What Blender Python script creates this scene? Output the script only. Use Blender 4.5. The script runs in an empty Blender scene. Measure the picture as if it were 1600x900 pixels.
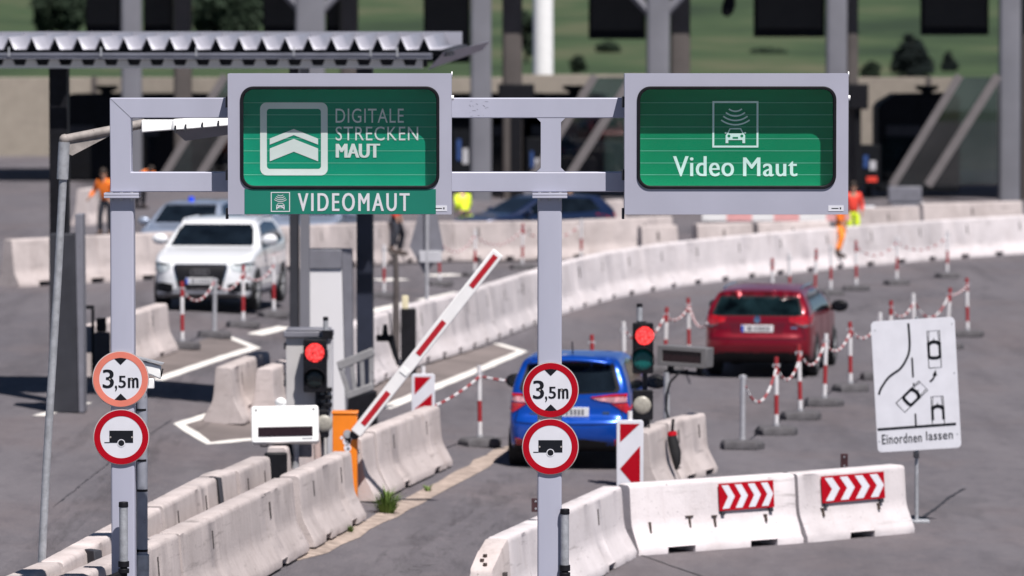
import bpy, bmesh, math, random
import numpy as np
from mathutils import Vector, Matrix
from mathutils.bvhtree import BVHTree
random.seed(7)
R = math.radians
scene = bpy.context.scene
COL = scene.collection

# ---------------------------------------------------------------- camera
F = 8000.0                      # focal length in pixels of the 1600 px wide photograph
CAMZ = 5.95
PITCH = math.atan(400.0 / F)
cam_d = bpy.data.cameras.new('camera')
cam = bpy.data.objects.new('camera', cam_d)
COL.objects.link(cam)
cam.location = (0, 0, CAMZ)
cam.rotation_euler = (R(90) - PITCH, 0, 0)
cam_d.sensor_width = 36
cam_d.lens = 36 * F / 1600
cam_d.clip_start = 1
cam_d.clip_end = 6000
cam_d.dof.use_dof = True
cam_d.dof.focus_distance = 42.7
cam_d.dof.aperture_fstop = 2.7
scene.camera = cam

# ---------------------------------------------------------------- sky and sun
SUN = Vector((0.26, -0.515, 1.0)).normalized()
w = bpy.data.worlds.new('World')
scene.world = w
w.use_nodes = True
nt = w.node_tree
bg = nt.nodes['Background']
sky = nt.nodes.new('ShaderNodeTexSky')
sky.sky_type = 'NISHITA'
sky.sun_disc = False
sky.sun_elevation = math.asin(SUN.z)
sky.sun_rotation = math.atan2(SUN.x, SUN.y)
sky.air_density = 0.6
sky.dust_density = 0.1
sky.ozone_density = 1.5
sky.altitude = 1000
nt.links.new(sky.outputs[0], bg.inputs[0])
bg.inputs[1].default_value = 0.05
sl = bpy.data.lights.new('sun', 'SUN')
sl.energy = 5.0
sl.angle = R(0.5)
sl.color = (1.0, 0.95, 0.90)
so = bpy.data.objects.new('sun', sl)
COL.objects.link(so)
so.rotation_euler = SUN.to_track_quat('Z', 'Y').to_euler()
scene.view_settings.view_transform = 'Standard'
scene.view_settings.look = 'None'
scene.view_settings.gamma = 1
scene.view_settings.use_curve_mapping = False
scene.view_settings.exposure = 0.42

# ---------------------------------------------------------------- surveying helpers
FW = Vector((0, math.cos(PITCH), -math.sin(PITCH)))
UP = Vector((0, math.sin(PITCH), math.cos(PITCH)))
C0 = Vector((0, 0, CAMZ))

def sstep(a, b, x):
    t = min(1.0, max(0.0, (x - a) / (b - a)))
    return t * t * (3 - 2 * t)

def gz(x, y=0):
    """height of the paved ground: the left lanes lie a little higher than the right ones"""
    return 0.6 * (1 - sstep(-7.0, 1.0, x))

def ray(px, py):
    return FW + Vector((1, 0, 0)) * ((px - 800) / F) + UP * ((450 - py) / F)

def T(px, py, h=0.0):
    """point h metres above the ground sighted at (px, py)"""
    d = ray(px, py)
    z = 0.3
    for _ in range(12):
        p = C0 + d * ((z + h - CAMZ) / d.z)
        z = gz(p.x)
    return Vector((p.x, p.y, gz(p.x) + h))

def G(px, py):
    return T(px, py, 0.0)

def V(px, py, Y):
    """point sighted at (px, py) on the upright plane at distance Y"""
    d = ray(px, py)
    return C0 + d * (Y / d.y)

def S(Y):
    return F / Y                # pixels per metre at distance Y

# ---------------------------------------------------------------- mesh helpers
class MB:
    def __init__(s):
        s.v = []; s.f = []; s.m = []
    def add(s, vs, fs, m=0):
        o = len(s.v)
        s.v += [tuple(q) for q in vs]
        for q in fs:
            s.f.append([i + o for i in q]); s.m.append(m)
        return s
    def box(s, x0, x1, y0, y1, z0, z1, m=0):
        return s.hexa([(x0, y0, z0), (x1, y0, z0), (x1, y1, z0), (x0, y1, z0),
                       (x0, y0, z1), (x1, y0, z1), (x1, y1, z1), (x0, y1, z1)], m)
    def hexa(s, p, m=0):
        return s.add(p, [(0, 3, 2, 1), (4, 5, 6, 7), (0, 1, 5, 4), (1, 2, 6, 5), (2, 3, 7, 6), (3, 0, 4, 7)], m)
    def prism(s, poly, y0, y1, m=0):
        """polygon in x/z pulled from y0 to y1"""
        n = len(poly)
        vs = [(a, y0, b) for a, b in poly] + [(a, y1, b) for a, b in poly]
        fs = [list(range(n)), list(range(2 * n - 1, n - 1, -1))]
        fs += [(i, i + n, (i + 1) % n + n, (i + 1) % n) for i in range(n)]
        return s.add(vs, fs, m)
    def ring(s, cx, cz, r0, r1, y0, y1, m=0, n=64, a0=0, a1=360):
        full = abs(a1 - a0) >= 360
        k = n if full else n + 1
        vs = []
        for i in range(k):
            a = R(a0 + (a1 - a0) * i / n)
            c, q = math.cos(a), math.sin(a)
            vs += [(cx + r0 * c, y0, cz + r0 * q), (cx + r1 * c, y0, cz + r1 * q), (cx + r1 * c, y1, cz + r1 * q), (cx + r0 * c, y1, cz + r0 * q)]
        fs = []
        for i in range(n):
            a, b = 4 * i, 4 * ((i + 1) % k)
            for j in range(4):
                fs.append((a + j, a + (j + 1) % 4, b + (j + 1) % 4, b + j))
        if not full:
            fs += [(0, 3, 2, 1), (4 * n, 4 * n + 1, 4 * n + 2, 4 * n + 3)]
        return s.add(vs, fs, m)
    def disc(s, cx, cz, r, y0, y1, m=0, n=64):
        return s.prism([(cx + r * math.cos(2 * math.pi * i / n), cz + r * math.sin(2 * math.pi * i / n)) for i in range(n)], y0, y1, m)
    def cyl(s, p0, p1, r0, r1=None, n=16, m=0):
        r1 = r0 if r1 is None else r1
        p0 = Vector(p0); p1 = Vector(p1)
        d = (p1 - p0).normalized()
        a = d.orthogonal().normalized(); b = d.cross(a)
        vs = []
        for p, r in ((p0, r0), (p1, r1)):
            for i in range(n):
                t = 2 * math.pi * i / n
                vs.append(p + a * (r * math.cos(t)) + b * (r * math.sin(t)))
        fs = [(i, (i + 1) % n, (i + 1) % n + n, i + n) for i in range(n)]
        fs += [list(range(n - 1, -1, -1)), list(range(n, 2 * n))]
        return s.add(vs, fs, m)
    def tube(s, pts, r, n=10, m=0):
        pts = [Vector(p) for p in pts]
        rs = r if isinstance(r, (list, tuple)) else [r] * len(pts)
        vs = []; a = None
        for i, p in enumerate(pts):
            d = (pts[min(i + 1, len(pts) - 1)] - pts[max(i - 1, 0)]).normalized()
            a = d.orthogonal().normalized() if a is None else (a - d * a.dot(d)).normalized()
            b = d.cross(a)
            for k in range(n):
                t = 2 * math.pi * k / n
                vs.append(p + a * (rs[i] * math.cos(t)) + b * (rs[i] * math.sin(t)))
        fs = []
        for i in range(len(pts) - 1):
            for k in range(n):
                fs.append((i * n + k, i * n + (k + 1) % n, (i + 1) * n + (k + 1) % n, (i + 1) * n + k))
        e = (len(pts) - 1) * n
        fs += [list(range(n - 1, -1, -1)), list(range(e, e + n))]
        return s.add(vs, fs, m)
    def ball(s, c, r, n=12, m=0):
        rx, ry, rz = r if isinstance(r, (list, tuple)) else (r, r, r)
        k = n // 2
        vs = [(c[0], c[1], c[2] - rz)]
        for i in range(1, k):
            t = math.pi * i / k - math.pi / 2
            for j in range(n):
                q = 2 * math.pi * j / n
                vs.append((c[0] + rx * math.cos(t) * math.cos(q), c[1] + ry * math.cos(t) * math.sin(q), c[2] + rz * math.sin(t)))
        vs.append((c[0], c[1], c[2] + rz))
        fs = [(0, 1 + (j + 1) % n, 1 + j) for j in range(n)]
        for i in range(k - 2):
            for j in range(n):
                fs.append((1 + i * n + j, 1 + i * n + (j + 1) % n, 1 + (i + 1) * n + (j + 1) % n, 1 + (i + 1) * n + j))
        e = 1 + (k - 2) * n
        fs += [(e + j, e + (j + 1) % n, len(vs) - 1) for j in range(n)]
        return s.add(vs, fs, m)
    def loft(s, rows, m=0, caps=True):
        n = len(rows[0])
        vs = [p for r in rows for p in r]
        fs = []
        for i in range(len(rows) - 1):
            for j in range(n):
                fs.append((i * n + j, i * n + (j + 1) % n, (i + 1) * n + (j + 1) % n, (i + 1) * n + j))
        if caps:
            e = (len(rows) - 1) * n
            fs += [list(range(n - 1, -1, -1)), list(range(e, e + n))]
        return s.add(vs, fs, m)
    def text(s, body, x0, x1, z0, z1, y0, y1, m=0, bold=0.0, space=1.0, shear=0.0):
        """lettering that fills the given rectangle, facing -y"""
        cu = bpy.data.curves.new('t', 'FONT')
        cu.body = body; cu.size = 1; cu.extrude = 0.5; cu.space_character = space; cu.shear = shear
        cu.resolution_u = 4
        ob = bpy.data.objects.new('t', cu)
        COL.objects.link(ob)
        dg = bpy.context.evaluated_depsgraph_get()
        me = bpy.data.meshes.new_from_object(ob.evaluated_get(dg))
        co = np.array([v.co[:] for v in me.vertices])
        lo = co.min(0); hi = co.max(0)
        kx = (x1 - x0) / (hi[0] - lo[0]); kz = (z1 - z0) / (hi[1] - lo[1])
        # heavier strokes: copies side by side, each a hair further out so that no two faces share a plane
        k = 5 if bold else 1
        wb = bold * (z1 - z0)
        kx *= (x1 - x0 - wb) / (x1 - x0)
        for i in range(k):
            dx = wb * i / max(1, k - 1); dy = -0.00025 * ((i * 2) % 5)
            vs = [(x0 + dx + (c[0] - lo[0]) * kx, y0 + dy + (y1 - y0) * (0.5 - c[2]), z0 + (c[1] - lo[1]) * kz) for c in co]
            s.add(vs, [list(p.vertices) for p in me.polygons], m)
        bpy.data.objects.remove(ob); bpy.data.curves.remove(cu); bpy.data.meshes.remove(me)
        return s
    def build(s, name, mats, parent=None, bevel=0.0, loc=None, rot=None, sharp=35, seg=2, shift=None):
        if not isinstance(mats, (list, tuple)):
            mats = [mats]
        vs = s.v
        if shift is not None:
            vs = [(a - shift[0], b - shift[1], c - shift[2]) for a, b, c in vs]
        me = bpy.data.meshes.new(name)
        me.from_pydata(vs, [], s.f)
        for q in mats:
            me.materials.append(q)
        me.polygons.foreach_set('material_index', s.m)
        bm = bmesh.new(); bm.from_mesh(me)
        bmesh.ops.remove_doubles(bm, verts=bm.verts, dist=1e-5)
        bmesh.ops.dissolve_degenerate(bm, dist=1e-6, edges=bm.edges)
        bmesh.ops.recalc_face_normals(bm, faces=bm.faces)
        bm.to_mesh(me); bm.free()
        me.polygons.foreach_set('use_smooth', [True] * len(me.polygons))
        me.set_sharp_from_angle(angle=R(sharp))
        o = bpy.data.objects.new(name, me)
        COL.objects.link(o)
        if parent is not None: o.parent = parent
        if loc is not None: o.location = loc
        if rot is not None: o.rotation_euler = rot
        if bevel:
            b = o.modifiers.new('bevel', 'BEVEL')
            b.width = bevel; b.segments = seg; b.limit_method = 'ANGLE'; b.angle_limit = R(40)
            b.harden_normals = False
        return o

def rrect(x0, x1, z0, z1, r, n=8):
    p = []
    for cx, cz, a in ((x1 - r, z0 + r, -90), (x1 - r, z1 - r, 0), (x0 + r, z1 - r, 90), (x0 + r, z0 + r, 180)):
        for i in range(n + 1):
            t = R(a + 90 * i / n)
            p.append((cx + r * math.cos(t), cz + r * math.sin(t)))
    return p

def frame_of(mb, outer, inner, y0, y1, m=0):
    """a frame between two outlines with equal point counts"""
    n = len(outer)
    vs = [(a, y0, b) for a, b in outer] + [(a, y0, b) for a, b in inner] + [(a, y1, b) for a, b in outer] + [(a, y1, b) for a, b in inner]
    fs = []
    for i in range(n):
        j = (i + 1) % n
        fs += [(i, j, j + n, i + n), (i + 2 * n, i + 3 * n, j + 3 * n, j + 2 * n), (i, i + 2 * n, j + 2 * n, j), (i + n, j + n, j + 3 * n, i + 3 * n)]
    mb.add(vs, fs, m)

def tag(o, label=None, cat=None, group=None, kind=None):
    if label: o['label'] = label
    if cat: o['category'] = cat
    if group: o['group'] = group
    if kind: o['kind'] = kind
    return o

def thing(name, label, cat, loc=(0, 0, 0), rz=0.0, group=None, rot=None):
    o = bpy.data.objects.new(name, None)
    o.empty_display_size = 0.2
    COL.objects.link(o)
    o.location = loc
    o.rotation_euler = rot if rot else (0, 0, rz)
    return tag(o, label, cat, group)

def dup(root, loc, rz=0.0, label=None, rot=None):
    kids = {}
    for o in list(COL.objects):
        if o.parent is not None:
            kids.setdefault(o.parent, []).append(o)
    r = root.copy(); COL.objects.link(r)
    r.location = loc; r.rotation_euler = rot if rot else (0, 0, rz)
    if label: r['label'] = label
    for ch in kids.get(root, []):
        c = ch.copy(); COL.objects.link(c); c.parent = r
        for g in kids.get(ch, []):
            d = g.copy(); COL.objects.link(d); d.parent = c
    return r

# ---------------------------------------------------------------- materials
def hx(c):
    c = c.lstrip('#')
    out = []
    for i in (0, 2, 4):
        q = int(c[i:i + 2], 16) / 255
        out.append(q / 12.92 if q <= 0.04045 else ((q + 0.055) / 1.055) ** 2.4)
    return tuple(out) + (1,)

def base_mat(name):
    m = bpy.data.materials.new(name)
    m.use_nodes = True
    return m, m.node_tree, m.node_tree.nodes['Principled BSDF']

def mat(name, c, rough=0.5, metal=0.0, var=0.12, scale=6.0, bump=0.0, bscale=60.0, coat=0.0, spec=0.5, emis=None, es=0.0, stretch=(1, 1, 1), dark=None, dthr=0.62):
    """painted or moulded surface: colour broken up by two noises, optional wear blotches and bump"""
    m, t, b = base_mat(name)
    c = (c[0], c[1], c[2], 1)
    b.inputs['Roughness'].default_value = rough
    b.inputs['Metallic'].default_value = metal
    b.inputs['Coat Weight'].default_value = coat
    b.inputs['Coat Roughness'].default_value = 0.04
    b.inputs['Specular IOR Level'].default_value = spec
    tc = t.nodes.new('ShaderNodeTexCoord')
    mp = t.nodes.new('ShaderNodeMapping'); mp.inputs['Scale'].default_value = stretch
    t.links.new(tc.outputs['Object'], mp.inputs[0])
    n = t.nodes.new('ShaderNodeTexNoise'); n.inputs['Scale'].default_value = scale; n.inputs['Detail'].default_value = 5
    t.links.new(mp.outputs[0], n.inputs['Vector'])
    r = t.nodes.new('ShaderNodeValToRGB')
    r.color_ramp.elements[0].position = 0.3; r.color_ramp.elements[1].position = 0.7
    r.color_ramp.elements[0].color = tuple(q * (1 - var) for q in c[:3]) + (1,)
    r.color_ramp.elements[1].color = tuple(min(1, q * (1 + var)) for q in c[:3]) + (1,)
    t.links.new(n.outputs[0], r.inputs[0])
    col = r.outputs[0]
    if dark is not None:
        n2 = t.nodes.new('ShaderNodeTexNoise'); n2.inputs['Scale'].default_value = scale * 2.3; n2.inputs['Detail'].default_value = 8; n2.inputs['Roughness'].default_value = 0.7
        t.links.new(mp.outputs[0], n2.inputs['Vector'])
        r2 = t.nodes.new('ShaderNodeValToRGB')
        r2.color_ramp.elements[0].position = dthr; r2.color_ramp.elements[1].position = dthr + 0.1
        t.links.new(n2.outputs[0], r2.inputs[0])
        mx = t.nodes.new('ShaderNodeMix'); mx.data_type = 'RGBA'
        t.links.new(r2.outputs[0], mx.inputs[0]); t.links.new(col, mx.inputs[6]); mx.inputs[7].default_value = dark
        col = mx.outputs[2]
    t.links.new(col, b.inputs['Base Color'])
    if bump:
        n3 = t.nodes.new('ShaderNodeTexNoise'); n3.inputs['Scale'].default_value = bscale; n3.inputs['Detail'].default_value = 4
        t.links.new(tc.outputs['Object'], n3.inputs['Vector'])
        bp = t.nodes.new('ShaderNodeBump'); bp.inputs['Strength'].default_value = bump; bp.inputs['Distance'].default_value = 0.02
        t.links.new(n3.outputs[0], bp.inputs['Height']); t.links.new(bp.outputs[0], b.inputs['Normal'])
    if emis:
        b.inputs['Emission Color'].default_value = tuple(emis[:3]) + (1,)
        b.inputs['Emission Strength'].default_value = es
    return m

def concrete(name, c, stain, amount=0.5, rust=0.25):
    """cast concrete: cloudy mottling, streaks running down the face, air holes, dirt"""
    m, t, b = base_mat(name)
    b.inputs['Roughness'].default_value = 0.85
    b.inputs['Specular IOR Level'].default_value = 0.3
    tc = t.nodes.new('ShaderNodeTexCoord')
    oi = t.nodes.new('ShaderNodeObjectInfo')
    off = t.nodes.new('ShaderNodeVectorMath'); off.operation = 'MULTIPLY_ADD'
    cmb = t.nodes.new('ShaderNodeCombineXYZ')
    for i in range(3): t.links.new(oi.outputs['Random'], cmb.inputs[i])
    off.inputs[1].default_value = (37, 23, 11)
    t.links.new(cmb.outputs[0], off.inputs[0]); t.links.new(tc.outputs['Object'], off.inputs[2])
    def noise(scale, stretch, lo, hi, detail=6, rough=0.6):
        mp = t.nodes.new('ShaderNodeMapping'); mp.inputs['Scale'].default_value = stretch
        t.links.new(off.outputs[0], mp.inputs[0])
        n = t.nodes.new('ShaderNodeTexNoise'); n.inputs['Scale'].default_value = scale; n.inputs['Detail'].default_value = detail; n.inputs['Roughness'].default_value = rough
        t.links.new(mp.outputs[0], n.inputs['Vector'])
        r = t.nodes.new('ShaderNodeMapRange'); r.inputs[1].default_value = lo; r.inputs[2].default_value = hi
        t.links.new(n.outputs[0], r.inputs[0])
        return r.outputs[0]
    def mix(fac, a, bcol, k):
        mu = t.nodes.new('ShaderNodeMath'); mu.operation = 'MULTIPLY'; mu.inputs[1].default_value = k; t.links.new(fac, mu.inputs[0])
        mx = t.nodes.new('ShaderNodeMix'); mx.data_type = 'RGBA'
        t.links.new(mu.outputs[0], mx.inputs[0])
        if isinstance(a, tuple): mx.inputs[6].default_value = a
        else: t.links.new(a, mx.inputs[6])
        mx.inputs[7].default_value = bcol
        return mx.outputs[2]
    c1 = mix(noise(1.6, (1, 1, 1), 0.35, 0.7), c, tuple(q * 0.8 for q in c[:3]) + (1,), 0.8)
    c2 = mix(noise(11, (1, 1, 0.10), 0.52, 0.80), c1, stain, amount * 0.6)
    c2 = mix(noise(1.1, (1, 1, 1), 0.50, 0.66, 8, 0.72), c2, stain, amount * 0.5)
    c3 = mix(noise(9, (1, 1, 0.5), 0.62, 0.72, 10, 0.75), c2, tuple(q * 0.45 for q in stain[:3]) + (1,), 0.55)
    c4 = mix(noise(2.2, (1, 1, 0.35), 0.58, 0.8, 8, 0.7), c3, (0.22, 0.15, 0.11, 1), rust)
    c5 = mix(noise(34, (1, 1, 1), 0.70, 0.74, 2, 0.5), c4, (0.05, 0.045, 0.045, 1), 0.6)
    c5 = mix(noise(2.4, (0.45, 1, 5.0), 0.60, 0.70, 6, 0.65), c5, (0.12, 0.105, 0.10, 1), 0.42)      # tyre rubs along the face
    tone = t.nodes.new('ShaderNodeMapRange'); tone.inputs[3].default_value = 0.86; tone.inputs[4].default_value = 1.10
    t.links.new(oi.outputs['Random'], tone.inputs[0])
    hsv = t.nodes.new('ShaderNodeHueSaturation'); t.links.new(tone.outputs[0], hsv.inputs['Value']); t.links.new(c5, hsv.inputs['Color'])
    c5 = hsv.outputs[0]
    t.links.new(c5, b.inputs['Base Color'])
    n3 = t.nodes.new('ShaderNodeTexNoise'); n3.inputs['Scale'].default_value = 30; n3.inputs['Detail'].default_value = 6
    t.links.new(off.outputs[0], n3.inputs['Vector'])
    bp = t.nodes.new('ShaderNodeBump'); bp.inputs['Strength'].default_value = 0.2; bp.inputs['Distance'].default_value = 0.02
    t.links.new(n3.outputs[0], bp.inputs['Height']); t.links.new(bp.outputs[0], b.inputs['Normal'])
    return m

def asphalt(name):
    m, t, b = base_mat(name)
    b.inputs['Specular IOR Level'].default_value = 0.35
    tc = t.nodes.new('ShaderNodeTexCoord')
    def noise(scale, stretch, rot, lo, hi, detail=5, rough=0.6):
        mp = t.nodes.new('ShaderNodeMapping'); mp.inputs['Scale'].default_value = stretch; mp.inputs['Rotation'].default_value = (0, 0, rot)
        t.links.new(tc.outputs['Object'], mp.inputs[0])
        n = t.nodes.new('ShaderNodeTexNoise'); n.inputs['Scale'].default_value = scale; n.inputs['Detail'].default_value = detail; n.inputs['Roughness'].default_value = rough
        t.links.new(mp.outputs[0], n.inputs['Vector'])
        r = t.nodes.new('ShaderNodeMapRange'); r.inputs[1].default_value = lo; r.inputs[2].default_value = hi
        t.links.new(n.outputs[0], r.inputs[0])
        return r.outputs[0]
    def mix(fac, a, bcol, k, mode='MIX'):
        mu = t.nodes.new('ShaderNodeMath'); mu.operation = 'MULTIPLY'; mu.inputs[1].default_value = k; t.links.new(fac, mu.inputs[0])
        mx = t.nodes.new('ShaderNodeMix'); mx.data_type = 'RGBA'; mx.blend_type = mode
        t.links.new(mu.outputs[0], mx.inputs[0])
        if isinstance(a, tuple): mx.inputs[6].default_value = a
        else: t.links.new(a, mx.inputs[6])
        mx.inputs[7].default_value = bcol
        return mx.outputs[2]
    c = (0.114, 0.105, 0.121, 1)
    c1 = mix(noise(0.55, (1, 0.14, 1), R(12), 0.36, 0.68), c, (0.168, 0.154, 0.170, 1), 0.95)      # worn, lighter wheel tracks
    c2 = mix(noise(0.9, (1, 0.09, 1), R(14), 0.5, 0.74), c1, (0.060, 0.053, 0.061, 1), 0.9)       # drips and rubber
    c3 = mix(noise(0.24, (1, 0.6, 1), 0, 0.5, 0.62, 7), c2, (0.152, 0.124, 0.130, 1), 0.6)        # dusty patches
    c3b = mix(noise(0.5, (1, 0.35, 1), R(-20), 0.60, 0.63, 3), c3, (0.07, 0.066, 0.074, 1), 0.35) # mended areas
    c3b = mix(noise(3.2, (1, 0.4, 1), R(12), 0.48, 0.66, 7, 0.7), c3b, (0.062, 0.055, 0.068, 1), 0.38)
    c3b = mix(noise(4.5, (1, 0.3, 1), R(8), 0.52, 0.70, 7, 0.7), c3b, (0.21, 0.18, 0.195, 1), 0.35)
    c4 = mix(noise(70, (1, 1, 1), 0, 0.42, 0.60, 3), c3b, (0.045, 0.041, 0.047, 1), 0.6)           # grit
    c5 = mix(noise(160, (1, 1, 1), 0, 0.58, 0.66, 2), c4, (0.34, 0.32, 0.33, 1), 0.5)             # pale stone chips
    t.links.new(c5, b.inputs['Base Color'])
    b.inputs['Roughness'].default_value = 0.82
    n3 = t.nodes.new('ShaderNodeTexNoise'); n3.inputs['Scale'].default_value = 110; n3.inputs['Detail'].default_value = 3
    t.links.new(tc.outputs['Object'], n3.inputs['Vector'])
    bp = t.nodes.new('ShaderNodeBump'); bp.inputs['Strength'].default_value = 0.5; bp.inputs['Distance'].default_value = 0.008
    t.links.new(n3.outputs[0], bp.inputs['Height']); t.links.new(bp.outputs[0], b.inputs['Normal'])
    return m

def pane(name, tint=(0.9, 1, 0.95), refl=0.08, dens=0.0, rough=0.02):
    """window pane: mostly clear, with a mirror share that grows at glancing angles"""
    m, t, b = base_mat(name)
    t.nodes.remove(b)
    out = [n for n in t.nodes if n.type == 'OUTPUT_MATERIAL'][0]
    tr = t.nodes.new('ShaderNodeBsdfTransparent'); tr.inputs[0].default_value = tuple(q * (1 - dens) for q in tint) + (1,)
    gl = t.nodes.new('ShaderNodeBsdfGlossy'); gl.inputs['Roughness'].default_value = rough
    fc = t.nodes.new('ShaderNodeLayerWeight'); fc.inputs[0].default_value = 0.5
    pw = t.nodes.new('ShaderNodeMath'); pw.operation = 'POWER'; pw.inputs[1].default_value = 5.0
    t.links.new(fc.outputs['Facing'], pw.inputs[0])
    lw = t.nodes.new('ShaderNodeMath'); lw.operation = 'MULTIPLY_ADD'; lw.inputs[1].default_value = 0.92; lw.inputs[2].default_value = 0.008
    t.links.new(pw.outputs[0], lw.inputs[0])
    nz = t.nodes.new('ShaderNodeTexNoise'); nz.inputs['Scale'].default_value = 1.5
    mu = t.nodes.new('ShaderNodeMath'); mu.operation = 'MULTIPLY_ADD'
    t.links.new(nz.outputs[0], mu.inputs[0]); mu.inputs[1].default_value = refl; t.links.new(lw.outputs[0], mu.inputs[2])
    mx = t.nodes.new('ShaderNodeMixShader')
    t.links.new(mu.outputs[0], mx.inputs[0]); t.links.new(tr.outputs[0], mx.inputs[1]); t.links.new(gl.outputs[0], mx.inputs[2])
    t.links.new(mx.outputs[0], out.inputs[0])
    return m

M = {}
M['steel'] = mat('painted_steel', (0.40, 0.405, 0.50), 0.42, 0.0, 0.06, 2.5, 0.04, 150, stretch=(1, 1, .25), dark=(0.27, 0.26, 0.30, 1), dthr=0.68)
M['box'] = mat('sign_housing_paint', (0.375, 0.375, 0.46), 0.4, 0.0, 0.05, 2, 0.02, 120, dark=(0.33, 0.32, 0.38, 1), dthr=0.68)
M['bolt'] = mat('zinc_bolts', (0.45, 0.45, 0.48), 0.4, 0.6, 0.2, 20)
M['galv'] = mat('galvanised_pipe', (0.40, 0.41, 0.44), 0.5, 0.35, 0.22, 14, 0.1, 60, dark=(0.20, 0.19, 0.20, 1), dthr=0.63)
M['rubber'] = mat('black_rubber', (0.010, 0.010, 0.012), 0.7, 0, 0.3, 8, 0.1, spec=0.2)
M['black'] = mat('black_plastic', (0.008, 0.008, 0.011), 0.55, 0, 0.3, 9, spec=0.2)
M['dgrey'] = mat('dark_grey_coating', (0.036, 0.037, 0.046), 0.6, 0, 0.15, 4, spec=0.25)
M['mgrey'] = mat('mid_grey_coating', (0.17, 0.17, 0.20), 0.5, 0, 0.12, 4, dark=(0.11, 0.10, 0.11, 1))
M['lgrey'] = mat('light_grey_coating', (0.48, 0.48, 0.52), 0.5, 0, 0.08, 4, dark=(0.36, 0.34, 0.35, 1), dthr=0.66)
M['green1'] = mat('green_panel', (0.001, 0.215, 0.140), 0.5, 0, 0.06, 2, spec=0.15)
M['green2'] = mat('green_panel_deep', (0.001, 0.185, 0.092), 0.5, 0, 0.06, 2, spec=0.15)
M['green3'] = mat('green_strip', (0.004, 0.165, 0.115), 0.5, 0, 0.05, 3)
M['edge'] = mat('sunlit_lamella_edge', (0.14, 0.42, 0.33), 0.3, 0, 0.1, 5)  # paler green paints in the sun caught on the slat edges
M['letter'] = mat('grey_white_lettering', (0.62, 0.62, 0.66), 0.5, 0, 0.04, 5)
M['white'] = mat('white_sign_face', (0.66, 0.66, 0.72), 0.45, 0, 0.05, 5, dark=(0.5, 0.48, 0.5, 1), dthr=0.69)
M['ink'] = mat('black_sign_ink', (0.008, 0.009, 0.014), 0.6, 0, 0.2, 9, spec=0.2)
M['red'] = mat('red_sign_sheeting', (0.37, 0.003, 0.012), 0.5, 0, 0.10, 5, spec=0.12, dark=(0.62, 0.5, 0.5, 1), dthr=0.715)
M['pink'] = mat('faded_red_sheeting', (0.68, 0.19, 0.135), 0.5, 0, 0.12, 3, dark=(0.7, 0.42, 0.36, 1), dthr=0.66)
M['plate_edge'] = mat('aluminium_edge', (0.5, 0.45, 0.42), 0.4, 0.4, 0.1, 8)
M['conc'] = concrete('cast_concrete', (0.53, 0.468, 0.462, 1), (0.26, 0.215, 0.205, 1), 0.7, 0.4)
M['conc_clean'] = concrete('pale_cast_concrete', (0.625, 0.58, 0.60, 1), (0.41, 0.355, 0.35, 1), 0.5, 0.22)
M['slot'] = mat('lifting_slot_shade', (0.07, 0.06, 0.06), 0.9, 0, 0.4, 20, 0.2)  # dark colour stands in for the shade inside the slots
M['rust'] = mat('rusty_anchor', (0.045, 0.03, 0.025), 0.8, 0, 0.5, 30)
M['asphalt'] = asphalt('asphalt')
M['paint'] = mat('road_paint', (0.72, 0.69, 0.66), 0.7, 0, 0.10, 3, 0.2, 50, dark=(0.24, 0.22, 0.22, 1), dthr=0.60)
M['sand'] = mat('gritty_verge', (0.33, 0.265, 0.23), 0.95, 0, 0.35, 6, 0.6, 40, dark=(0.16, 0.13, 0.12, 1), dthr=0.58)
M['crack'] = mat('tar_seam', (0.03, 0.028, 0.032), 0.6, 0, 0.3, 9)
M['orange'] = mat('orange_machine_paint', (0.78, 0.21, 0.012), 0.4, 0, 0.08, 4, dark=(0.5, 0.14, 0.02, 1), dthr=0.68)
M['boom_white'] = mat('white_boom', (0.78, 0.77, 0.78), 0.4, 0, 0.04, 5)
M['boom_red'] = mat('red_reflective_strip', (0.40, 0.008, 0.018), 0.4, 0, 0.1, 6)
M['white_box'] = mat('white_housing', (0.86, 0.86, 0.86), 0.45, 0, 0.03, 4)
M['led'] = mat('dark_led_window', (0.018, 0.008, 0.010), 0.25, 0, 0.3, 40)
M['lit_red'] = mat('lit_red_lens', (0.5, 0.02, 0.02), 0.25, 0, 0.2, 30, emis=(1.0, 0.055, 0.055), es=1.25)
M['off_green'] = mat('unlit_green_lens', (0.005, 0.11, 0.105), 0.12, 0, 0.35, 40, 0.3, 60)
M['off_dark'] = mat('unlit_dark_lens', (0.012, 0.02, 0.022), 0.12, 0, 0.35, 40, 0.3, 60)
M['off_clear'] = mat('unlit_clear_lens', (0.34, 0.32, 0.28), 0.3, 0, 0.25, 40, 0.3, 60)
M['roof'] = mat('corrugated_metal', (0.33, 0.33, 0.385), 0.42, 0.15, 0.08, 2, dark=(0.30, 0.29, 0.31, 1), dthr=0.64)
M['pane'] = pane('front_glass', (0.97, 1, 0.98), 0.004)
M['shield_glass'] = pane('booth_shield_glass', (0.35, 0.50, 0.52), 0.25, 0.3)
M['post_white'] = mat('post_white', (0.70, 0.68, 0.70), 0.5, 0, 0.08, 10)
M['post_red'] = mat('post_red', (0.31, 0.022, 0.028), 0.5, 0, 0.12, 10)
M['post_grey'] = mat('post_plain', (0.40, 0.40, 0.43), 0.5, 0.2, 0.12, 10)
M['foot'] = mat('recycled_rubber_foot', (0.085, 0.08, 0.088), 0.85, 0, 0.25, 14, 0.3)
M['beige'] = concrete('beige_noise_wall', (0.30, 0.265, 0.225, 1), (0.22, 0.19, 0.165, 1), 0.5, 0.1)
M['column'] = mat('plaza_column_paint', (0.17, 0.17, 0.195), 0.5, 0, 0.1, 1.0)
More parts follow.
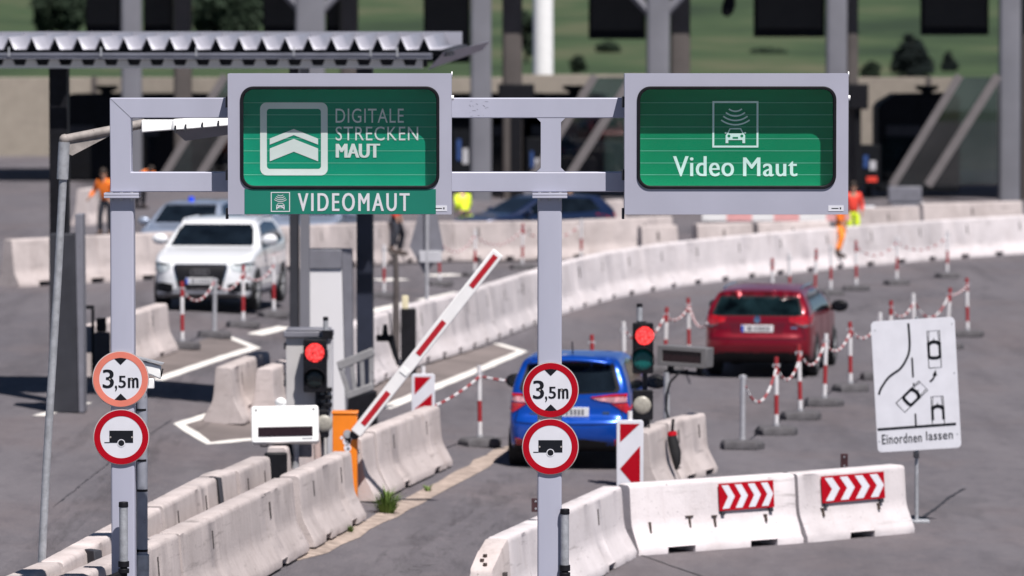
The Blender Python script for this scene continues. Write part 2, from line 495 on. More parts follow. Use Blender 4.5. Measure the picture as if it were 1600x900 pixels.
M['column_b'] = mat('plaza_column_concrete', (0.085, 0.073, 0.070), 0.7, 0, 0.15, 1.0)
M['plaza_dark'] = mat('booth_dark_cladding', (0.006, 0.007, 0.010), 0.7, 0, 0.3, 2, spec=0.15)
M['hivis_o'] = mat('orange_hivis_cloth', (0.95, 0.20, 0.02), 0.8, 0, 0.15, 8, 0.3, 30)
M['hivis_y'] = mat('yellow_hivis_cloth', (0.68, 0.85, 0.03), 0.8, 0, 0.15, 8, 0.3, 30)
M['hivis_r'] = mat('red_hivis_cloth', (0.75, 0.05, 0.03), 0.8, 0, 0.15, 8, 0.3, 30)
M['trouser'] = mat('dark_work_trousers', (0.018, 0.02, 0.03), 0.9, 0, 0.3, 9, 0.3, 30)
M['skin'] = mat('skin', (0.42, 0.24, 0.17), 0.6, 0, 0.08, 12)
M['hair'] = mat('dark_hair', (0.03, 0.02, 0.015), 0.7, 0, 0.3, 30)
M['boot'] = mat('work_boots', (0.03, 0.018, 0.015), 0.7, 0, 0.3, 20)

def lens_pattern(m):                                                     # lit lens pattern: facets of the lamp's diffuser
    t = m.node_tree; b = t.nodes['Principled BSDF']
    v = t.nodes.new('ShaderNodeTexVoronoi'); v.inputs['Scale'].default_value = 34
    tc = t.nodes.new('ShaderNodeTexCoord'); t.links.new(tc.outputs['Object'], v.inputs['Vector'])
    r = t.nodes.new('ShaderNodeMapRange'); r.inputs[1].default_value = 0.0; r.inputs[2].default_value = 0.8; r.inputs[3].default_value = 2.6; r.inputs[4].default_value = 0.28
    t.links.new(v.outputs['Distance'], r.inputs[0]); t.links.new(r.outputs[0], b.inputs['Emission Strength'])
lens_pattern(M['lit_red'])

def mark_mat(name, c, lo, hi, stretch):
    """thin film of rubber or oil: breaks up into streaks"""
    m, t, b = base_mat(name)
    b.inputs['Base Color'].default_value = c; b.inputs['Roughness'].default_value = 0.7
    tc = t.nodes.new('ShaderNodeTexCoord'); mp = t.nodes.new('ShaderNodeMapping'); mp.inputs['Scale'].default_value = stretch; mp.inputs['Rotation'].default_value = (0, 0, R(12))
    t.links.new(tc.outputs['Object'], mp.inputs[0])
    n = t.nodes.new('ShaderNodeTexNoise'); n.inputs['Scale'].default_value = 2.0; n.inputs['Detail'].default_value = 8; n.inputs['Roughness'].default_value = 0.7
    t.links.new(mp.outputs[0], n.inputs['Vector'])
    r = t.nodes.new('ShaderNodeMapRange'); r.inputs[1].default_value = lo; r.inputs[2].default_value = hi; r.inputs[4].default_value = 0.30
    t.links.new(n.outputs[0], r.inputs[0]); t.links.new(r.outputs[0], b.inputs['Alpha'])
    return m
M['tyre_mark'] = mark_mat('tyre_rubber_on_road', (0.045, 0.04, 0.045, 1), 0.46, 0.72, (3.0, 0.25, 1))
M['oil'] = mark_mat('oil_drips', (0.035, 0.032, 0.036, 1), 0.52, 0.62, (4, 4, 1))
# ================================================================ the setting
def build_ground():
    xs = [-80, -60, -40, -25, -15, -10] + [-8 + 0.25 * i for i in range(41)] + [4, 8, 15, 25, 40, 60, 80]
    ys = [10, 20, 30, 40, 50, 60, 80, 100, 130, 170, 220, 300]
    mb = MB()
    vs = [(x, y, gz(x)) for y in ys for x in xs]
    n = len(xs)
    fs = [(j * n + i, j * n + i + 1, (j + 1) * n + i + 1, (j + 1) * n + i) for j in range(len(ys) - 1) for i in range(n - 1)]
    mb.add(vs, fs)
    tag(mb.build('ground', M['asphalt']), kind='structure')

def ribbon(name, pts, width, m, lift=0.004, jag=0.0, step=0.5):
    """strip of paint lying on the ground along a line of ground points"""
    P = []
    for a, b in zip(pts[:-1], pts[1:]):
        k = max(1, int((b - a).length / step))
        for i in range(k):
            P.append(a.lerp(b, i / k))
    P.append(pts[-1])
    vs = []
    for i, p in enumerate(P):
        d = (P[min(i + 1, len(P) - 1)] - P[max(i - 1, 0)]); d.z = 0; d.normalize()
        nrm = Vector((-d.y, d.x, 0))
        k = 1.0
        if 0 < i < len(P) - 1:
            e = (P[i + 1] - P[i]); e.z = 0; e.normalize()
            k = 1 / max(0.45, math.cos(d.angle(e)))
        for s in (-1, 1):
            q = p + nrm * (s * k * (width / 2 + random.uniform(-jag, jag)))
            vs.append((q.x, q.y, gz(q.x) + lift))
    fs = [(2 * i, 2 * i + 2, 2 * i + 3, 2 * i + 1) for i in range(len(P) - 1)]
    o = MB().add(vs, fs).build(name, m)
    return tag(o, kind='structure')

def hill_h(x, y):
    if y < 330: return -0.4
    t = y - 330
    return -0.4 + 0.028 * t + 0.9 * math.sin(x * 0.021 + y * 0.007) * min(1, t / 200) + 2.2 * math.sin(x * 0.006 - y * 0.003 + 1) * min(1, t / 400)

def build_hill():
    m, t, b = base_mat('meadow')
    b.inputs['Roughness'].default_value = 0.95
    b.inputs['Specular IOR Level'].default_value = 0.1
    tc = t.nodes.new('ShaderNodeTexCoord')
    mp = t.nodes.new('ShaderNodeMapping'); mp.inputs['Scale'].default_value = (1, 0.35, 1)
    t.links.new(tc.outputs['Object'], mp.inputs[0])
    n = t.nodes.new('ShaderNodeTexNoise'); n.inputs['Scale'].default_value = 0.035; n.inputs['Detail'].default_value = 8; n.inputs['Roughness'].default_value = 0.62
    t.links.new(mp.outputs[0], n.inputs['Vector'])
    r = t.nodes.new('ShaderNodeValToRGB')
    e = r.color_ramp.elements
    e[0].position = 0.34; e[0].color = (0.026, 0.041, 0.024, 1)
    e[1].position = 0.68; e[1].color = (0.104, 0.102, 0.064, 1)
    q = e.new(0.5); q.color = (0.047, 0.072, 0.036, 1)
    t.links.new(n.outputs[0], r.inputs[0]); t.links.new(r.outputs[0], b.inputs['Base Color'])
    mb = MB()
    xs = [-700 + 28 * i for i in range(51)]
    ys = [-60, 0, 60, 120, 180, 240, 300, 330] + [330 + 25 * i for i in range(1, 50)] + [1700, 2000, 2600]
    n_ = len(xs)
    mb.add([(x, y, hill_h(x, y)) for y in ys for x in xs],
           [(j * n_ + i, j * n_ + i + 1, (j + 1) * n_ + i + 1, (j + 1) * n_ + i) for j in range(len(ys) - 1) for i in range(n_ - 1)])
    tag(mb.build('hill', m, sharp=180), kind='structure')

build_ground()
build_hill()

PX = lambda *a: [G(x, y) for x, y in a]
def paving(name, pts, m, lift=0.002):
    """patch of different paving inside an outline of ground points"""
    bm = bmesh.new()
    bm.faces.new([bm.verts.new((p.x, p.y, 0)) for p in pts])
    xs = [p.x for p in pts]
    k = int((max(xs) - min(xs)) / 0.2) + 1
    for i in range(1, k):
        bmesh.ops.bisect_plane(bm, geom=bm.verts[:] + bm.edges[:] + bm.faces[:], plane_co=(min(xs) + (max(xs) - min(xs)) * i / k, 0, 0), plane_no=(1, 0, 0), dist=1e-5)
    for v in bm.verts: v.co.z = gz(v.co.x) + lift
    bmesh.ops.recalc_face_normals(bm, faces=bm.faces)
    if bm.faces[:][0].normal.z < 0: bmesh.ops.reverse_faces(bm, faces=bm.faces)
    me = bpy.data.meshes.new(name); bm.to_mesh(me); bm.free(); me.materials.append(m)
    o = bpy.data.objects.new(name, me); COL.objects.link(o)
    return tag(o, kind='structure')
M['paving'] = mat('brownish_worn_paving', (0.158, 0.132, 0.128), 0.9, 0, 0.22, 0.8, 0.3, 60, dark=(0.085, 0.072, 0.072, 1), dthr=0.6)
paving('traffic_island', PX((545, 640), (597, 596), (683, 565), (727, 551), (777, 537), (816, 549), (700, 597), (600, 638)), M['paving'])
paving('traffic_island', PX((345, 522), (398, 543), (320, 568), (240, 596), (170, 600), (190, 560), (290, 540)), M['paving'])
paving('traffic_island', PX((400, 622), (348, 641), (280, 663), (326, 693), (400, 686), (450, 680), (450, 622)), M['paving'])
ribbon('road_marking', PX((777, 537), (816, 549), (700, 597), (600, 638)), 0.21, M['paint'], jag=0.012)
ribbon('road_marking', PX((345, 522), (398, 543), (320, 568), (240, 596)), 0.20, M['paint'], jag=0.012)
ribbon('road_marking', PX((348, 641), (280, 663), (326, 693), (400, 686)), 0.18, M['paint'], jag=0.012)
ribbon('road_marking', PX((136, 629), (60, 650)), 0.18, M['paint'], jag=0.012)
ribbon('road_marking', PX((398, 523), (446, 511)), 0.30, M['paint'], jag=0.01)
ribbon('road_marking', PX((570, 488), (640, 474)), 0.30, M['paint'], jag=0.01)
ribbon('road_marking', PX((660, 470), (720, 457)), 0.30, M['paint'], jag=0.01)
ribbon('road_marking', PX((740, 452), (770, 447)), 0.30, M['paint'], jag=0.01)
ribbon('road_marking', PX((590, 438), (630, 436)), 0.35, M['paint'], jag=0.01)
ribbon('road_marking', PX((670, 431), (715, 429)), 0.35, M['paint'], jag=0.01)
ribbon('verge', PX((330, 912), (430, 880), (492, 862), (545, 838), (640, 785), (720, 745), (782, 705), (830, 690)), 0.25, M['sand'], 0.006, 0.045, 0.9)
ribbon('tar_seam', PX((1436, 813), (1462, 795), (1480, 780), (1506, 764)), 0.05, M['crack'], 0.005, 0.012, 0.2)
ribbon('tyre_marks', PX((560, 912), (660, 840), (760, 770), (800, 738)), 0.34, M['tyre_mark'], 0.003, 0.03)
ribbon('tyre_marks', PX((690, 912), (770, 840), (850, 770), (905, 720)), 0.34, M['tyre_mark'], 0.003, 0.03)
ribbon('tyre_marks', PX((860, 640), (940, 570), (1030, 520), (1150, 478), (1300, 450), (1500, 430)), 0.40, M['tyre_mark'], 0.003, 0.03)
ribbon('tyre_marks', PX((960, 655), (1050, 590), (1160, 535), (1290, 492), (1420, 466), (1560, 448)), 0.40, M['tyre_mark'], 0.003, 0.03)
ribbon('tyre_marks', PX((60, 860), (160, 760), (260, 690), (420, 590)), 0.40, M['tyre_mark'], 0.003, 0.03)
ribbon('tyre_marks', PX((60, 720), (200, 640), (330, 575), (460, 520)), 0.40, M['tyre_mark'], 0.003, 0.03)
ribbon('oil_drips', PX((620, 912), (715, 840), (805, 770)), 0.22, M['oil'], 0.0035, 0.05)
ribbon('oil_drips', PX((905, 650), (995, 580), (1095, 528), (1220, 485)), 0.25, M['oil'], 0.0035, 0.05)
ribbon('tar_seam', PX((84, 792), (180, 716), (270, 655)), 0.012, M['crack'], 0.005, 0.012, 0.2)
ribbon('tar_seam', PX((900, 830), (1050, 885), (1130, 912)), 0.03, M['crack'], 0.005, 0.01, 0.2)

# ================================================================ concrete barriers
def profile(h, bw=0.30, tw=0.105):
    return [(bw, 0.0), (bw, 0.06), (bw - 0.022, 0.10), (bw - 0.075, 0.20), (bw - 0.118, 0.28), (bw - 0.140, 0.335), (bw - 0.155, 0.42), (tw + 0.014, h - 0.05), (tw + 0.006, h - 0.018), (tw - 0.016, h)]

def barrier(label, p0, p1, h=0.8, m='conc', group='concrete lane barriers', gap=0.055, slots=2, lifts=2, off=1, endk=0.93, name='concrete_barrier', side=-1):
    """one cast barrier whose camera-side foot runs from p0 to p1; drain openings under it, dark boxes for lifting slots on its face"""
    p0 = p0.copy(); p1 = p1.copy()
    d = p1 - p0; d.z = 0; L = d.length; d.normalize()
    nrm = Vector((-d.y, d.x, 0))
    if nrm.y < 0 and off == 1: nrm = -nrm
    if off == -1 and nrm.y > 0: nrm = -nrm
    bw = 0.30 if h < 0.9 else 0.33
    c0 = p0 + nrm * bw; c1 = p1 + nrm * bw
    c0.z = gz(c0.x); c1.z = gz(c1.x)
    ang = math.atan2(d.y, d.x)
    L -= gap
    pr = profile(h, bw)
    half = [(y, z) for y, z in pr]
    st = [(0.0, 0, endk), (0.045, 0, 1.0)]
    for k in range(slots):
        a = L * (k + 0.5) / slots
        st += [(a - 0.2, 0, 1.0), (a - 0.199, 1, 1.0), (a + 0.2, 1, 1.0), (a + 0.201, 0, 1.0)]
    n = max(2, int(L / 0.11))
    for i in range(1, n):
        x = L * i / n
        if all(abs(x - q[0]) > 0.03 for q in st) and not any(abs(x - L * (k + 0.5) / max(1, slots)) < 0.205 for k in range(slots)): st.append((x, 0, 1.0))
    st += [(L - 0.045, 0, 1.0), (L, 0, endk)]
    st.sort()
    rows = []
    rng = random.Random(label)
    for x, s, k in st:
        row = []
        for sg, hh in ((1, half), (-1, half[::-1])):
            for y, z in hh:
                zz = max(z, 0.075 if h < .9 else .11) if s else max(z, 0.0)
                j = 0.0012
                y_ = y
                if rng.random() < 0.05 and (z > h - 0.06 or z < 0.12): y_ = y - rng.uniform(.008, .028)     # chipped edge
                row.append((x, sg * y_ * k + rng.uniform(-j, j), zz * (1 if k == 1.0 else 0.985) + (rng.uniform(-j, j) if z > 0.02 else 0)))
        rows.append(row)
    o = MB().loft(rows).build(name, M[m], sharp=48)
    o.location = c0
    slope = math.atan2(c1.z - c0.z, (c1 - c0).xy.length)
    o.rotation_euler = Matrix.Rotation(ang, 3, 'Z').to_4x4().to_euler() if abs(slope) < 1e-5 else (Matrix.Rotation(ang, 3, 'Z') @ Matrix.Rotation(-slope, 3, 'Y')).to_euler()
    tag(o, label, 'barrier', group)
    # proud dark boxes paint the lifting slots' shade on the visible face (local side that looks at the camera)
    sgn = -1 if (Matrix.Rotation(ang, 3, 'Z') @ Vector((0, 1, 0))).y > 0 else 1
    for k in range(lifts):
        a = L * (k + 0.5) / max(1, lifts) + 0.1 * (k - 0.5)
        if L < 1: break
        z0, z1 = h * 0.62, h * 0.84
        yt = lambda z: (bw - 0.155) + ((0.119) - (bw - 0.155)) * (z - 0.42) / (h - 0.47)
        ya, yb = yt(z0) + 0.004, yt(z1) + 0.004
        mb = MB()
        mb.hexa([(a - 0.03, sgn * ya, z0), (a + 0.03, sgn * ya, z0), (a + 0.03, sgn * (ya - .05), z0), (a - 0.03, sgn * (ya - .05), z0),
                 (a - 0.03, sgn * yb, z1), (a + 0.03, sgn * yb, z1), (a + 0.03, sgn * (yb - .05), z1), (a - 0.03, sgn * (yb - .05), z1)])
        mb.build('lifting_slot_shade', M['slot'], o)
    o['L'] = L
    return o

def foot(px, py, h, bw=0.30, tw=0.105, dirv=None):
    """ground foot (camera-side) of a barrier whose camera-side top edge is sighted at (px, py)"""
    p = T(px, py, h)
    n = Vector((dirv.y, -dirv.x, 0)).normalized()
    q = p + n * (bw - tw)
    return Vector((q.x, q.y, gz(q.x)))

def top_line(a, b, h):
    A = T(a[0], a[1], h); B = T(b[0], b[1], h)
    d = (B - A); d.z = 0
    n = Vector((d.y, -d.x, 0)).normalized()
    if n.y > 0: n = -n
    s = 0.195
    A = A + n * s; B = B + n * s
    A.z = gz(A.x); B.z = gz(B.x)
    return A, B

# right row in front
GR = 'pale barriers with chevron boards at the right'
A, B = top_line((793, 841), (966, 761), 0.8)
nb1 = barrier('pale concrete barrier running back behind the right gantry post to the red and white panel', A, G(998, 869), 0.8, 'conc_clean', GR)
nb2 = barrier('pale concrete barrier carrying the left chevron board and three rusty anchor marks', G(1000, 868.5), G(1263, 848), 0.8, 'conc_clean', GR, lifts=0)
nb3 = barrier('pale concrete barrier carrying the right chevron board, its free end near the merge sign post', G(1264, 848), G(1436, 832), 0.8, 'conc_clean', GR, lifts=0, slots=1)

# ramped nose of that row
def nose():
    d = (G(998, 869) - A); d.z = 0; d.normalize()
    nrm = Vector((-d.y, d.x, 0))
    c = A + nrm * 0.30 - d * 0.03
    rows = []
    for x, h, k in ((0, 0.79, 1.0), (-0.03, 0.79, 1.0), (-0.35, 0.70, 1.0), (-0.74, 0.56, 0.95), (-0.77, 0.52, 0.90)):
        p = profile(0.8, 0.30)
        row = [(x, q[0] * k, min(q[1], h)) for q in p] + [(x, -q[0] * k, min(q[1], h)) for q in p[::-1]]
        rows.append(row)
    o = MB().loft(rows).build('barrier_end', M['conc'], sharp=45)
    o.location = (c.x, c.y, gz(c.x)); o.rotation_euler = (0, 0, math.atan2(d.y, d.x))
    tag(o, 'low sloping concrete end piece left of the right gantry post', 'barrier')
    mb = MB()
    for x, y in ((-0.48, 0.02), (-0.58, 0.03), (-0.67, -0.02)):
        z = 0.692 - (abs(x) - 0.35) * 0.359
        mb.cyl((x, y, z), (x, y, z + 0.035), 0.022, n=10)
    mb.build('lifting_ring', M['rust'], o)
    MB().box(-0.5, -0.42, -0.198, -0.16, 0.32, 0.5).build('lifting_slot_shade', M['slot'], o)  # proud dark box, the slot's shade put into its colour
nose()

# T shaped anchor marks on the right pair
def anchor(o, x, z, k=1.0, bar=True):
    sgn = -1
    y = 0.148 if z > 0.42 else 0.148 + (0.42 - z) * 0.32
    mb = MB()
    if bar: mb.box(x - 0.055 * k, x + 0.055 * k, -(y + 0.008), -y + 0.02, z, z + 0.016)
    mb.hexa([(x - 0.022, -(y + 0.04), z - 0.16 * k), (x + 0.004, -(y + 0.04), z - 0.16 * k), (x + 0.004, -y + .03, z - 0.16 * k), (x - 0.022, -y + .03, z - 0.16 * k),
             (x - 0.010, -(y + 0.008), z), (x + 0.016, -(y + 0.008), z), (x + 0.016, -y + 0.03, z), (x - 0.010, -y + 0.03, z)])
    mb.build('anchor_mark', M['rust'], o)
L2, L3 = nb2['L'], nb3['L']
anchor(nb2, L2 * 0.10, 0.36, 0.8, False); anchor(nb2, L2 * 0.34, 0.385, 1.0); anchor(nb2, L2 * 0.49, 0.37, .7); anchor(nb2, L2 * 0.80, 0.34, .4)
anchor(nb3, L3 * 0.2, 0.36, .5); anchor(nb3, L3 * 0.72, 0.36, .35)

# front row on the left of the lane
GL = 'weathered barriers left of the lane'
A, B = top_line((120, 905), (279, 835), 0.8)
barrier('weathered front row barrier at the bottom edge beside the left gantry post', A, B, 0.8, 'conc', GL)
A, B = top_line((281, 834), (458, 748), 0.8)
barrier('weathered barrier of the front row under the white display box', A, B, 0.8, 'conc', GL)
A, B = top_line((466, 744), (549, 706), 0.8)
barrier('weathered barrier of the front row standing before the orange boom machine', A, B, 0.8, 'conc', GL)
A, B = top_line((587, 674), (681, 641), 0.8)
barrier('weathered barrier between the orange boom machine and the striped panel', A, G(709, 729), 0.8, 'conc', GL)
A, B = top_line((563, 683), (585, 675), 0.8)
barrier('short barrier stub right beside the orange boom machine', A, B, 0.78, 'conc', GL, slots=0, lifts=0)
# back row
A, B = top_line((30, 908), (96, 880), 0.8)
barrier('weathered barrier in the bottom left corner, nearest piece of the back row', A, B, 0.8, 'conc', GL)
A, B = top_line((98, 879), (252, 794), 0.8)
bk = barrier('weathered barrier of the back row passing behind the left gantry post', A, B, 0.8, 'conc', GL)
A, B = top_line((254, 791), (338, 747), 0.8)
barrier('weathered barrier of the back row left of the dark joint strap', A, B, 0.8, 'conc', GL)
A, B = top_line((340, 744), (369, 735), 0.8)
barrier('short barrier filler piece in the back row with a dark strap at its end', A, B, 0.8, 'conc', GL, slots=0, lifts=0)
A, B = top_line((373, 736), (422, 714), 0.8)
barrier('weathered barrier at the far end of the back row beside the black rubber strip', A, B, 0.8, 'conc', GL)
A, B = top_line((446, 700), (500, 675), 0.8)
barrier('barrier half hidden behind the white display box and its post', A, B, 0.8, 'conc', GL)
A, B = top_line((360, 575), (421, 550), 0.8)
barrier('barrier with its square end towards us, left of the traffic light cabinet', A, B, 0.8, 'conc', GL, off=1)
A, B = top_line((424, 577), (500, 548), 0.8)
barrier('barrier mostly hidden by the traffic light cabinet, dark scribbles on its face', A, B, 0.8, 'conc', GL)
A, B = top_line((150, 508), (262, 474), 0.8)
barrier('barrier in front of the white car, beyond the left gantry post', A, B, 0.8, 'conc', GL)
A, B = top_line((1044, 660), (1098, 634), 0.8)
barrier('barrier right of the blue car carrying the black cable coil', A, G(1125, 737), 0.8, 'conc', GL)
A, B = top_line((1012, 675), (1042, 661), 0.8)
barrier('short barrier behind the red and white panel beside the blue car', A, B, 0.8, 'conc', GL, slots=0, lifts=0)
A, B = top_line((505, 640), (568, 617), 0.85)

def strap(label, px, py, h, wd=0.09, ht=0.7):
    p = T(px, py, h)
    MBx = MB().hexa([(-wd / 2, -0.17, 0.10), (wd / 2, -0.17, 0.10), (wd / 2, 0.02, 0.10), (-wd / 2, 0.02, 0.10),
                     (-wd / 2, -0.03, 0.815), (wd / 2, -0.03, 0.815), (wd / 2, 0.15, 0.815), (-wd / 2, 0.15, 0.815)])
    o = MBx.build('joint_strap', M['dgrey'], bevel=0.008)
    o.location = (p.x, p.y, gz(p.x)); o.rotation_euler = (0, 0, R(38))
    tag(o, label, 'strap')
strap('dark strap over the back row of barriers, left of the left gantry post', 150, 862, 0.8)
strap('dark strap over the short filler piece of the back row', 341, 748, 0.8, 0.05)
p = T(431, 707, 0.8)
o = MB().box(-0.13, 0.13, -0.06, 0.06, 0.0, 0.80).build('rubber_buffer', M['black'], bevel=0.02)
o.location = (p.x, p.y, gz(p.x)); o.rotation_euler = (0, 0, R(8)); tag(o, 'black rubber buffer closing the end of the back row of barriers', 'buffer')

# curved wall along the lane of the red car
def wall(ptspx, h, labels, group, m='conc', unit=None):
    P = PX(*ptspx)
    # resample to equal pieces
    seg = [0]
    for a, b in zip(P[:-1], P[1:]): seg.append(seg[-1] + (b - a).xy.length)
    n = len(labels)
    def at(s):
        for i in range(len(P) - 1):
            if s <= seg[i + 1] + 1e-6:
                t = (s - seg[i]) / (seg[i + 1] - seg[i])
                return P[i].lerp(P[i + 1], t)
        return P[-1]
    for i in range(n):
        a = at(seg[-1] * i / n); b = at(seg[-1] * (i + 1) / n)
        barrier(labels[i], a, b, h, m, group, slots=3, lifts=2, gap=0.004, endk=0.992)
RW = [(545, 635), (597, 598), (640, 578), (683, 566), (727, 552.5), (783, 530), (840, 507), (890, 488), (933, 474), (983, 461), (1030, 452), (1083, 445), (1150, 436), (1229, 428), (1307, 420), (1400, 412), (1517, 402), (1640, 394)]
wall(RW, 1.02, ['tall pale wall segment where the boom crosses it low down', 'tall pale wall segment behind the middle of the raised boom',
                'tall pale wall segment with a bright scuffed face under the boom tip', 'tall pale wall segment just left of the right gantry post',
                'tall pale wall segment behind the right gantry post', 'tall pale wall segment just right of the right gantry post',
                'tall pale wall segment above the right traffic light', 'tall pale wall segment left of the red car roof',
                'tall pale wall segment behind the red car roof', 'tall pale wall segment behind the worker in orange trousers',
                'tall pale wall segment behind the far row of chain posts', 'tall pale wall segment at the far right edge'],
     'curved pale wall along the red car lane', 'conc_clean')
FWL = [(30, 449), (130, 442), (230, 438), (350, 431), (460, 424), (557, 418), (687, 409), (840, 407), (940, 402), (1060, 396)]
wall(FWL, 1.0, ['far wall segment at the left edge behind the dark kiosk', 'far wall segment left of the white car below the orange worker', 'far wall segment behind the white car',
                'far wall segment seen between the shelter posts', 'far wall segment behind the cut metal post', 'far wall segment under the dark blue car',
                'far wall segment right of the right gantry post under the beige blocks'], 'far walls behind the white car lane')
A, B = top_line((1003, 352), (1062, 352), 0.8)
for (a, b, lb) in (((1003, 353), (1062, 352), 'pale concrete block just above the curved wall, left of the white and red plank'),
                   ((885, 318), (978, 312), 'big beige concrete block right of the yellow vest'),
                   ((1090, 350), (1180, 348), 'pale far barrier under the left half of the white and red plank'),
                   ((1185, 348), (1300, 345), 'pale far barrier under the right half of the white and red plank'),
                   ((134, 296), (176, 290), 'pale block far behind the dark kiosk, upper of two at the left'),
                   ((1340, 326), (1440, 322), 'pale far barrier under the grey box of the booth screen'),
                   ((1443, 318), (1600, 314), 'pale far barrier at the right edge under the booth')):
    A, B = top_line(a, b, 1.0)
    barrier(lb, A, B, 1.0, 'conc', 'far barriers in front of the toll booths', lifts=1)
# ================================================================ sign gantry
YB = 42.5                       # front face of the beams
YS = YB - 0.30                  # front face of the sign boxes
def q(px, py, Y, ref):          # (x, z) in the frame of ref
    p = V(px, py, Y)
    return p.x - ref.x, p.z - ref.z

g0 = V(190, 900, YB); gref = Vector((g0.x, YB, gz(g0.x)))
gantry = thing('sign_gantry', 'grey steel frame gantry on two posts carrying two green toll signs', 'gantry', gref)
def gx(px): return V(px, 300, YB).x - gref.x
def gzz(py): return V(800, py, YB).z - gref.z
D = 0.19
# frame: left upright, top and bottom beam, middle upright
mb = MB()
zt, zt2, zb2, zb = gzz(153), gzz(184.5), gzz(269), gzz(300)
xl, xl2 = gx(172), gx(205)
xr = gx(1312)
e = 0.004
mb.prism([(xl, zb), (xr, zb), (xr, zb2), (xl2, zb2), (xl2, zt2), (xr, zt2), (xr, zt), (xl, zt)], 0, D)
frame = mb.build('frame', M['steel'], gantry, bevel=0.008)
mb = MB()
ym = 0.004
for xa, xb in ((845, 876.5),):
    a, b = gx(xa), gx(xb); k = 0.035
    mb.prism([(a, zb2), (b, zb2), (b, zt2), (a, zt2)], -ym + 0.006, D - 0.006)
    for sx, s_ in ((a, -1), (b, 1)):
        for sz, d_ in ((zb2, 1), (zt2, -1)):
            mb.prism([(sx, sz), (sx + s_ * k, sz), (sx, sz + d_ * k)], 0.002, D - 0.01)
mb.build('upright', M['steel'], gantry)
# mitre line at the corner
mb = MB()
mb.hexa([(xl + .004, -0.0015, zt - .006), (xl + .010, -0.0015, zt - .006), (xl + .010, 0.004, zt - .006), (xl + .004, 0.004, zt - .006),
         (xl2 - .004, -0.0015, zt2 + .004), (xl2 + .002, -0.0015, zt2 + .004), (xl2 + .002, 0.004, zt2 + .004), (xl2 - .004, 0.004, zt2 + .004)])
mb.build('weld_seam', M['mgrey'], frame)
rng_ = random.Random(11)
mb = MB()
sx0, sx1, sz0, sz1 = gx(735), gx(758), gzz(183), gzz(158)
for i in range(16):
    x = rng_.choice((sx0, sx1, rng_.uniform(sx0, sx1))) + rng_.uniform(-.006, .006); z = rng_.uniform(sz0, sz1); l = rng_.uniform(.006, .03); a_ = rng_.uniform(0, 3.1)
    dx_, dz_ = l * math.cos(a_), l * math.sin(a_)
    mb.prism([(x, z), (x + dx_, z + dz_), (x + dx_ + .002, z + dz_ + .002), (x + .002, z + .003)], -.0012, .002)
so_ = mb.build('scratches', M['mgrey'], frame); so_['kind'] = 'stuff'
for xa, xb, x0g in ((171.5, 208.5, None), (840, 878, None)):
    a, b = gx(xa), gx(xb)
    cx = (a + b) / 2; wz = gz(gref.x + cx) - gref.z
    mb = MB()
    mb.prism(rrect(a, b, 0, 1, 0.001, 1), 0.012, 0.20)
    mb = MB()
    # post with rounded vertical corners
    r = 0.018
    base = []
    for px_, py_, a0 in ((b - r, 0.012 + r, -90), (b - r, 0.215 - r, 0), (a + r, 0.215 - r, 90), (a + r, 0.012 + r, 180)):
        for i in range(6):
            t = R(a0 + 90 * i / 5); base.append((px_ + r * math.cos(t), py_ + r * math.sin(t)))
    mb.loft([[(x, y, z) for x, y in base] for z in (wz, gzz(309.5))])
    po = mb.build('post', M['steel'], gantry)
    mb = MB()
    fx0, fx1 = cx - 0.145, cx + 0.145
    mb.box(fx0, fx1, -0.045, 0.25, gzz(309.5), gzz(305.6)).box(fx0, fx1, -0.045, 0.25, gzz(305.2), gzz(301.2))
    fl = mb.build('flange', M['steel'], po, bevel=0.003)
    mb = MB()
    for i in range(3):
        bx = cx - 0.085 + 0.085 * i
        mb.cyl((bx, -0.026, gzz(301.2)), (bx, -0.026, gzz(299.6)), 0.013, n=6)
        mb.cyl((bx, -0.018, gzz(309.5)), (bx, -0.018, gzz(314)), 0.012, n=6)
    mb.build('bolt', M['bolt'], po)
    MB().box(cx - 0.24, cx + 0.24, -0.12, 0.34, wz, wz + 0.03).build('base_plate', M['steel'], po, bevel=0.004)

# ---------------------------------------------------------------- lit box signs
def icon_car(mb, cx, cz, k, y0, y1, m=0):
    """car seen from the front under radio waves; k = width of the car"""
    body = [(-.5, -.36), (-.36, -.36), (-.36, -.24), (.36, -.24), (.36, -.36), (.5, -.36), (.5, 0.0), (.44, .08), (.34, .32), (.27, .37), (-.27, .37), (-.34, .32), (-.44, .08), (-.5, 0.0)]
    lower = [(-.5, -.24), (.5, -.24), (.5, 0.0), (.43, .10), (-.43, .10), (-.5, 0.0)]
    P = lambda pts: [(cx + k * a, cz + k * b) for a, b in pts]
    mb.prism(P(lower), y0, y1, m)
    for s in (-1, 1):
        mb.prism(P([(s * .5, -.40), (s * .36, -.40), (s * .36, -.242), (s * .5, -.242)]), y0, y1, m)
        mb.prism(P([(s * .43, .102), (s * .36, .102), (s * .25, .31), (s * .29, .37)]), y0, y1, m)
        mb.prism(P([(s * .54, .10), (s * .45, .10), (s * .45, .17), (s * .54, .17)]), y0, y1, m)
        mb.disc(cx + s * .33 * k, cz - .03 * k, .075 * k, y0 - 0.001, y0, m + 1, 20)
    mb.prism(P([(-.29, .37), (.29, .37), (.25, .31), (-.25, .31)]), y0, y1, m)
    mb.prism(P([(-.14, -.17), (.14, -.17), (.14, -.08), (-.14, -.08)]), y0 - 0.001, y0, m + 1)
    for r_, a_ in ((.48, 40), (.72, 40), (.95, 39), (1.17, 37)):
        mb.ring(cx, cz + k * (1.75), k * r_, k * (r_ + .075), y0, y1, m, 20, 270 - a_, 270 + a_)

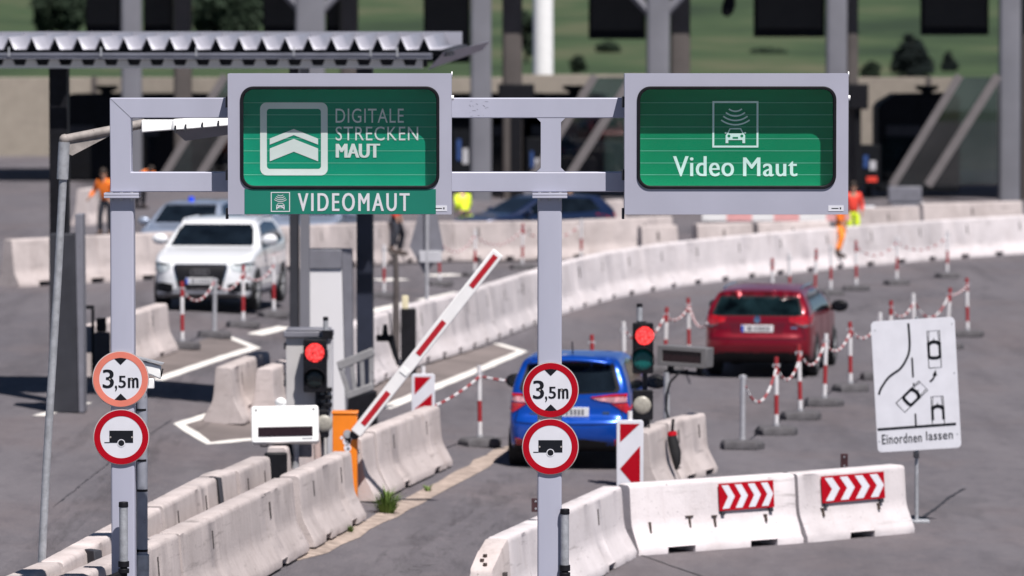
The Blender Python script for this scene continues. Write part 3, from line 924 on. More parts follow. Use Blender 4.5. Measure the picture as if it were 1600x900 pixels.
def box_sign(label, x0, x1, y0, y1, green, name='box_sign'):
    """housing with a recessed green panel of lamellae behind a glazed opening; pixel corners"""
    c = V((x0 + x1) / 2, (y0 + y1) / 2, YS)
    t = thing(name, label, 'toll sign', c)
    qx = lambda px: V(px, 225, YS).x - c.x
    qz = lambda py: V(800, py, YS).z - c.z
    X0, X1, Z0, Z1 = qx(x0), qx(x1), qz(y1), qz(y0)
    oy0, oy1 = y0 + 21, y0 + 179
    ox0, ox1 = x0 + 20.5, x1 - 20
    A0, A1, B0, B1 = qx(ox0), qx(ox1), qz(oy1), qz(oy0)
    inner = rrect(A0, A1, B0, B1, 0.105, 10)
    # outer outline with matching points
    n = len(inner)
    outer = []
    for (a, b) in inner:
        pass
    per = [rrect(X0, X1, Z0, Z1, 0.004, 10)][0]
    mb = MB()
    frame_of(mb, per, inner, 0, 0.03)
    frame_of(mb, rrect(X0, X1, Z0, Z1, 0.004, 10), rrect(X0 + .02, X1 - .02, Z0 + .02, Z1 - .02, 0.004, 10), 0.031, 0.285)
    mb.box(X0 + 0.001, X1 - 0.001, 0.286, 0.296, Z0 + 0.001, Z1 - 0.001)
    hs = mb.build('housing', M['box'], t, sharp=30)
    # small marker plate and hinges
    mb = MB()
    for zz in (0.30, -0.30, -0.62):
        mb.box(X0 - 0.022, X0 - 0.0005, 0.03, 0.10, zz, zz + 0.09)
    mb.build('hinge', M['dgrey'], hs, bevel=0.004)
    mb = MB()
    for zz, xx in ((Z1 - 0.20, X1 + 0.012), (Z1 - 0.004, X1 + 0.002)):
        mb.cyl((X1 - 0.001, 0.06, zz), (xx + .006, 0.06, zz), 0.022, n=12)
    mb.build('latch', M['white_box'], hs)
    mb = MB()
    frame_of(mb, rrect(A0 - .006, A1 + .006, B0 - .006, B1 + .006, 0.11, 10), rrect(A0 + .020, A1 - .020, B0 + .020, B1 - .020, 0.088, 10), -0.014, 0.035)
    mb.build('gasket', M['black'], t, bevel=0.006)
    # recessed reveal behind the opening
    mb = MB()
    frame_of(mb, rrect(A0 - .001, A1 + .001, B0 - .001, B1 + .001, 0.10, 10), rrect(A0 + .010, A1 - .010, B0 + .010, B1 - .010, 0.09, 10), 0.036, 0.176)
    mb.build('reveal', M['white_box'], t)
    mb = MB()
    zs = [B0 - 0.03] + [qz(yy) for yy in (274, 255.5, 236.5, 217.5, 199, 180, 161)] + [B1 + 0.02]
    zs = sorted(zs)
    for a, b in zip(zs[:-1], zs[1:]):
        mb.box(A0 - .02, A1 + .02, 0.178, 0.205, a + 0.0025, b - 0.0025, 0)
    for zz in zs[1:-1]:
        mb.box(A0 - .02, A1 + .02, 0.1765, 0.20, zz - 0.0022, zz + 0.0022, 1)
    pn = mb.build('lamella_panel', [green, M['edge']], t)
    MB().prism(rrect(A0 + .004, A1 - .004, B0 + .004, B1 - .004, 0.09, 8), 0.022, 0.028).build('pane', M['pane'], t)
    pl = MB().box(qx(x1 - 31), qx(x1 - 7), -0.003, 0.0, qz(y1 - 5), qz(y1 - 14)).build('maker_plate', M['white'], t)
    mb = MB()
    mb.box(qx(x1 - 26), qx(x1 - 15), -0.004, -0.003, qz(y1 - 8.7), qz(y1 - 10.0)).box(qx(x1 - 13), qx(x1 - 11), -0.004, -0.003, qz(y1 - 8), qz(y1 - 11.0))
    mb.build('print', M['ink'], pl)
    return t, qx, qz, pn

YL0, YL1 = 0.1742, 0.1764       # lettering sits on the panel
s1, qx, qz, pn = box_sign('wide grey sign box with DIGITALE STRECKEN MAUT on green above a VIDEOMAUT strip', 356, 705.5, 115, 335, M['green1'])
KX = 0.178 / YS                  # the panel lies deeper: scale lettering out by this share
ex = lambda px: V(px, 225, YS + 0.176).x - s1.location.x
ez = lambda py: V(800, py, YS + 0.176).z - s1.location.z
mb = MB()
for txt, xa, xb, ya, yb, bo in (('DIGITALE', 524.5, 631, 192, 169.5, 0.0), ('STRECKEN', 524.5, 653.5, 219.5, 197.5, 0.0), ('MAUT', 524.5, 594, 246.5, 224.5, 0.12)):
    mb.text(txt, ex(xa), ex(xb), ez(ya), ez(yb), YL0, YL1, 0, bo, 1.1 if bo == 0 else 1.0)
mb.build('lettering', M['letter'], s1)
mb = MB()
frame_of(mb, rrect(ex(406.5), ex(512), ez(274), ez(160), 0.055, 8), rrect(ex(417), ex(501.5), ez(264), ez(170), 0.025, 8), YL0, YL1)
for zz, th in ((201.5, 9.5), (217, 20)):
    a, m_, b = ex(421.5), ex(459), ex(497)
    mb.prism([(a, ez(zz + 15)), (m_, ez(zz)), (b, ez(zz + 15)), (b, ez(zz + 15 + th)), (m_, ez(zz + th)), (a, ez(zz + 15 + th))], YL0, YL1)
mb.build('emblem', M['letter'], s1)
mb = MB()
mb.box(qx(382), qx(681), -0.004, -0.0005, qz(334.3), qz(295.5))
st = mb.build('name_strip', M['green3'], s1)
mb = MB().text('VIDEOMAUT', qx(465), qx(640), qz(330), qz(301.5), -0.006, -0.0046, 0, 0.05, 1.28)
mb.build('lettering', M['letter'], st)
mb = MB()
frame_of(mb, rrect(qx(423), qx(453), qz(331), qz(300), .002, 2), rrect(qx(424.4), qx(451.6), qz(329.6), qz(301.4), .002, 2), -0.006, -0.0042)
icon_car(mb, (qx(423) + qx(453)) / 2, qz(322), 13 / S(YS), -0.006, -0.0042)
mb.build('emblem', [M['letter'], M['green3']], st)

s2, qx, qz, pn = box_sign('wide grey sign box reading Video Maut on green, car under radio waves above the words', 976, 1325.5, 115, 335, M['green2'])
ex = lambda px: V(px, 225, YS + 0.176).x - s2.location.x
ez = lambda py: V(800, py, YS + 0.176).z - s2.location.z
M['letter_b'] = mat('pale_blue_lettering', (0.58, 0.72, 0.74), 0.5, 0, 0.04, 5)
mb = MB()
mb.text('Video', ex(1051.5), ex(1147), ez(275.5), ez(244), YL0, YL1, 0, 0.045, 1.06)
mb.text('Maut', ex(1161), ex(1246), ez(275.5), ez(246), YL0, YL1, 0, 0.045, 1.06)
mb.build('lettering', M['letter_b'], s2)
mb = MB()
frame_of(mb, rrect(ex(1113), ex(1185), ez(230.5), ez(158), .002, 2), rrect(ex(1116), ex(1182), ez(227.5), ez(161), .002, 2), YL0, YL1)
icon_car(mb, ex(1149), ez(211.5), 30.5 / S(YS + .18), YL0, YL1)
mb.build('emblem', [M['letter_b'], M['green2']], s2)

# ---------------------------------------------------------------- round prohibition signs
def round_sign(label, px, py, r_px, ring, kind, Y=YB - 0.003):
    c = V(px, py, Y)
    t = thing('round_sign', label, 'road sign', c, group='round prohibition signs')
    s = 1.0 / S(Y) * r_px / 45.0        # one photograph pixel at the sign, in metres
    rr = 45 * s
    pl = MB().disc(0, 0, rr, 0.0, 0.012, 0, 72).build('plate', M['plate_edge'], t)
    MB().disc(0, 0, rr - 1.0 * s, -0.0022, -0.0004, 0, 72).build('face', M['white'], t)
    MB().ring(0, 0, 33.8 * s, 43.6 * s, -0.0042, -0.0024, 0, 72).build('border', ring, t)
    mb = MB()
    y0, y1 = -0.0042, -0.0024
    if kind == 'h':
        for sg in (1, -1):
            mb.prism([(-10 * s, sg * 32.6 * s), (0, sg * 34.0 * s), (10 * s, sg * 32.6 * s), (0.3 * s, sg * 23 * s), (-.3 * s, sg * 23 * s)], y0, y1)
        mb.text('3', -28.5 * s, -10.5 * s, -14 * s, 15.5 * s, y0, y1, 0, 0.055)
        mb.text(',', -9.2 * s, -5.5 * s, -19 * s, -10 * s, y0, y1, 0, 0.06)
        mb.text('5', -3.5 * s, 8.5 * s, -13.5 * s, 5.5 * s, y0, y1, 0, 0.06)
        mb.text('m', 11.5 * s, 28.5 * s, -13.5 * s, 2.5 * s, y0, y1, 0, 0.10)
    else:
        cx = 1.0 * s
        mb.prism([(-19 * s, -9.0 * s), (19 * s, -9.0 * s), (19 * s, 10.5 * s), (-19 * s, 10.5 * s)], y0, y1)
        mb.prism([(-27 * s, -9.3 * s), (-19.1 * s, -9.3 * s), (-19.1 * s, -8.0 * s), (-27 * s, -8.0 * s)], y0, y1)
        mb.ring(0, -9.5 * s, 4.9 * s, 6.2 * s, y0 - 0.001, y0 - 0.0001, 1, 32)
        mb.disc(0, -9.5 * s, 4.9 * s, y0 - 0.0009, y0 - 0.0001, 0, 32)
    mb.build('symbol', [M['ink'], M['white']], t)
    mb = MB()
    for z in (0.08, -0.08): mb.box(-0.13, 0.13, 0.0135, 0.030, z - 0.02, z + 0.02)
    mb.build('clamp', M['galv'], t)
    mb = MB()
    for x in (-0.09, 0.09): mb.cyl((x, -0.006, 0.0), (x, -0.002, 0.0), 0.008, n=8)
    mb.build('rivet', M['plate_edge'], t)
    return t
round_sign('round 3,5 m height limit sign with faded pinkish border on the left gantry post', 188.5, 592.5, 44.5, M['pink'], 'h')
round_sign('round no trailers sign with chipped dark red border on the left gantry post', 189.5, 683, 44, M['red'], 't')
round_sign('round 3,5 m height limit sign with strong red border on the right gantry post', 860.5, 609.5, 44, M['red'], 'h')
round_sign('round no trailers sign with clean red border low on the right gantry post', 860, 698, 44.5, M['red'], 't')

# ---------------------------------------------------------------- capped tubes at the posts
def cap_tube(label, px, y0, y1, Y, bracket=True):
    a = V(px, y1, Y); b = V(px, y0, Y)
    t = thing('capped_tube', label, 'tube', a, group='capped tubes at the gantry posts')
    h = b.z - a.z
    MB().cyl((0, 0, 0.03), (0, 0, h - 0.03), 0.036, n=20).build('tube', M['galv'], t)
    MB().cyl((0, 0, h - 0.045), (0, 0, h), 0.041, 0.039, n=20).build('cap', M['black'], t, bevel=0.006)
    MB().cyl((0, 0, 0.0), (0, 0, 0.05), 0.046, n=20).cyl((0, 0, -0.05), (0, 0, -0.012), 0.046, n=20).cyl((0, 0, -0.4), (0, 0, 0.0), 0.03, n=12).build('collar', M['black'], t, bevel=0.004)
    if bracket:
        MB().tube([(0.0, 0.0, -0.05), (-0.08, 0.0, -0.09), (-0.2, 0.0, -0.12), (-0.32, 0.02, -0.22)], 0.035, 10).build('hose', M['black'], t)
    lo = gz(a.x) - a.z
    MB().cyl((0, 0.03, lo), (0, 0.03, -0.05), 0.028, n=12).build('stand', M['dgrey'], t)
cap_tube('grey capped tube with black hose in front of the left gantry post', 193.3, 784, 886, YB - 0.14)
cap_tube('grey capped tube right beside the right gantry post', 882.5, 795, 892, YB - 0.02, False)

# dark plates bolted on barriers
def plate_on(label, px0, px1, py0, py1, Y):
    a = V(px0, py1, Y); b = V(px1, py0, Y)
    t = thing('marker_bracket', label, 'bracket', ((a.x + b.x) / 2, Y, a.z), group='dark brackets on the barriers')
    w_ = (b.x - a.x) / 2; h = b.z - a.z
    MB().box(-w_, w_, 0, 0.04, 0, h).build('plate', M['rust_red'], t, bevel=0.004)
    MB().cyl((0, -0.004, h * .8), (0, 0, h * .8), 0.012, n=8).cyl((0, -0.004, h * .25), (0, 0, h * .25), 0.012, n=8).build('bolt', M['bolt'], t)
M['rust_red'] = mat('maroon_plate', (0.045, 0.014, 0.018), 0.6, 0, 0.3, 12)
plate_on('dark maroon bracket on the barrier just left of the right gantry post', 830.5, 844, 779, 800, 53.6)
plate_on('dark maroon bracket standing on top of the barrier with the right chevron board', 1313.5, 1325, 709, 734, 61.4)

# ---------------------------------------------------------------- street lamp at the left
M['arm'] = mat('weathered_lamp_arm', (0.25, 0.225, 0.215), 0.7, 0.1, 0.3, 9, dark=(0.12, 0.09, 0.08, 1), dthr=0.6)
def street_lamp():
    Y = 46.0
    pts = [(64, 905), (72, 740), (80, 600), (90, 440), (99, 270)]
    b = V(63, 930, Y)
    base = Vector((b.x - .02, Y, gz(b.x)))
    t = thing('street_lamp', 'thin leaning grey lamp post at the left with a long arm reaching behind the gantry', 'street lamp', base)
    rel = lambda px, py, dy=0: V(px, py, Y + dy) - base
    P = [Vector((rel(63, 930).x - .01, 0, 0))] + [rel(*p_) for p_ in pts]
    MB().tube(P, 0.036, 16).build('pole', M['galv'], t)
    P2 = [rel(97.5, 280), rel(99.5, 240), rel(100.5, 222)]
    MB().tube(P2, 0.052, 16).build('sleeve', M['galv'], t)
    ar = MB()
    a, b_ = rel(101, 218), rel(226, 193, 0.3)
    ar.tube([a, a.lerp(b_, .5), b_], 0.043, 16)
    ar.ball(a, 0.051, 12)
    ar.hexa([rel(106, 240) + Vector((0, -.01, 0)), rel(113, 243) + Vector((0, -.01, 0)), rel(113, 243) + Vector((0, .01, 0)), rel(106, 240) + Vector((0, .01, 0)),
             rel(106, 222) + Vector((0, -.01, 0)), rel(185, 205, .2) + Vector((0, -.01, 0)), rel(185, 205, .2) + Vector((0, .01, 0)), rel(106, 222) + Vector((0, .01, 0))])
    ar.build('arm', M['arm'], t)
    hd = MB()
    # tapered luminaire
    rows = []
    for px, u, l, dw in ((222, 187, 207, .10), (270, 187, 203, .14), (273, 186, 203, .17), (356, 181, 196, .17), (372, 184, 192, .08)):
        A_ = rel(px, u, .3); B_ = rel(px, l, .3)
        rows.append([(A_.x, A_.y - dw, B_.z), (A_.x, A_.y + dw, B_.z), (A_.x, A_.y + dw * .8, A_.z), (A_.x, A_.y - dw * .8, A_.z)])
    hd.loft(rows)
    h = hd.build('lamp_head', M['white_box'], t, bevel=0.01)
    lo = MB()
    rows = []
    for px, u, l, dw in ((274, 203.5, 205, .15), (290, 203, 220, .12), (372, 192, 208, .12), (384, 191, 194, .1)):
        A_ = rel(px, u, .3); B_ = rel(px, l, .3)
        rows.append([(A_.x, A_.y - dw * .55, B_.z), (A_.x, A_.y + dw * .55, B_.z), (A_.x, A_.y + dw, A_.z), (A_.x, A_.y - dw, A_.z)])
    lo.loft(rows)
    lo.build('reflector_bowl', M['mgrey'], t)
    cl = MB()
    for px in (276, 292, 318, 343):
        A_ = rel(px, 204 - (px - 276) * .11, .3); cl.box(A_.x - .008, A_.x + .008, A_.y - .18, A_.y - .165, A_.z - .02, A_.z + .05)
    cl.build('clip', M['dgrey'], h)
street_lamp()

# ---------------------------------------------------------------- camera mast by the left post
M['galv_dark'] = mat('painted_mast', (0.27, 0.28, 0.33), 0.5, 0.1, 0.15, 8, dark=(0.16, 0.15, 0.16, 1))
def camera_mast():
    Y = 44.5
    a = V(222, 880, Y); base = Vector((a.x, Y, gz(a.x)))
    t = thing('camera_mast', 'grey strapped mast with a white camera, standing behind the left gantry post', 'mast', base)
    rel = lambda px, py, dy=0: V(px, py, Y + dy) - base
    MB().cyl((0, 0, 0), rel(222, 562), 0.047, n=18).build('pole', M['galv_dark'], t)
    MB().cyl((0, 0, 0), (0, 0, rel(222, 866).z), 0.062, n=18).build('sleeve', M['galv'], t, bevel=0.004)
    for py in (640, 719, 766, 860):
        z = rel(222, py).z
        MB().cyl((0, 0, z - .010), (0, 0, z + .010), 0.051, n=18).build('strap', M['black'], t)
    MB().tube([rel(214.5, 560, .02), rel(214.5, 700, .02), rel(214.5, 856, .02), rel(217, 880, .02)], 0.014, 8).build('cable', M['black'], t)
    c = rel(238, 573)
    mb = MB()
    rows = []
    for u, w_, h0, h1 in ((-0.16, .05, -.045, .05), (0.0, .055, -.05, .055), (0.075, .055, -.065, .05)):
        # body points to the right and slightly down
        x = c.x + u; z = c.z - 0.25 * (u + .1)
        rows.append([(x, -w_, z + h0), (x, w_, z + h0), (x, w_, z + h1), (x, -w_, z + h1)])
    mb.loft(rows)
    cb = mb.build('camera', M['white_box'], t, bevel=0.012)
    mb = MB(); x = c.x + 0.077; z = c.z - 0.05
    mb.cyl((x, 0, z), (x + .012, 0, z - .003), 0.036, n=16)
    mb.build('lens', M['black'], cb)
    mb = MB()
    mb.hexa([(c.x - .18, -.075, c.z + .085), (c.x + .09, -.075, c.z + .02), (c.x + .09, .075, c.z + .02), (c.x - .18, .075, c.z + .085),
             (c.x - .18, -.075, c.z + .10), (c.x + .10, -.075, c.z + .032), (c.x + .10, .075, c.z + .032), (c.x - .18, .075, c.z + .10)])
    mb.build('sun_hood', M['galv'], cb)
    mb = MB()
    p = rel(234, 598)
    mb.box(p.x - .05, p.x + .04, -.05, .05, p.z - .05, p.z + .04)
    mb.cyl((p.x - .02, 0, p.z), (c.x - .05, 0, c.z - .04), 0.02, n=10)
    mb.build('bracket', M['white_box'], t, bevel=0.008)
    MB().box(-0.10, -0.06, -.06, .02, rel(222, 885).z, rel(222, 857).z).build('junction_box', M['black'], t, bevel=.006)
camera_mast()

# ---------------------------------------------------------------- merge sign at the right
def merge_sign():
    g = G(1431, 816)
    Y = g.y
    t = thing('merge_sign', 'white board with three car outlines and the words Einordnen lassen on a thin post', 'road sign', g)
    cxy = V(1431, 600.5, Y)
    k = 1 / S(Y)
    W, H = 131.5 * k, 205.5 * k
    pl = bpy.data.objects.new('board', None)
    roll = R(-3.9)
    zc = cxy.z - g.z
    rot = Matrix.Rotation(R(3.4), 3, 'Y').inverted()
    def xf(o):
        o.rotation_euler = (0, R(-3.3), R(2)); o.location = (cxy.x - g.x, -0.05, zc)
        return o
    bd = xf(MB().prism(rrect(-W / 2, W / 2, -H / 2, H / 2, 0.055, 8), 0, 0.012).build('board', M['white'], t))
    # drawing, in board pixels from its upper left corner (131.5 x 205.5)
    u = lambda a, b: ((a - 65.75) * k, (102.75 - b) * k)
    y0, y1 = -0.003, -0.0006
    def stroke(mb, pts, wd, m=0):
        P = [Vector(u(*p_)) for p_ in pts]
        n = len(P)
        Lf = []; Rt = []
        for i in range(n):
            d = (P[min(i + 1, n - 1)] - P[max(i - 1, 0)]).normalized(); nn = Vector((-d.y, d.x)) * wd * k * .6
            Lf.append(P[i] + nn); Rt.append(P[i] - nn)
        for i in range(n - 1):
            mb.prism([tuple(Lf[i]), tuple(Rt[i]), tuple(Rt[i + 1]), tuple(Lf[i + 1])], y0, y1, m)
    mb = MB()
    cur = [(58.5, 6), (59, 20), (59, 38), (57, 52), (52, 63), (46, 72), (40, 78), (30, 84), (22, 90), (14, 100), (9, 108), (6.5, 115)]
    def smooth(c):
        out = []
        for i in range(len(c) - 1):
            p0, p1, p2, p3 = c[max(i - 1, 0)], c[i], c[i + 1], c[min(i + 2, len(c) - 1)]
            for j in range(4):
                t_ = j / 4
                out.append(tuple(0.5 * (2 * p1[d] + (p2[d] - p0[d]) * t_ + (2 * p0[d] - 5 * p1[d] + 4 * p2[d] - p3[d]) * t_ ** 2 + (3 * p1[d] - p0[d] - 3 * p2[d] + p3[d]) * t_ ** 3) for d in (0, 1)))
        return out + [c[-1]]
    stroke(mb, smooth(cur), 2.9)
    stroke(mb, [(61.5, 60), (61.5, 91)], 2.3)
    stroke(mb, [(61.8, 100), (61.8, 104)], 1.8)
    stroke(mb, [(62, 148), (62, 168)], 2.3)
    stroke(mb, [(1.5, 169.5), (125, 168)], 3.3)
    mb.build('lane_lines', M['ink'], bd)
    def car_top(cx, cy, L, W_, ang, clip=None):
        mb = MB()
        ca, sa = math.cos(R(ang)), math.sin(R(ang))
        def q2(a, b): return (cx + a * ca - b * sa, cy + a * sa + b * ca)
        def path(pts, wd): stroke(mb, [q2(*p_) for p_ in pts], wd)
        h, v = W_ / 2, L / 2
        e_ = v if clip is None else clip
        path([(-h, e_), (-h, -v), (h, -v), (h, e_)] + ([(-h, e_)] if clip is None else []), 1.0)
        path([(-h + 1, -v * .35), (-h + 1, min(e_, v * .42))], 3.4); path([(h - 1, -v * .35), (h - 1, min(e_, v * .42))], 3.4)
        path([(-h, -v * .24), (-h * .5, -v * .37), (0, -v * .41), (h * .5, -v * .37), (h, -v * .24)], 4.6)
        if clip is None:
            path([(-h, v * .40), (-h * .4, v * .47), (h * .4, v * .47), (h, v * .40)], 4.2)
        path([(-h * .7, -v * .98), (-h * .85, -v * .3)], .8); path([(h * .7, -v * .98), (h * .85, -v * .3)], .8); path([(0, -v * .62), (0, -v * .4)], .8)
        mb.build('car_outline', M['ink'], bd)
    car_top(97, 49, 58, 19.5, 0)
    car_top(58, 121, 50, 20, 49)
    car_top(97.5, 149, 52, 19, 0, clip=18)
    mb = MB()
    stroke(mb, smooth([(87.5, 99.5), (92, 96), (95, 91), (96, 87)]), 2.6)
    mb.prism([u(92.2, 89.5), u(99.2, 91), u(97.5, 81)], y0, y1)
    mb.build('arrow', M['ink'], bd)
    MB().text('Einordnen', u(7.5, 0)[0], u(70, 0)[0], u(0, 193)[1], u(0, 178)[1], y0, y1, 0, 0.025, 1.1).text('lassen', u(77, 0)[0], u(119, 0)[0], u(0, 191)[1], u(0, 177)[1], y0, y1, 0, 0.025, 1.1).build('lettering', M['ink'], bd)
    mb = MB()
    for a, b in ((6, 14), (127, 11), (126.5, 88), (3.5, 188), (126, 184)):
        x, z = u(a, b); mb.cyl((x, -.004, z), (x, 0, z), 0.010, n=8)
    mb.build('rivet', M['galv'], bd)
    MB().cyl((0.01, 0.02, 0), (0.0, 0.02, zc + H / 2 + 0.02), 0.024, n=14).build('post', M['galv'], t)
    z = V(1431, 710, Y).z - g.z
    MB().box(-.03, .035, -.05, .05, z - .04, z + .03).build('clamp', M['dgrey'], t, bevel=.004)
    MB().box(-.16, .16, -.12, .12, 0.0, 0.03).build('base_plate', M['galv'], t, bevel=.004)
merge_sign()

# ---------------------------------------------------------------- chevron boards on the right barriers
def chevron_board(label, host, px0, px1):
    """a board clamped to the sloping face of the barrier host, between two pixel columns"""
    bpy.context.view_layer.update()
    inv = host.matrix_world.inverted()
    def along(px):
        # where the column meets the top of the barrier face
        best = min((i / 200 * host['L'] for i in range(201)), key=lambda x: abs(800 + (host.matrix_world @ Vector((x, -.13, .6))).x * F / ((host.matrix_world @ Vector((x, -.13, .6))) - C0).dot(FW) - px))
        return best
    xa, xb = along(px0), along(px1)
    L = xb - xa
    t = thing('chevron_board', label, 'chevron board', host.matrix_world @ Vector(((xa + xb) / 2, -0.150, 0.745)), 0, 'red and white chevron boards')
    t.rotation_euler = host.rotation_euler
    H = 0.315
    rx = R(-4.5)
    pl = MB().box(-L / 2, L / 2, 0, 0.008, -H, 0).build('board', M['red'], t, rot=(rx, 0, 0))
    mb = MB()
    n_ = 4
    step = L / 4.12
    for i in range(n_):
        x = -L / 2 + 0.05 * L + i * step * 0.985
        w_ = step * 0.50; k = step * 0.45
        z0, z1 = -H + 0.022, -0.022
        zm = (z0 + z1) / 2
        P = [(x, z1), (x + w_, z1), (x + w_ + k, zm), (x + w_, z0), (x, z0), (x + k, zm)]
        P = [(min(a, L / 2 - 0.012), b) for a, b in P]
        mb.prism(P, -0.003, -0.0006)
    mb.build('chevrons', M['white'], t, rot=(rx, 0, 0))
    mb = MB()
    for x in (-L * .44, L * .44): mb.box(x - .025, x + .025, -0.005, 0.06, -H - 0.05, -H + 0.0)
    mb.build('clamp', M['dgrey'], t, rot=(rx, 0, 0))
chevron_board('red and white chevron board on the pale barrier with the rusty anchor marks', nb2, 1121, 1207)
chevron_board('red and white chevron board on the pale barrier beside the merge sign post', nb3, 1281, 1379)

# ---------------------------------------------------------------- striped panels
def striped_panel(label, x0, x1, y0, Y, H, up, kind):
    a = V(x0, y0, Y); b = V(x1, y0, Y)
    W = b.x - a.x; cx = (a.x + b.x) / 2
    zg = gz(cx)
    t = thing('warning_board', label, 'warning panel', (cx, Y, zg), group='red and white striped warning panels')
    zt = a.z - zg
    bd = MB().prism(rrect(-W / 2, W / 2, zt - H, zt, 0.035, 6), 0, 0.03).build('board', M['white'], t, bevel=.006)
    mb = MB()
    m_ = 0.04
    xl, xr, zu = -W / 2 + m_, W / 2 - m_, zt - m_ * 1.1
    iw = xr - xl
    if kind == 'a':
        mb.prism([(xl, zu), (xr - .01, zu), (xl, zu - iw * 1.02)], -.003, -.0006)
        mb.prism([(xr, zu - iw * .95), (xr, zu - iw * 2.0), (xl, zu - iw * 2.0), (xl, zu - iw * 1.85)], -.003, -.0006)
    else:
        mb.prism([(xl, zu), (xr - .005, zu), (xl, zu - iw * .92)], -.003, -.0006)
        mb.prism([(xr, zu - iw * 1.1), (xr, zu - iw * 3.2), (xr - iw * .2, zu - iw * 3.2), (xl, zu - iw * 2.25)], -.003, -.0006)
    mb.build('stripes', M['red'], bd)
    MB().cyl((0, 0.05, 0.1), (0, 0.05, zt + up), 0.03, n=12).build('post', M['post_white'], t)
    MB().box(-.3, .3, -.15, .25, 0, 0.11).build('foot', M['foot'], t, bevel=.02)
striped_panel('red and white striped panel left of the blue car, behind the weathered barrier', 643, 679.5, 584, 69.5, 0.75, 0.10, 'a')
striped_panel('tall red and white striped panel with arrow shape, right of the blue car', 963.5, 1005.5, 656.5, 59.6, 1.0, 0.10, 'b')
# ================================================================ left signal island
def signal_head(label, x0, x1, y0, y1, Y, lenses, antenna=None, lower=None, grp='traffic lights'):
    """two-lamp head on a thin mast with a detector on top and a small single lamp below"""
    a = V((x0 + x1) / 2, y1, Y)
    zg = gz(a.x)
    base = Vector((a.x, Y, zg))
    t = thing('traffic_light', label, 'traffic light', base, group=grp)
    rel = lambda px, py: V(px, py, Y) - base
    w_ = (x1 - x0) / 2 / S(Y)
    z0, z1 = rel(0, y1).z, rel(0, y0).z
    hd = MB().prism(rrect(-w_, w_, z0, z1, 0.02, 4), 0, 0.16).build('housing', M['black'], t, bevel=.008)
    for px, py, r, m in lenses:
        c = rel(px, py); rr = r / S(Y)
        mb = MB()
        rows = []
        for y, k in ((0.006, 1.0), (-0.010, 0.9), (-0.020, 0.62), (-0.025, 0.3)):
            rows.append([(c.x + rr * k * math.cos(2 * math.pi * i / 28), y, c.z + rr * k * math.sin(2 * math.pi * i / 28)) for i in range(28)])
        mb.loft(rows)
        ln = mb.build('lens', M[m], t, sharp=80)
        mb = MB()
        # hood: upper three quarters of a tube that gets shorter towards its ends
        n = 24
        vs = []
        for i in range(n + 1):
            ang = R(-25 + 230 * i / n)
            le = 0.11 * (0.35 + 0.65 * max(0, math.sin(ang)))
            for rr_ in (rr * 1.07, rr * 1.13):
                vs += [(c.x + rr_ * math.cos(ang), 0.0, c.z + rr_ * math.sin(ang)), (c.x + rr_ * math.cos(ang), -le, c.z + rr_ * math.sin(ang))]
        fs = []
        for i in range(n):
            o = 4 * i; p = o + 4
            fs += [(o, o + 1, p + 1, p), (o + 2, p + 2, p + 3, o + 3), (o + 1, o + 3, p + 3, p + 1)]
        mb.add(vs, fs); mb.build('visor', M['black'], ln)
    MB().cyl((0.03, 0.19, 0), (0.03, 0.19, z1 - .05), 0.035, n=14).build('mast', M['dgrey'], t)
    mb = MB()
    for z in (z0 + .05, z1 - .08): mb.box(0.0, 0.06, 0.155, 0.24, z - .03, z + .03)
    mb.build('bracket', M['dgrey'], t)
    if antenna:
        c = rel(antenna[0], antenna[2]); d = rel(antenna[0], antenna[1]); r = antenna[3] / S(Y)
        dt = MB().cyl((c.x, .08, c.z + .0), (d.x, .08, d.z), r, n=14).build('detector', M['galv'], t, bevel=.006)
        MB().cyl((d.x, .08, d.z - .01), (d.x, .08, d.z + .035), r * 1.05, n=14).build('cap', M['black'], dt)
        MB().box(c.x - .04, c.x + .09, .05, .11, z1 + .005, c.z).build('bracket', M['black'], dt)
    if lower:
        lx0, lx1, ly0, ly1, cx, cy, r, m = lower
        a_, b_ = rel(lx0, ly1), rel(lx1, ly0)
        lb = MB().prism(rrect(a_.x, b_.x, a_.z, b_.z, .02, 4), 0.0, .13).build('lower_housing', M['black'], t, bevel=.008)
        c = rel(cx, cy); rr = r / S(Y)
        mb = MB()
        rows = [[(c.x + rr * k * math.cos(2 * math.pi * i / 24), y, c.z + rr * k * math.sin(2 * math.pi * i / 24)) for i in range(24)] for y, k in ((0.004, 1), (-.012, .85), (-.02, .4))]
        mb.loft(rows).build('lens', M[m], lb, sharp=80)
    return t, rel

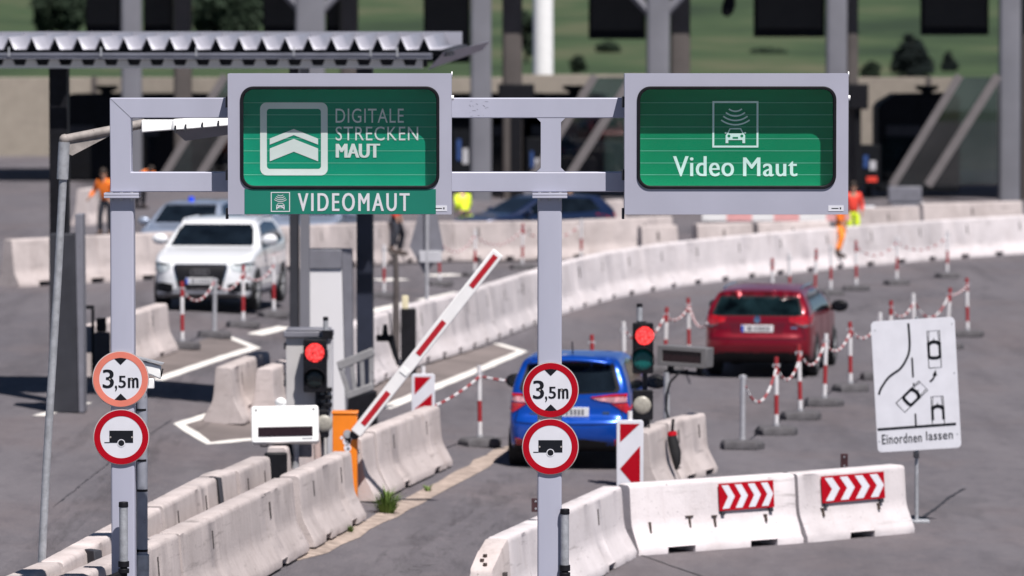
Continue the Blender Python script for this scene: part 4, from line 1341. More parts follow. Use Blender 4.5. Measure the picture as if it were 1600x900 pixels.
YI = 64.3        # distance of the left island
def island():
    a = V(482, 720, YI + .25); base = Vector((a.x, YI + .25, gz(a.x)))
    t = thing('control_cabinet', 'tall grey cabinet with dark lid behind the left traffic light', 'cabinet', base)
    Y = YI + .25
    rel = lambda px, py: V(px, py, Y) - base
    A, B = rel(447, 700), rel(511, 527)
    MB().box(A.x, B.x, 0, .4, 0, B.z).build('body', M['lgrey_c'], t, bevel=.01)
    A, B = rel(443, 527), rel(520, 514)
    MB().box(A.x, B.x, -.06, .46, A.z, B.z - .03).box(A.x + .03, B.x - .03, -.03, .43, B.z - .028, B.z).build('lid', M['mgrey'], t, bevel=.012)
    A, B = rel(511.4, 700), rel(519.5, 528)
    MB().box(A.x, B.x, -.01, .30, 0, A.z - .0 + (B.z - A.z)).build('side_profile', M['lgrey'], t, bevel=.006)
    mb = MB()
    for py in (542, 600, 655):
        p = rel(447, py); mb.box(p.x - .03, p.x - .001, -.01, .05, p.z - .03, p.z + .05)
    mb.build('hinge', M['dgrey'], t, bevel=.004)
    MB().tube([rel(509, 612) + Vector((0, -.03, 0)), rel(512, 640) + Vector((0, -.05, 0)), rel(508, 668) + Vector((0, -.05, 0)), rel(500, 700) + Vector((0, -.05, 0)), rel(497, 725) + Vector((0, -.05, 0))], 0.014, 8).build('cable', M['black'], t)
    mb = MB()
    for i, py in enumerate((608, 620, 632)):
        p = rel(507, py); mb.box(p.x - .09, p.x + .10, -.12, -.03, p.z - .025, p.z + .025)
    mb.build('bracket', M['black'], t, bevel=.006)
M['lgrey_c'] = mat('cabinet_coating', (0.50, 0.485, 0.49), 0.5, 0, 0.08, 3, dark=(0.36, 0.34, 0.34, 1), dthr=0.68)
island()
signal_head('left traffic light showing red, in front of the grey cabinet', 474, 510.5, 531, 613, YI, [(492, 551, 15.5, 'lit_red'), (491.5, 592, 15.5, 'off_dark')],
            antenna=(508.5, 500, 517, 4), lower=(496, 513.5, 641, 684, 506, 662, 14, 'off_clear'))

def white_display():
    Y = 60.3
    a = V(461, 745, Y); base = Vector((a.x, Y, gz(a.x)))
    t = thing('display_box', 'white display box with a black slot on a short grey post above the front barriers', 'display', base)
    rel = lambda px, py: V(px, py, Y) - base
    A, B = rel(393, 692), rel(497.5, 634)
    c = Vector(((A.x + B.x) / 2, 0, (A.z + B.z) / 2)); w_ = (B.x - A.x) / 2; h = (B.z - A.z) / 2
    rot = (R(-14), R(1.2 * -1), 0)      # face tilted up to the light
    bx = MB().prism(rrect(-w_, w_, -h, h, .03, 5), -.02, .16).build('housing', M['white_box'], t, bevel=.012, loc=c, rot=rot)
    sl_ = MB().box(-w_ * .80, w_ * .83, -.026, -.0205, -h * .67, -h * .15).build('window', M['led'], bx)
    MB().box(w_ * .5, w_ * .82, -.024, -.0205, -h * .84, -h * .78).build('print', M['mgrey'], bx)
    mb = MB()
    for x in (-w_ * .86, w_ * .86): mb.cyl((x, -.026, h * .78), (x, -.02, h * .78), .012, n=8)
    mb.build('screw', M['dgrey'], bx)
    MB().cyl((0, .10, 0), (0, .10, c.z), .045, n=16).build('post', M['galv'], t)
    MB().box(-.13, .19, .14, .30, rel(0, 716).z, rel(0, 695).z).build('connection_box', M['mgrey'], t, bevel=.01)
    MB().tube([rel(448, 690) + Vector((0, .08, 0)), rel(452, 700) + Vector((0, .05, 0)), rel(456, 715) + Vector((0, .03, 0)), rel(454, 730) + Vector((0, .03, 0)), rel(450, 748) + Vector((0, .05, 0))], .019, 8).build('cable', M['black'], t)
    MB().tube([rel(404, 690) + Vector((0, .08, 0)), rel(408, 698) + Vector((0, .05, 0)), rel(416, 698) + Vector((0, .05, 0)), rel(424, 690) + Vector((0, .08, 0))], .010, 6).build('cable', M['black'], t)
    p = rel(438, 627)
    MB().ball((p.x, .1, p.z - .02), (.07, .07, .06), 12).build('dome', M['white_box'], t)
white_display()

def boom_gate():
    Y = 62.4
    a = V(540, 760, Y); base = Vector((a.x, Y, gz(a.x)))
    t = thing('boom_gate', 'orange boom machine with its white and red boom raised at a slant', 'boom gate', base)
    rel = lambda px, py, dy=0: V(px, py, Y + dy) - base
    x0, x1 = rel(519.5, 700).x, rel(558, 700).x
    zt = rel(0, 647).z
    hs = MB().box(x0, x1, 0, .34, 0, zt).build('housing', M['orange'], t, bevel=.012)
    A = rel(557.5, 700)
    MB().box(x0 - .01, x1 + .01, -.012, .35, zt + .001, zt + .022).build('cap', M['orange'], hs, bevel=.006)
    MB().cyl(tuple(rel(543, 678) + Vector((0, -.012, 0))), tuple(rel(543, 678) + Vector((0, .0, 0))), .052, n=20).build('lock', M['galv'], hs)
    mb = MB()
    for px, py, r in ((534, 684, .022), (542, 690, .05), (544, 688, .04), (543, 700, .045), (549, 684, .025), (543, 712, .02)):
        p = rel(px, py); mb.disc(p.x, p.z, r, -.003, -.0004, 0, 14)
    mb.build('sticker', M['white'], hs)
    mb = MB()
    for px, py, r in ((542, 690, .018), (544, 701, .02)):
        p = rel(px, py); mb.disc(p.x, p.z, r, -.005, -.0032, 0, 10)
    mb.build('sticker', M['mgrey'], hs)
    mb = MB(); p = rel(558, 706); mb.cyl((x1, .05, p.z), (x1 + .03, .05, p.z), .025, n=12); mb.build('hinge', M['bolt'], hs)
    # boom in front of the machine's right cheek
    p0 = rel(556, 677, -.0); p1 = rel(778.5, 394, 0)
    d = (p1 - p0); L = d.length; ang = math.atan2(d.z, d.x)
    bt = .075
    bo = MB().box(0, L, -.03, .03, -bt, bt).build('boom', M['boom_white'], t, bevel=.012, loc=(p0.x, -.06, p0.z), rot=(0, -ang, 0))
    k = 1 / S(Y)
    mb = MB()
    for xa, ya, xb, yb in ((563, 660, 603, 609), (650, 551, 692, 500), (735, 447, 776, 396)):
        A = (rel(xa, ya) - p0).length; B = (rel(xb, yb) - p0).length
        MB().box(A, min(B, L - .05), -.034, -.031, -.034, .034).build('red_strip', M['boom_red'], bo)
    A = (rel(627, 578) - p0).length
    MB().box(A - .02, A + .05, -.04, -.031, -.05, .05).build('joint_plate', M['white_box'], bo)
    MB().cyl((-.02, .032, 0.0), (-.02, .12, 0), .06, n=18).build('hub', M['dgrey'], bo)
boom_gate()

M['frame_grey'] = mat('worn_grey_steel', (0.27, 0.265, 0.275), 0.55, 0.1, 0.15, 6, dark=(0.16, 0.14, 0.14, 1))
# steel end piece left of the tall wall
def guard_frame():
    Y = 71.6
    a = V(556, 640, Y); base = Vector((a.x, Y, gz(a.x)))
    t = thing('steel_end_frame', 'grey slatted steel end frame between the kiosk and the tall wall', 'guard frame', base)
    rel = lambda px, py, dy=0: V(px, py, Y + dy) - base
    def bar(pa, pb, th, dp=.06):
        A, B = rel(*pa), rel(*pb)
        n = Vector((-(B - A).z, 0, (B - A).x)).normalized() * th / S(Y) / 2
        return [A - n - Vector((0, dp, 0)), B - n - Vector((0, dp, 0)), B - n + Vector((0, dp, 0)), A - n + Vector((0, dp, 0)), A + n - Vector((0, dp, 0)), B + n - Vector((0, dp, 0)), B + n + Vector((0, dp, 0)), A + n + Vector((0, dp, 0))]
    MB().hexa(bar((528, 572), (584, 549), 13)).build('top_rail', M['frame_grey'], t, bevel=.01)
    MB().hexa(bar((540, 619), (583, 603), 11)).build('bottom_rail', M['frame_grey'], t, bevel=.01)
    for pa, pb in (((531, 572), (546, 618)), ((549, 566), (555, 612)), ((565, 560), (567, 608)), ((580, 553), (580, 604))):
        MB().hexa(bar(pa, pb, 7, .05)).build('slat', M['frame_grey'], t, bevel=.008)
    MB().hexa([(rel(540, 632).x, -.1, 0), (rel(590, 620).x, -.1, 0), (rel(590, 620).x, .3, 0), (rel(540, 632).x, .3, 0), (rel(544, 622).x, -.1, rel(0, 622).z), (rel(588, 608).x, -.1, rel(0, 612).z), (rel(588, 608).x, .3, rel(0, 612).z), (rel(544, 622).x, .3, rel(0, 622).z)]).build('foot', M['black'], t)
guard_frame()

# ================================================================ shelter and kiosks
def shelter():
    Y = 73.0
    a = V(690, 600, Y); base = Vector((a.x, Y, gz(a.x)))
    rz = R(-4.2)
    t = thing('shelter', 'shelter roof of pale corrugated metal at the upper left, on dark and grey posts', 'shelter', base, rz)
    W = 8.3
    zc = V(0, 58.5, Y).z - base.z; zt = V(0, 77, Y).z - base.z
    pitch = 0.332; D_ = 3.3; rise = 0.07
    mb = MB()
    prof = []
    x = 0.0
    k = 0
    while -x < W:
        for u, z in ((0.0, zt), (0.165, zt), (0.240, zc), (0.257, zc)):
            prof.append((x - u, z))
        x -= pitch
    vs = []
    for y, dz in ((0, 0), (D_ / 2, rise / 2), (D_, rise)):
        for a_, b_ in prof: vs.append((a_, y, b_ + dz))
    n = len(prof)
    fs = [(j * n + i, j * n + i + 1, (j + 1) * n + i + 1, (j + 1) * n + i) for j in range(2) for i in range(n - 1)]
    mb.add(vs, fs)
    ro = mb.build('roof_sheet', M['roof'], t, sharp=20)
    MB().hexa([(-W, D_ - .01, zt + rise - .03), (.02, D_ - .01, zt + rise - .03), (.02, D_ + .06, zt + rise - .03), (-W, D_ + .06, zt + rise - .03), (-W, D_ - .01, zc + rise + .014), (.02, D_ - .01, zc + rise + .014), (.02, D_ + .06, zc + rise + .014), (-W, D_ + .06, zc + rise + .014)]).build('ridge_flashing', M['roof'], ro)
    sm = ro.modifiers.new('thick', 'SOLIDIFY'); sm.thickness = 0.012
    x = 0.0
    P = [(.0, zt - .06), (.0, zt - .03)]
    while -x < W - .4:
        P += [(x - .17, zt - .03), (x - .17, zt - .004), (x - .238, zc - .014), (x - .259, zc - .014), (x - .327, zt - .004), (x - .327, zt - .03)]
        x -= pitch
    P += [(x, zt - .06)]
    fl = MB().prism(P, .10, .16)
    fl.build('crest_shade_filler', M['black'], t)  # black teeth added to stand in for the shade under the crests
    MB().hexa([(-W, .30, zt - .10), (0.10, .30, zt - .10), (0.10, D_, zt + rise - .06), (-W, D_, zt + rise - .06), (-W, .30, zt - .03), (0.10, .30, zt - .03), (0.10, D_, zt + rise - .01), (-W, D_, zt + rise - .01)]).build('soffit', M['dgrey'], t)
    g0_, g1_ = V(0, 92, Y).z - base.z, V(0, 83, Y).z - base.z
    gu = MB()
    gu.box(-W, -0.13, -.10, .0, g0_, g1_ - .02)
    gu.box(-W, -0.13, -.115, -.10, g1_ - .035, g1_ + .005)
    gu.box(-W, -0.13, -.002, .012, g0_, g1_ + .0)
    gt = gu.build('gutter', M['gutter'], t)
    mb = MB()
    for xx in (-0.62, -1.0, -2.1, -3.5, -4.87, -6.2, -7.6):
        mb.box(xx - .012, xx + .012, -.125, -.115, g1_ - .05, zt + .03)
    mb.build('gutter_hook', M['galv'], gt)
    # closure board with cut-outs below the gutter
    f0, f1 = V(0, 107, Y + .4).z - base.z, V(0, 93, Y + .4).z - base.z
    P = [(-W, f0), (-.30, f0), (-.30, f1)]
    x = -.30
    while x - pitch > -W:
        P += [(x - .08, f1), (x - .115, f0 + .042), (x - .255, f0 + .042), (x - .29, f1)]
        x -= pitch
    P += [(-W, f1)]
    MB().prism(P, .38, .41).build('closure_board', M['white_box'], t)
    MB().box(-W, -.25, .5, .6, f0 + .02, zt - .11).build('beam', M['dgrey'], t)
    # slanted end flashing at the right
    MB().hexa([(-.20, .0, f0 - .02), (.02, .0, zt - .05), (.02, .03, zt - .05), (-.20, .03, f0 - .02),
               (.30, D_, f1 + .12), (.42, D_, zt + rise + .04), (.44, D_, zt + rise + .04), (.32, D_, f1 + .12)]).build('end_flashing', M['roof'], t)
    for xx, w_, m, yy in ((-2.03, .13, 'column', .55), (-2.19, .13, 'dgrey', .62), (-1.27, .23, 'post_dark', 1.6), (-5.58, .26, 'black', .4)):
        MB().box(xx - w_ / 2, xx + w_ / 2, yy, yy + w_, gz(base.x + xx) - base.z - .02, zt - .11).build('post', M[m], t, bevel=.006)
M['gutter'] = mat('gutter_metal', (0.20, 0.205, 0.25), 0.45, 0.2, 0.15, 3)
M['post_dark'] = mat('dark_blue_post', (0.018, 0.022, 0.04), 0.5, 0, 0.2, 3)
shelter()

M['kiosk_white'] = mat('kiosk_front', (0.70, 0.69, 0.72), 0.45, 0, 0.03, 1.2)
def kiosk(label, px0, px1, pyt, pyb, Y, face, slope=True, band=True):
    a = V((px0 + px1) / 2, pyb, Y); base = Vector((a.x, Y, gz(a.x)))
    t = thing('payment_kiosk', label, 'kiosk', base)
    rel = lambda px, py, dy=0: V(px, py, Y + dy) - base
    x0, x1 = rel(px0, pyb).x, rel(px1, pyb).x
    zt = rel(0, pyt).z
    k = (x1 - x0)
    MB().prism([(x0, 0), (x1 + .12 * k, 0), (x1, zt - .28), (x0, zt - .28)], 0, .5).build('front_panel', face, t, bevel=.01)
    if band:
        MB().box(x0 - .02, x1 + .005, -.03, .52, zt - .278, zt).build('top_band', M['mgrey'], t, bevel=.01)
    MB().prism([(x1 + .002 + .12 * k, 0), (x1 + .34 * k, 0), (x1 + .30 * k, zt), (x1 + .006, zt), (x1 + .006, zt - .28)], .004, .5).build('side_wing', M['mgrey'], t, bevel=.008)
    return t
kiosk('white payment kiosk with grey top band under the shelter, right of the grey posts', 481, 534, 390, 640, 74.4, M['kiosk_white'])
kiosk('dark grey payment kiosk at the left edge under the shelter', 78, 118, 335, 650, 72.0, M['dgrey'], band=False)

def barrel(label, px0, px1, y0, y1, Y, m, name='drum', cat='drum'):
    a = V((px0 + px1) / 2, y1, Y); base = Vector((a.x, Y, gz(a.x)))
    A, B = V(px0, y1, Y), V(px1, y0, Y)
    t = thing(name, label, cat, base)
    w_ = (B.x - A.x) / 2; h = B.z - base.z
    MB().box(-w_, w_, 0, w_, 0, h * .8).build('body', M[m], t, bevel=.03)
    MB().box(-w_ * .8, w_ * .5, .05, w_ * .8, h * .8 + .002, h).build('cap', M['black'], t, bevel=.02)
    return t
barrel('dark grey bin behind the left gantry post, right of the dark kiosk', 148, 172, 497, 620, 77, 'dgrey', 'bin', 'bin')
def small_frame():
    Y = 79.0
    a = V(142, 560, Y); base = Vector((a.x, Y, gz(a.x)))
    t = thing('dark_stand', 'dark open stand right of the dark kiosk', 'stand', base)
    rel = lambda px, py: V(px, py, Y) - base
    A, B = rel(129, 520), rel(147, 477)
    mb = MB(); mb.box(A.x, B.x, 0, .05, B.z - .06, B.z); mb.build('top_bar', M['black'], t, bevel=.006)
    for px in (131, 145):
        x = rel(px, 500).x
        MB().box(x - .025, x + .025, 0, .05, 0, B.z - .061).build('leg', M['black'], t, bevel=.006)
    MB().box(A.x + .03, B.x - .03, .02, .04, 0.4, rel(0, 510).z).build('plate', M['mgrey'], t)
small_frame()

# low clutter at the start of the tall wall
def clutter():
    Y = 78.5
    a = V(604, 560, Y); base = Vector((a.x, Y, gz(a.x)))
    t = thing('warning_lamp', 'dark folded warning lamp lying on the start of the tall wall', 'lamp', (a.x, Y, T(604, 530, 1.0).z))
    MB().box(-.16, .10, -.05, .05, .02, .12).build('housing', M['black'], t, bevel=.02)
    MB().cyl((-.02, 0, .12), (-.02, 0, .28), .05, .03, n=12).build('knob', M['black'], t)
    MB().hexa([(.0, -.04, .1), (.16, -.04, -.35), (.16, .04, -.35), (.0, .04, .1), (.12, -.04, .1), (.2, -.04, -.35), (.2, .04, -.35), (.12, .04, .1)]).build('strut', M['black'], t)
    p = V(571, 545, 79.5)
    t = thing('tyre_buffer', 'black rubber buffer standing between the kiosk and the tall wall', 'buffer', (p.x, 79.5, gz(p.x)))
    h = V(571, 513, 79.5).z - gz(p.x)
    MB().loft([[(.13 * k * math.cos(i * math.pi / 8), .1 * math.sin(i * math.pi / 8), z) for i in range(16)] for z, k in ((0, .9), (h * .8, 1), (h * .93, .8), (h, .4))]).build('body', M['rubber'], t)
clutter()

# ---------------------------------------------------------------- right signal, LED display
t, rel = signal_head('right traffic light showing red, beside the blue car', 988.5, 1021, 505, 584, 66.5, [(1007, 524.5, 15, 'lit_red'), (1004, 562, 17, 'off_green')],
                     antenna=(999.5, 479, 503, 4.5), lower=(988.5, 1020.5, 610, 656, 1003.5, 633, 14.5, 'off_clear'))
MB().tube([rel(1013, 655) + Vector((0, .05, 0)), rel(1015, 672) + Vector((0, .04, 0)), rel(1012, 690) + Vector((0, .04, 0)), rel(1009, 705) + Vector((0, .04, 0)), rel(1010, 722) + Vector((0, .04, 0))], .012, 8).build('cable', M['black'], t)

def led_display():
    Y = 68.6
    a = V(1042, 690, Y); base = Vector((a.x, Y, gz(a.x)))
    t = thing('led_display', 'grey LED display box, switched off, on a stand in front of the red car', 'display', base)
    rel = lambda px, py: V(px, py, Y) - base
    c = rel(1066, 557.5)
    w_, h = 41 / S(Y), 15.5 / S(Y)
    rz = R(-24)
    rr = (0, R(2.2), rz)
    hs = MB().box(-w_, w_, 0, .26, -h, h).build('housing', M['lgrey_d'], t, bevel=.012, loc=c, rot=rr)
    frame_mb = MB(); frame_of(frame_mb, rrect(-w_, w_, -h, h, .01, 2), rrect(-w_ + .07, w_ - .07, -h + .055, h - .055, .006, 2), -.03, -.0005)
    frame_mb.build('bezel', M['lgrey_d'], hs, bevel=.006)
    MB().box(-w_ + .071, w_ - .071, -.008, -.0006, -h + .056, h - .056).build('screen', M['led'], hs)
    mb = MB(); mb.box(-.26, .28, .02, .22, -h - .11, -h - .07)
    for x in (-.2, .22): mb.box(x - .03, x + .03, .05, .15, -h - .07, -h)
    mb.build('bracket', M['black'], hs, bevel=.006)
    MB().cyl((0, .12, 0), (0, .12, c.z - h - .08), .04, n=14).build('post', M['galv'], t)
    MB().tube([rel(1075, 579) + Vector((0, .05, 0)), rel(1060, 584) + Vector((0, .02, 0)), rel(1047, 597) + Vector((0, .0, 0)), rel(1042, 615), rel(1041, 640), rel(1046, 662), rel(1050, 685)], .016, 8).build('cable', M['black'], t)
M['lgrey_d'] = mat('display_coating', (0.14, 0.135, 0.14), 0.5, 0, 0.1, 4)
led_display()

def cable_coil():
    Y = 67.0
    p = V(1053, 735, Y)
    t = thing('cable_coil', 'black cable coil with a red plug hanging on the barrier right of the blue car', 'cable', p)
    rel = lambda px, py: V(px, py, Y) - p
    MB().loft([[(rel(px, py).x + r * math.cos(i * math.pi / 6), .7 * r * math.sin(i * math.pi / 6) - dy, rel(px, py).z) for i in range(12)] for px, py, r, dy in ((1056, 733, .015, .16), (1057, 722, .05, .15), (1055, 705, .075, .1), (1051, 688, .07, .04), (1050, 680, .06, .02))]).build('coil', M['rubber'], t)
    MB().cyl(tuple(rel(1050.5, 680)), tuple(rel(1050, 674)), .07, .055, n=14).build('plug', M['red'], t)
    MB().tube([rel(1050, 676), rel(1051, 665), rel(1052, 655)], .02, 8).build('lead', M['black'], t)
    MB().tube([rel(1057, 722) + Vector((0, -.16, 0)), rel(1060, 730) + Vector((0, -.17, 0)), rel(1063, 728) + Vector((0, -.17, 0))], .012, 6).build('lead', M['black'], t)
cable_coil()

# ================================================================ chain posts
def post_proto(kind):
    t = thing('chain_post', '', 'chain post', (0, 0, 0), group='chain posts on rubber feet')
    mb = MB()
    hexp = [(.32, 0), (.23, .26), (-.23, .26), (-.32, 0), (-.23, -.26), (.23, -.26)]
    mb.loft([[(x * k, y * k, z) for x, y in hexp] for k, z in ((1, 0), (1, .08), (.9, .12), (.3, .13))])
    mb.build('foot', M['foot'], t, bevel=.008)
    MB().cyl((0, 0, .09), (0, 0, .17), .05, .04, n=14).build('socket', M['post_grey'], t)
    if kind == 'grey':
        MB().cyl((0, 0, .15), (0, 0, 1.03), .037, n=16).build('pole', M['post_grey'], t)
    else:
        mb = MB(); z = .15
        seq = (('w', .15), ('r', .29), ('w', .30), ('r', .26)) if kind == 'a' else (('w', .2), ('r', .30), ('w', .34), ('w', .16))
        for c, l in seq:
            mb.cyl((0, 0, z), (0, 0, z + l), .033, n=16, m=0 if c == 'w' else 1); z += l + .0005
        mb.build('pole', [M['post_white'], M['post_red']], t)
    mb = MB(); mb.cyl((0, 0, 1.03), (0, 0, 1.06), .037, .03, n=14); mb.box(-.055, .055, -.012, .012, 1.0, 1.05)
    mb.build('cap', M['post_grey'] if kind == 'grey' else M['post_grey'], t)
    return t
PROTO = {}
POSTS = []
def chain_post(px, py, kind, label, h=None, tilt=(0, 0), byTop=False):
    p = T(px, py, 1.05) if byTop else G(px, py)
    loc = Vector((p.x, p.y, gz(p.x)))
    rot = (tilt[0] + random.gauss(0, .012), tilt[1] + random.gauss(0, .018), random.uniform(-.3, .3))
    if kind not in PROTO:
        t = post_proto(kind); PROTO[kind] = t
        t.location = loc; t.rotation_euler = rot; t['label'] = label
    else:
        t = dup(PROTO[kind], loc, 0, label, rot)
    POSTS.append(t)
    bpy.context.view_layer.update()
    return Matrix.Translation(loc) @ Matrix.Rotation(0, 4, 'Z') @ Vector((math.sin(tilt[1]) * 1.0, -math.sin(tilt[0]) * 1.0, 1.0))

def chain(label, a, b, sag, frm=0.0, to=1.0, r=0.017):
    """red and white plastic chain hanging between two points"""
    t = MB()
    L = (b - a).length
    n = max(10, int(L * 15))
    pts = []
    for i in range(n + 1):
        u = frm + (to - frm) * i / n
        p = a.lerp(b, u); p.z -= sag * 4 * u * (1 - u)
        pts.append(p)
    o = pts[0].copy()
    for i in range(n):
        p, q_ = pts[i] - o, pts[i + 1] - o
        m = (i // 4) % 2
        mid = (p + q_) / 2
        t.tube([p, p.lerp(q_, .2), p.lerp(q_, .8), q_], [r * .4, r * (1.15 if i % 2 else .75), r * (1.15 if i % 2 else .75), r * .4], 6, m)
    ob = t.build('plastic_chain', [M['post_red'], M['post_white']])
    ob.location = o
    tag(ob, label, 'chain', 'red and white plastic chains')
    return ob

P1 = chain_post(1160, 701, 'grey', 'plain grey chain post nearest us, right of the barrier with the cable coil')
P2 = chain_post(1213, 679, 'a', 'red and white chain post just right of the plain grey post')
P3 = chain_post(1251, 655, 'a', 'red and white chain post with its base in front of the red car rear wheel')
P4 = chain_post(1288, 634, 'b', 'red and white chain post in front of the red car side')
P5 = chain_post(1329, 611, 'a', 'red and white chain post just left of the merge sign')
P6 = chain_post(1373, 593, 'b', 'chain post at the left edge of the merge sign, only its top showing')
P7 = chain_post(1391, 570, 'a', 'chain post behind the merge sign, cap peeping over its top edge at the left')
P8 = chain_post(1428, 556, 'b', 'chain post behind the merge sign, white top above its middle')
P9 = chain_post(1479, 545, 'a', 'dark red and white chain post right of the merge sign top corner', tilt=(0, R(2)))
P10 = chain_post(1512, 526, 'a', 'chain post at the far right end of the right row')
chain('slack chain between the plain grey post and the first striped post', P1, P2, .42, 0.0)
chain('chain between the second and third post of the right row', P2, P3, .28)
chain('chain between the two posts before the red car wheel', P3, P4, .25)
chain('chain between the red car and the merge sign', P4, P5, .22)
chain('chain running behind the upper left edge of the merge sign', P5, P6, .2)
chain('chain between the two post tops behind the merge sign', P7, P8, .2)
chain('chain hanging from the white post top above the merge sign', P8, P9, .35)
chain('chain rising to the last post at the right', P9, P10, .05)
# far row in front of the curved wall
F1 = chain_post(1208, 488, 'a', 'far chain post above the middle of the red car roof')
F2 = chain_post(1235, 478, 'b', 'far chain post above the right part of the red car roof')
F3 = chain_post(1273, 470, 'a', 'far chain post right of the red car roof')
F4 = chain_post(1298, 461, 'b', 'far chain post left of the worker in orange trousers')
F5 = chain_post(1338, 454, 'a', 'far chain post right of the worker in orange trousers')
F6 = chain_post(1401, 445, 'b', 'far chain post above the merge sign left corner')
F7 = chain_post(1480, 434, 'b', 'far chain post above the merge sign right corner')
chain('far chain above the merge sign', F6, F7, .25)
chain('far chain right of the worker in orange trousers', F5, F6, .25)
# row between blue car and red car lane
B0 = chain_post(750, 697, 'b', 'red and white chain post left of the blue car on a dark foot')
B1 = chain_post(927, 533, 'a', 'chain post whose red top shows above the blue car roof', byTop=True)
B2 = chain_post(976, 512, 'b', 'chain post between the blue car and the right traffic light', byTop=True)
B3 = chain_post(1039, 489, 'a', 'chain post above the LED display at its left', byTop=True)
B4 = chain_post(1077, 474, 'a', 'chain post above the LED display at its right', byTop=True)
e0 = V(660, 641, 69.3)
chain('chain from the striped panel to the post left of the blue car', Vector((e0.x, 69.3, e0.z)), B0, .06)
e1 = V(815, 604, 74)
chain('chain from the post left of the blue car to the car roof line behind', B0, Vector((e1.x + .8, 76, e1.z)), .08, 0, .8)
chain('chain between the right traffic light and the post above the LED display', B2, B3, .3)
chain('chain between the two posts above the LED display', B3, B4, .15)
e2 = V(1105, 505, 86)
chain('chain dropping from the post above the LED display towards the red car', B4, Vector((e2.x, 86, e2.z)), .2)
# posts before the white car
W1 = chain_post(285, 545, 'a', 'red and white chain post before the white car number plate at the left')
W2 = chain_post(335, 528, 'grey', 'pale chain post before the middle of the white car grille')
W3 = chain_post(380, 512, 'a', 'red and white chain post before the white car right headlight')
W4 = chain_post(428, 496, 'b', 'red and white chain post beside the white car front wheel')
chain('chain sagging before the white car plate', W1, W2, .25)
chain('chain before the white car fog lamp', W2, W3, .22)
chain('chain beside the white car wheel', W3, W4, .2)
# posts of the far left lane
L1 = chain_post(600, 466, 'b', 'far chain post left of the cut metal post')
L2_ = chain_post(687, 447, 'a', 'far chain post with red band right of the thin grey sign pole')
L3_ = chain_post(742, 433, 'b', 'far chain post left of the boom tip')
L4_ = chain_post(816, 421, 'a', 'far chain post right of the boom tip, before the far wall')
L5_ = chain_post(908, 412, 'b', 'far chain post right of the right gantry post, before the far wall')
chain('far chain left of the boom tip', L2_, L3_, .3)
chain('far chain behind the boom tip', L3_, L4_, .3)
chain('far chain behind the right gantry post', L4_, L5_, .3)

# cut post and thin sign pole in the far left lane
def thin_sign():
    Y = 92.0
    a = V(667, 500, Y); base = Vector((a.x, Y, gz(a.x)))
    t = thing('blank_sign', 'grey sign board seen from behind on a thin pale pole, under the left toll sign', 'road sign', base)
    rel = lambda px, py: V(px, py, Y) - base
    MB().cyl((0, 0, 0), rel(667, 320), .035, n=14).build('pole', M['post_grey'], t)
    P = [rel(664, 430), rel(694, 391), rel(682, 330), rel(655, 330), rel(640, 385)]
    MB().prism([(p.x, p.z) for p in P], .05, .07).build('board', M['mgrey'], t)
    A, B = rel(655, 410), rel(690, 392)
    MB().box(A.x, B.x, -.03, .04, A.z, B.z).build('label_plate', M['lgrey'], t, bevel=.01)
thin_sign()
def cut_post():
    Y = 86.0
    a = V(618, 500, Y); base = Vector((a.x, Y, gz(a.x)))
    t = thing('cut_post', 'dark cut metal post with a bent top below the left toll sign', 'post', base)
    rel = lambda px, py: V(px, py, Y) - base
    MB().tube([(0, 0, 0), rel(619, 440), rel(618, 398)], [.07, .05, .045], 12).build('post', M['dgrey_r'], t)
    MB().tube([rel(618, 402), rel(612, 396), rel(605, 389)], [.035, .03, .015], 8).build('bent_strip', M['dgrey_r'], t)
    MB().box(rel(628, 500).x, rel(638, 500).x, 0, .1, 0, rel(0, 462).z).build('yellow_marker', M['cream'], t, bevel=.02)
    MB().box(rel(626, 500).x, rel(650, 500).x, -.02, .15, 0, rel(0, 482).z).build('block', M['black'], t, bevel=.02)
M['dgrey_r'] = mat('weathered_post', (0.085, 0.072, 0.07), 0.7, 0.1, 0.3, 10)
M['cream'] = mat('cream_marker', (0.62, 0.56, 0.38), 0.6, 0, 0.1, 10)
cut_post()

# white and red plank behind the curved wall
def plank():
    Y = 139.0
    a = V(1195, 341, Y)
    t = thing('striped_plank', 'long white plank with faded red fields below the right toll sign, far behind', 'barrier plank', (a.x, Y, gz(a.x)))
    rel = lambda px, py: V(px, py, Y) - t.location
    z0, z1 = rel(0, 345).z, rel(0, 334).z
    xs = [1098, 1136, 1176, 1210, 1250, 1292, 1330]
    mb = MB()
    for i in range(6):
        mb.box(rel(xs[i], 0).x, rel(xs[i + 1], 0).x - .001, 0, .05, z0, z1, i % 2)
    mb.build('plank', [M['boom_white'], M['faded']], t)
    for px in (1105, 1215, 1320):
        x = rel(px, 0).x; MB().box(x - .04, x + .04, .06, .12, 0, z1 + .05).build('post', M['mgrey'], t)
M['faded'] = mat('faded_pink_field', (0.72, 0.36, 0.36), 0.6, 0, 0.1, 4)
plank()
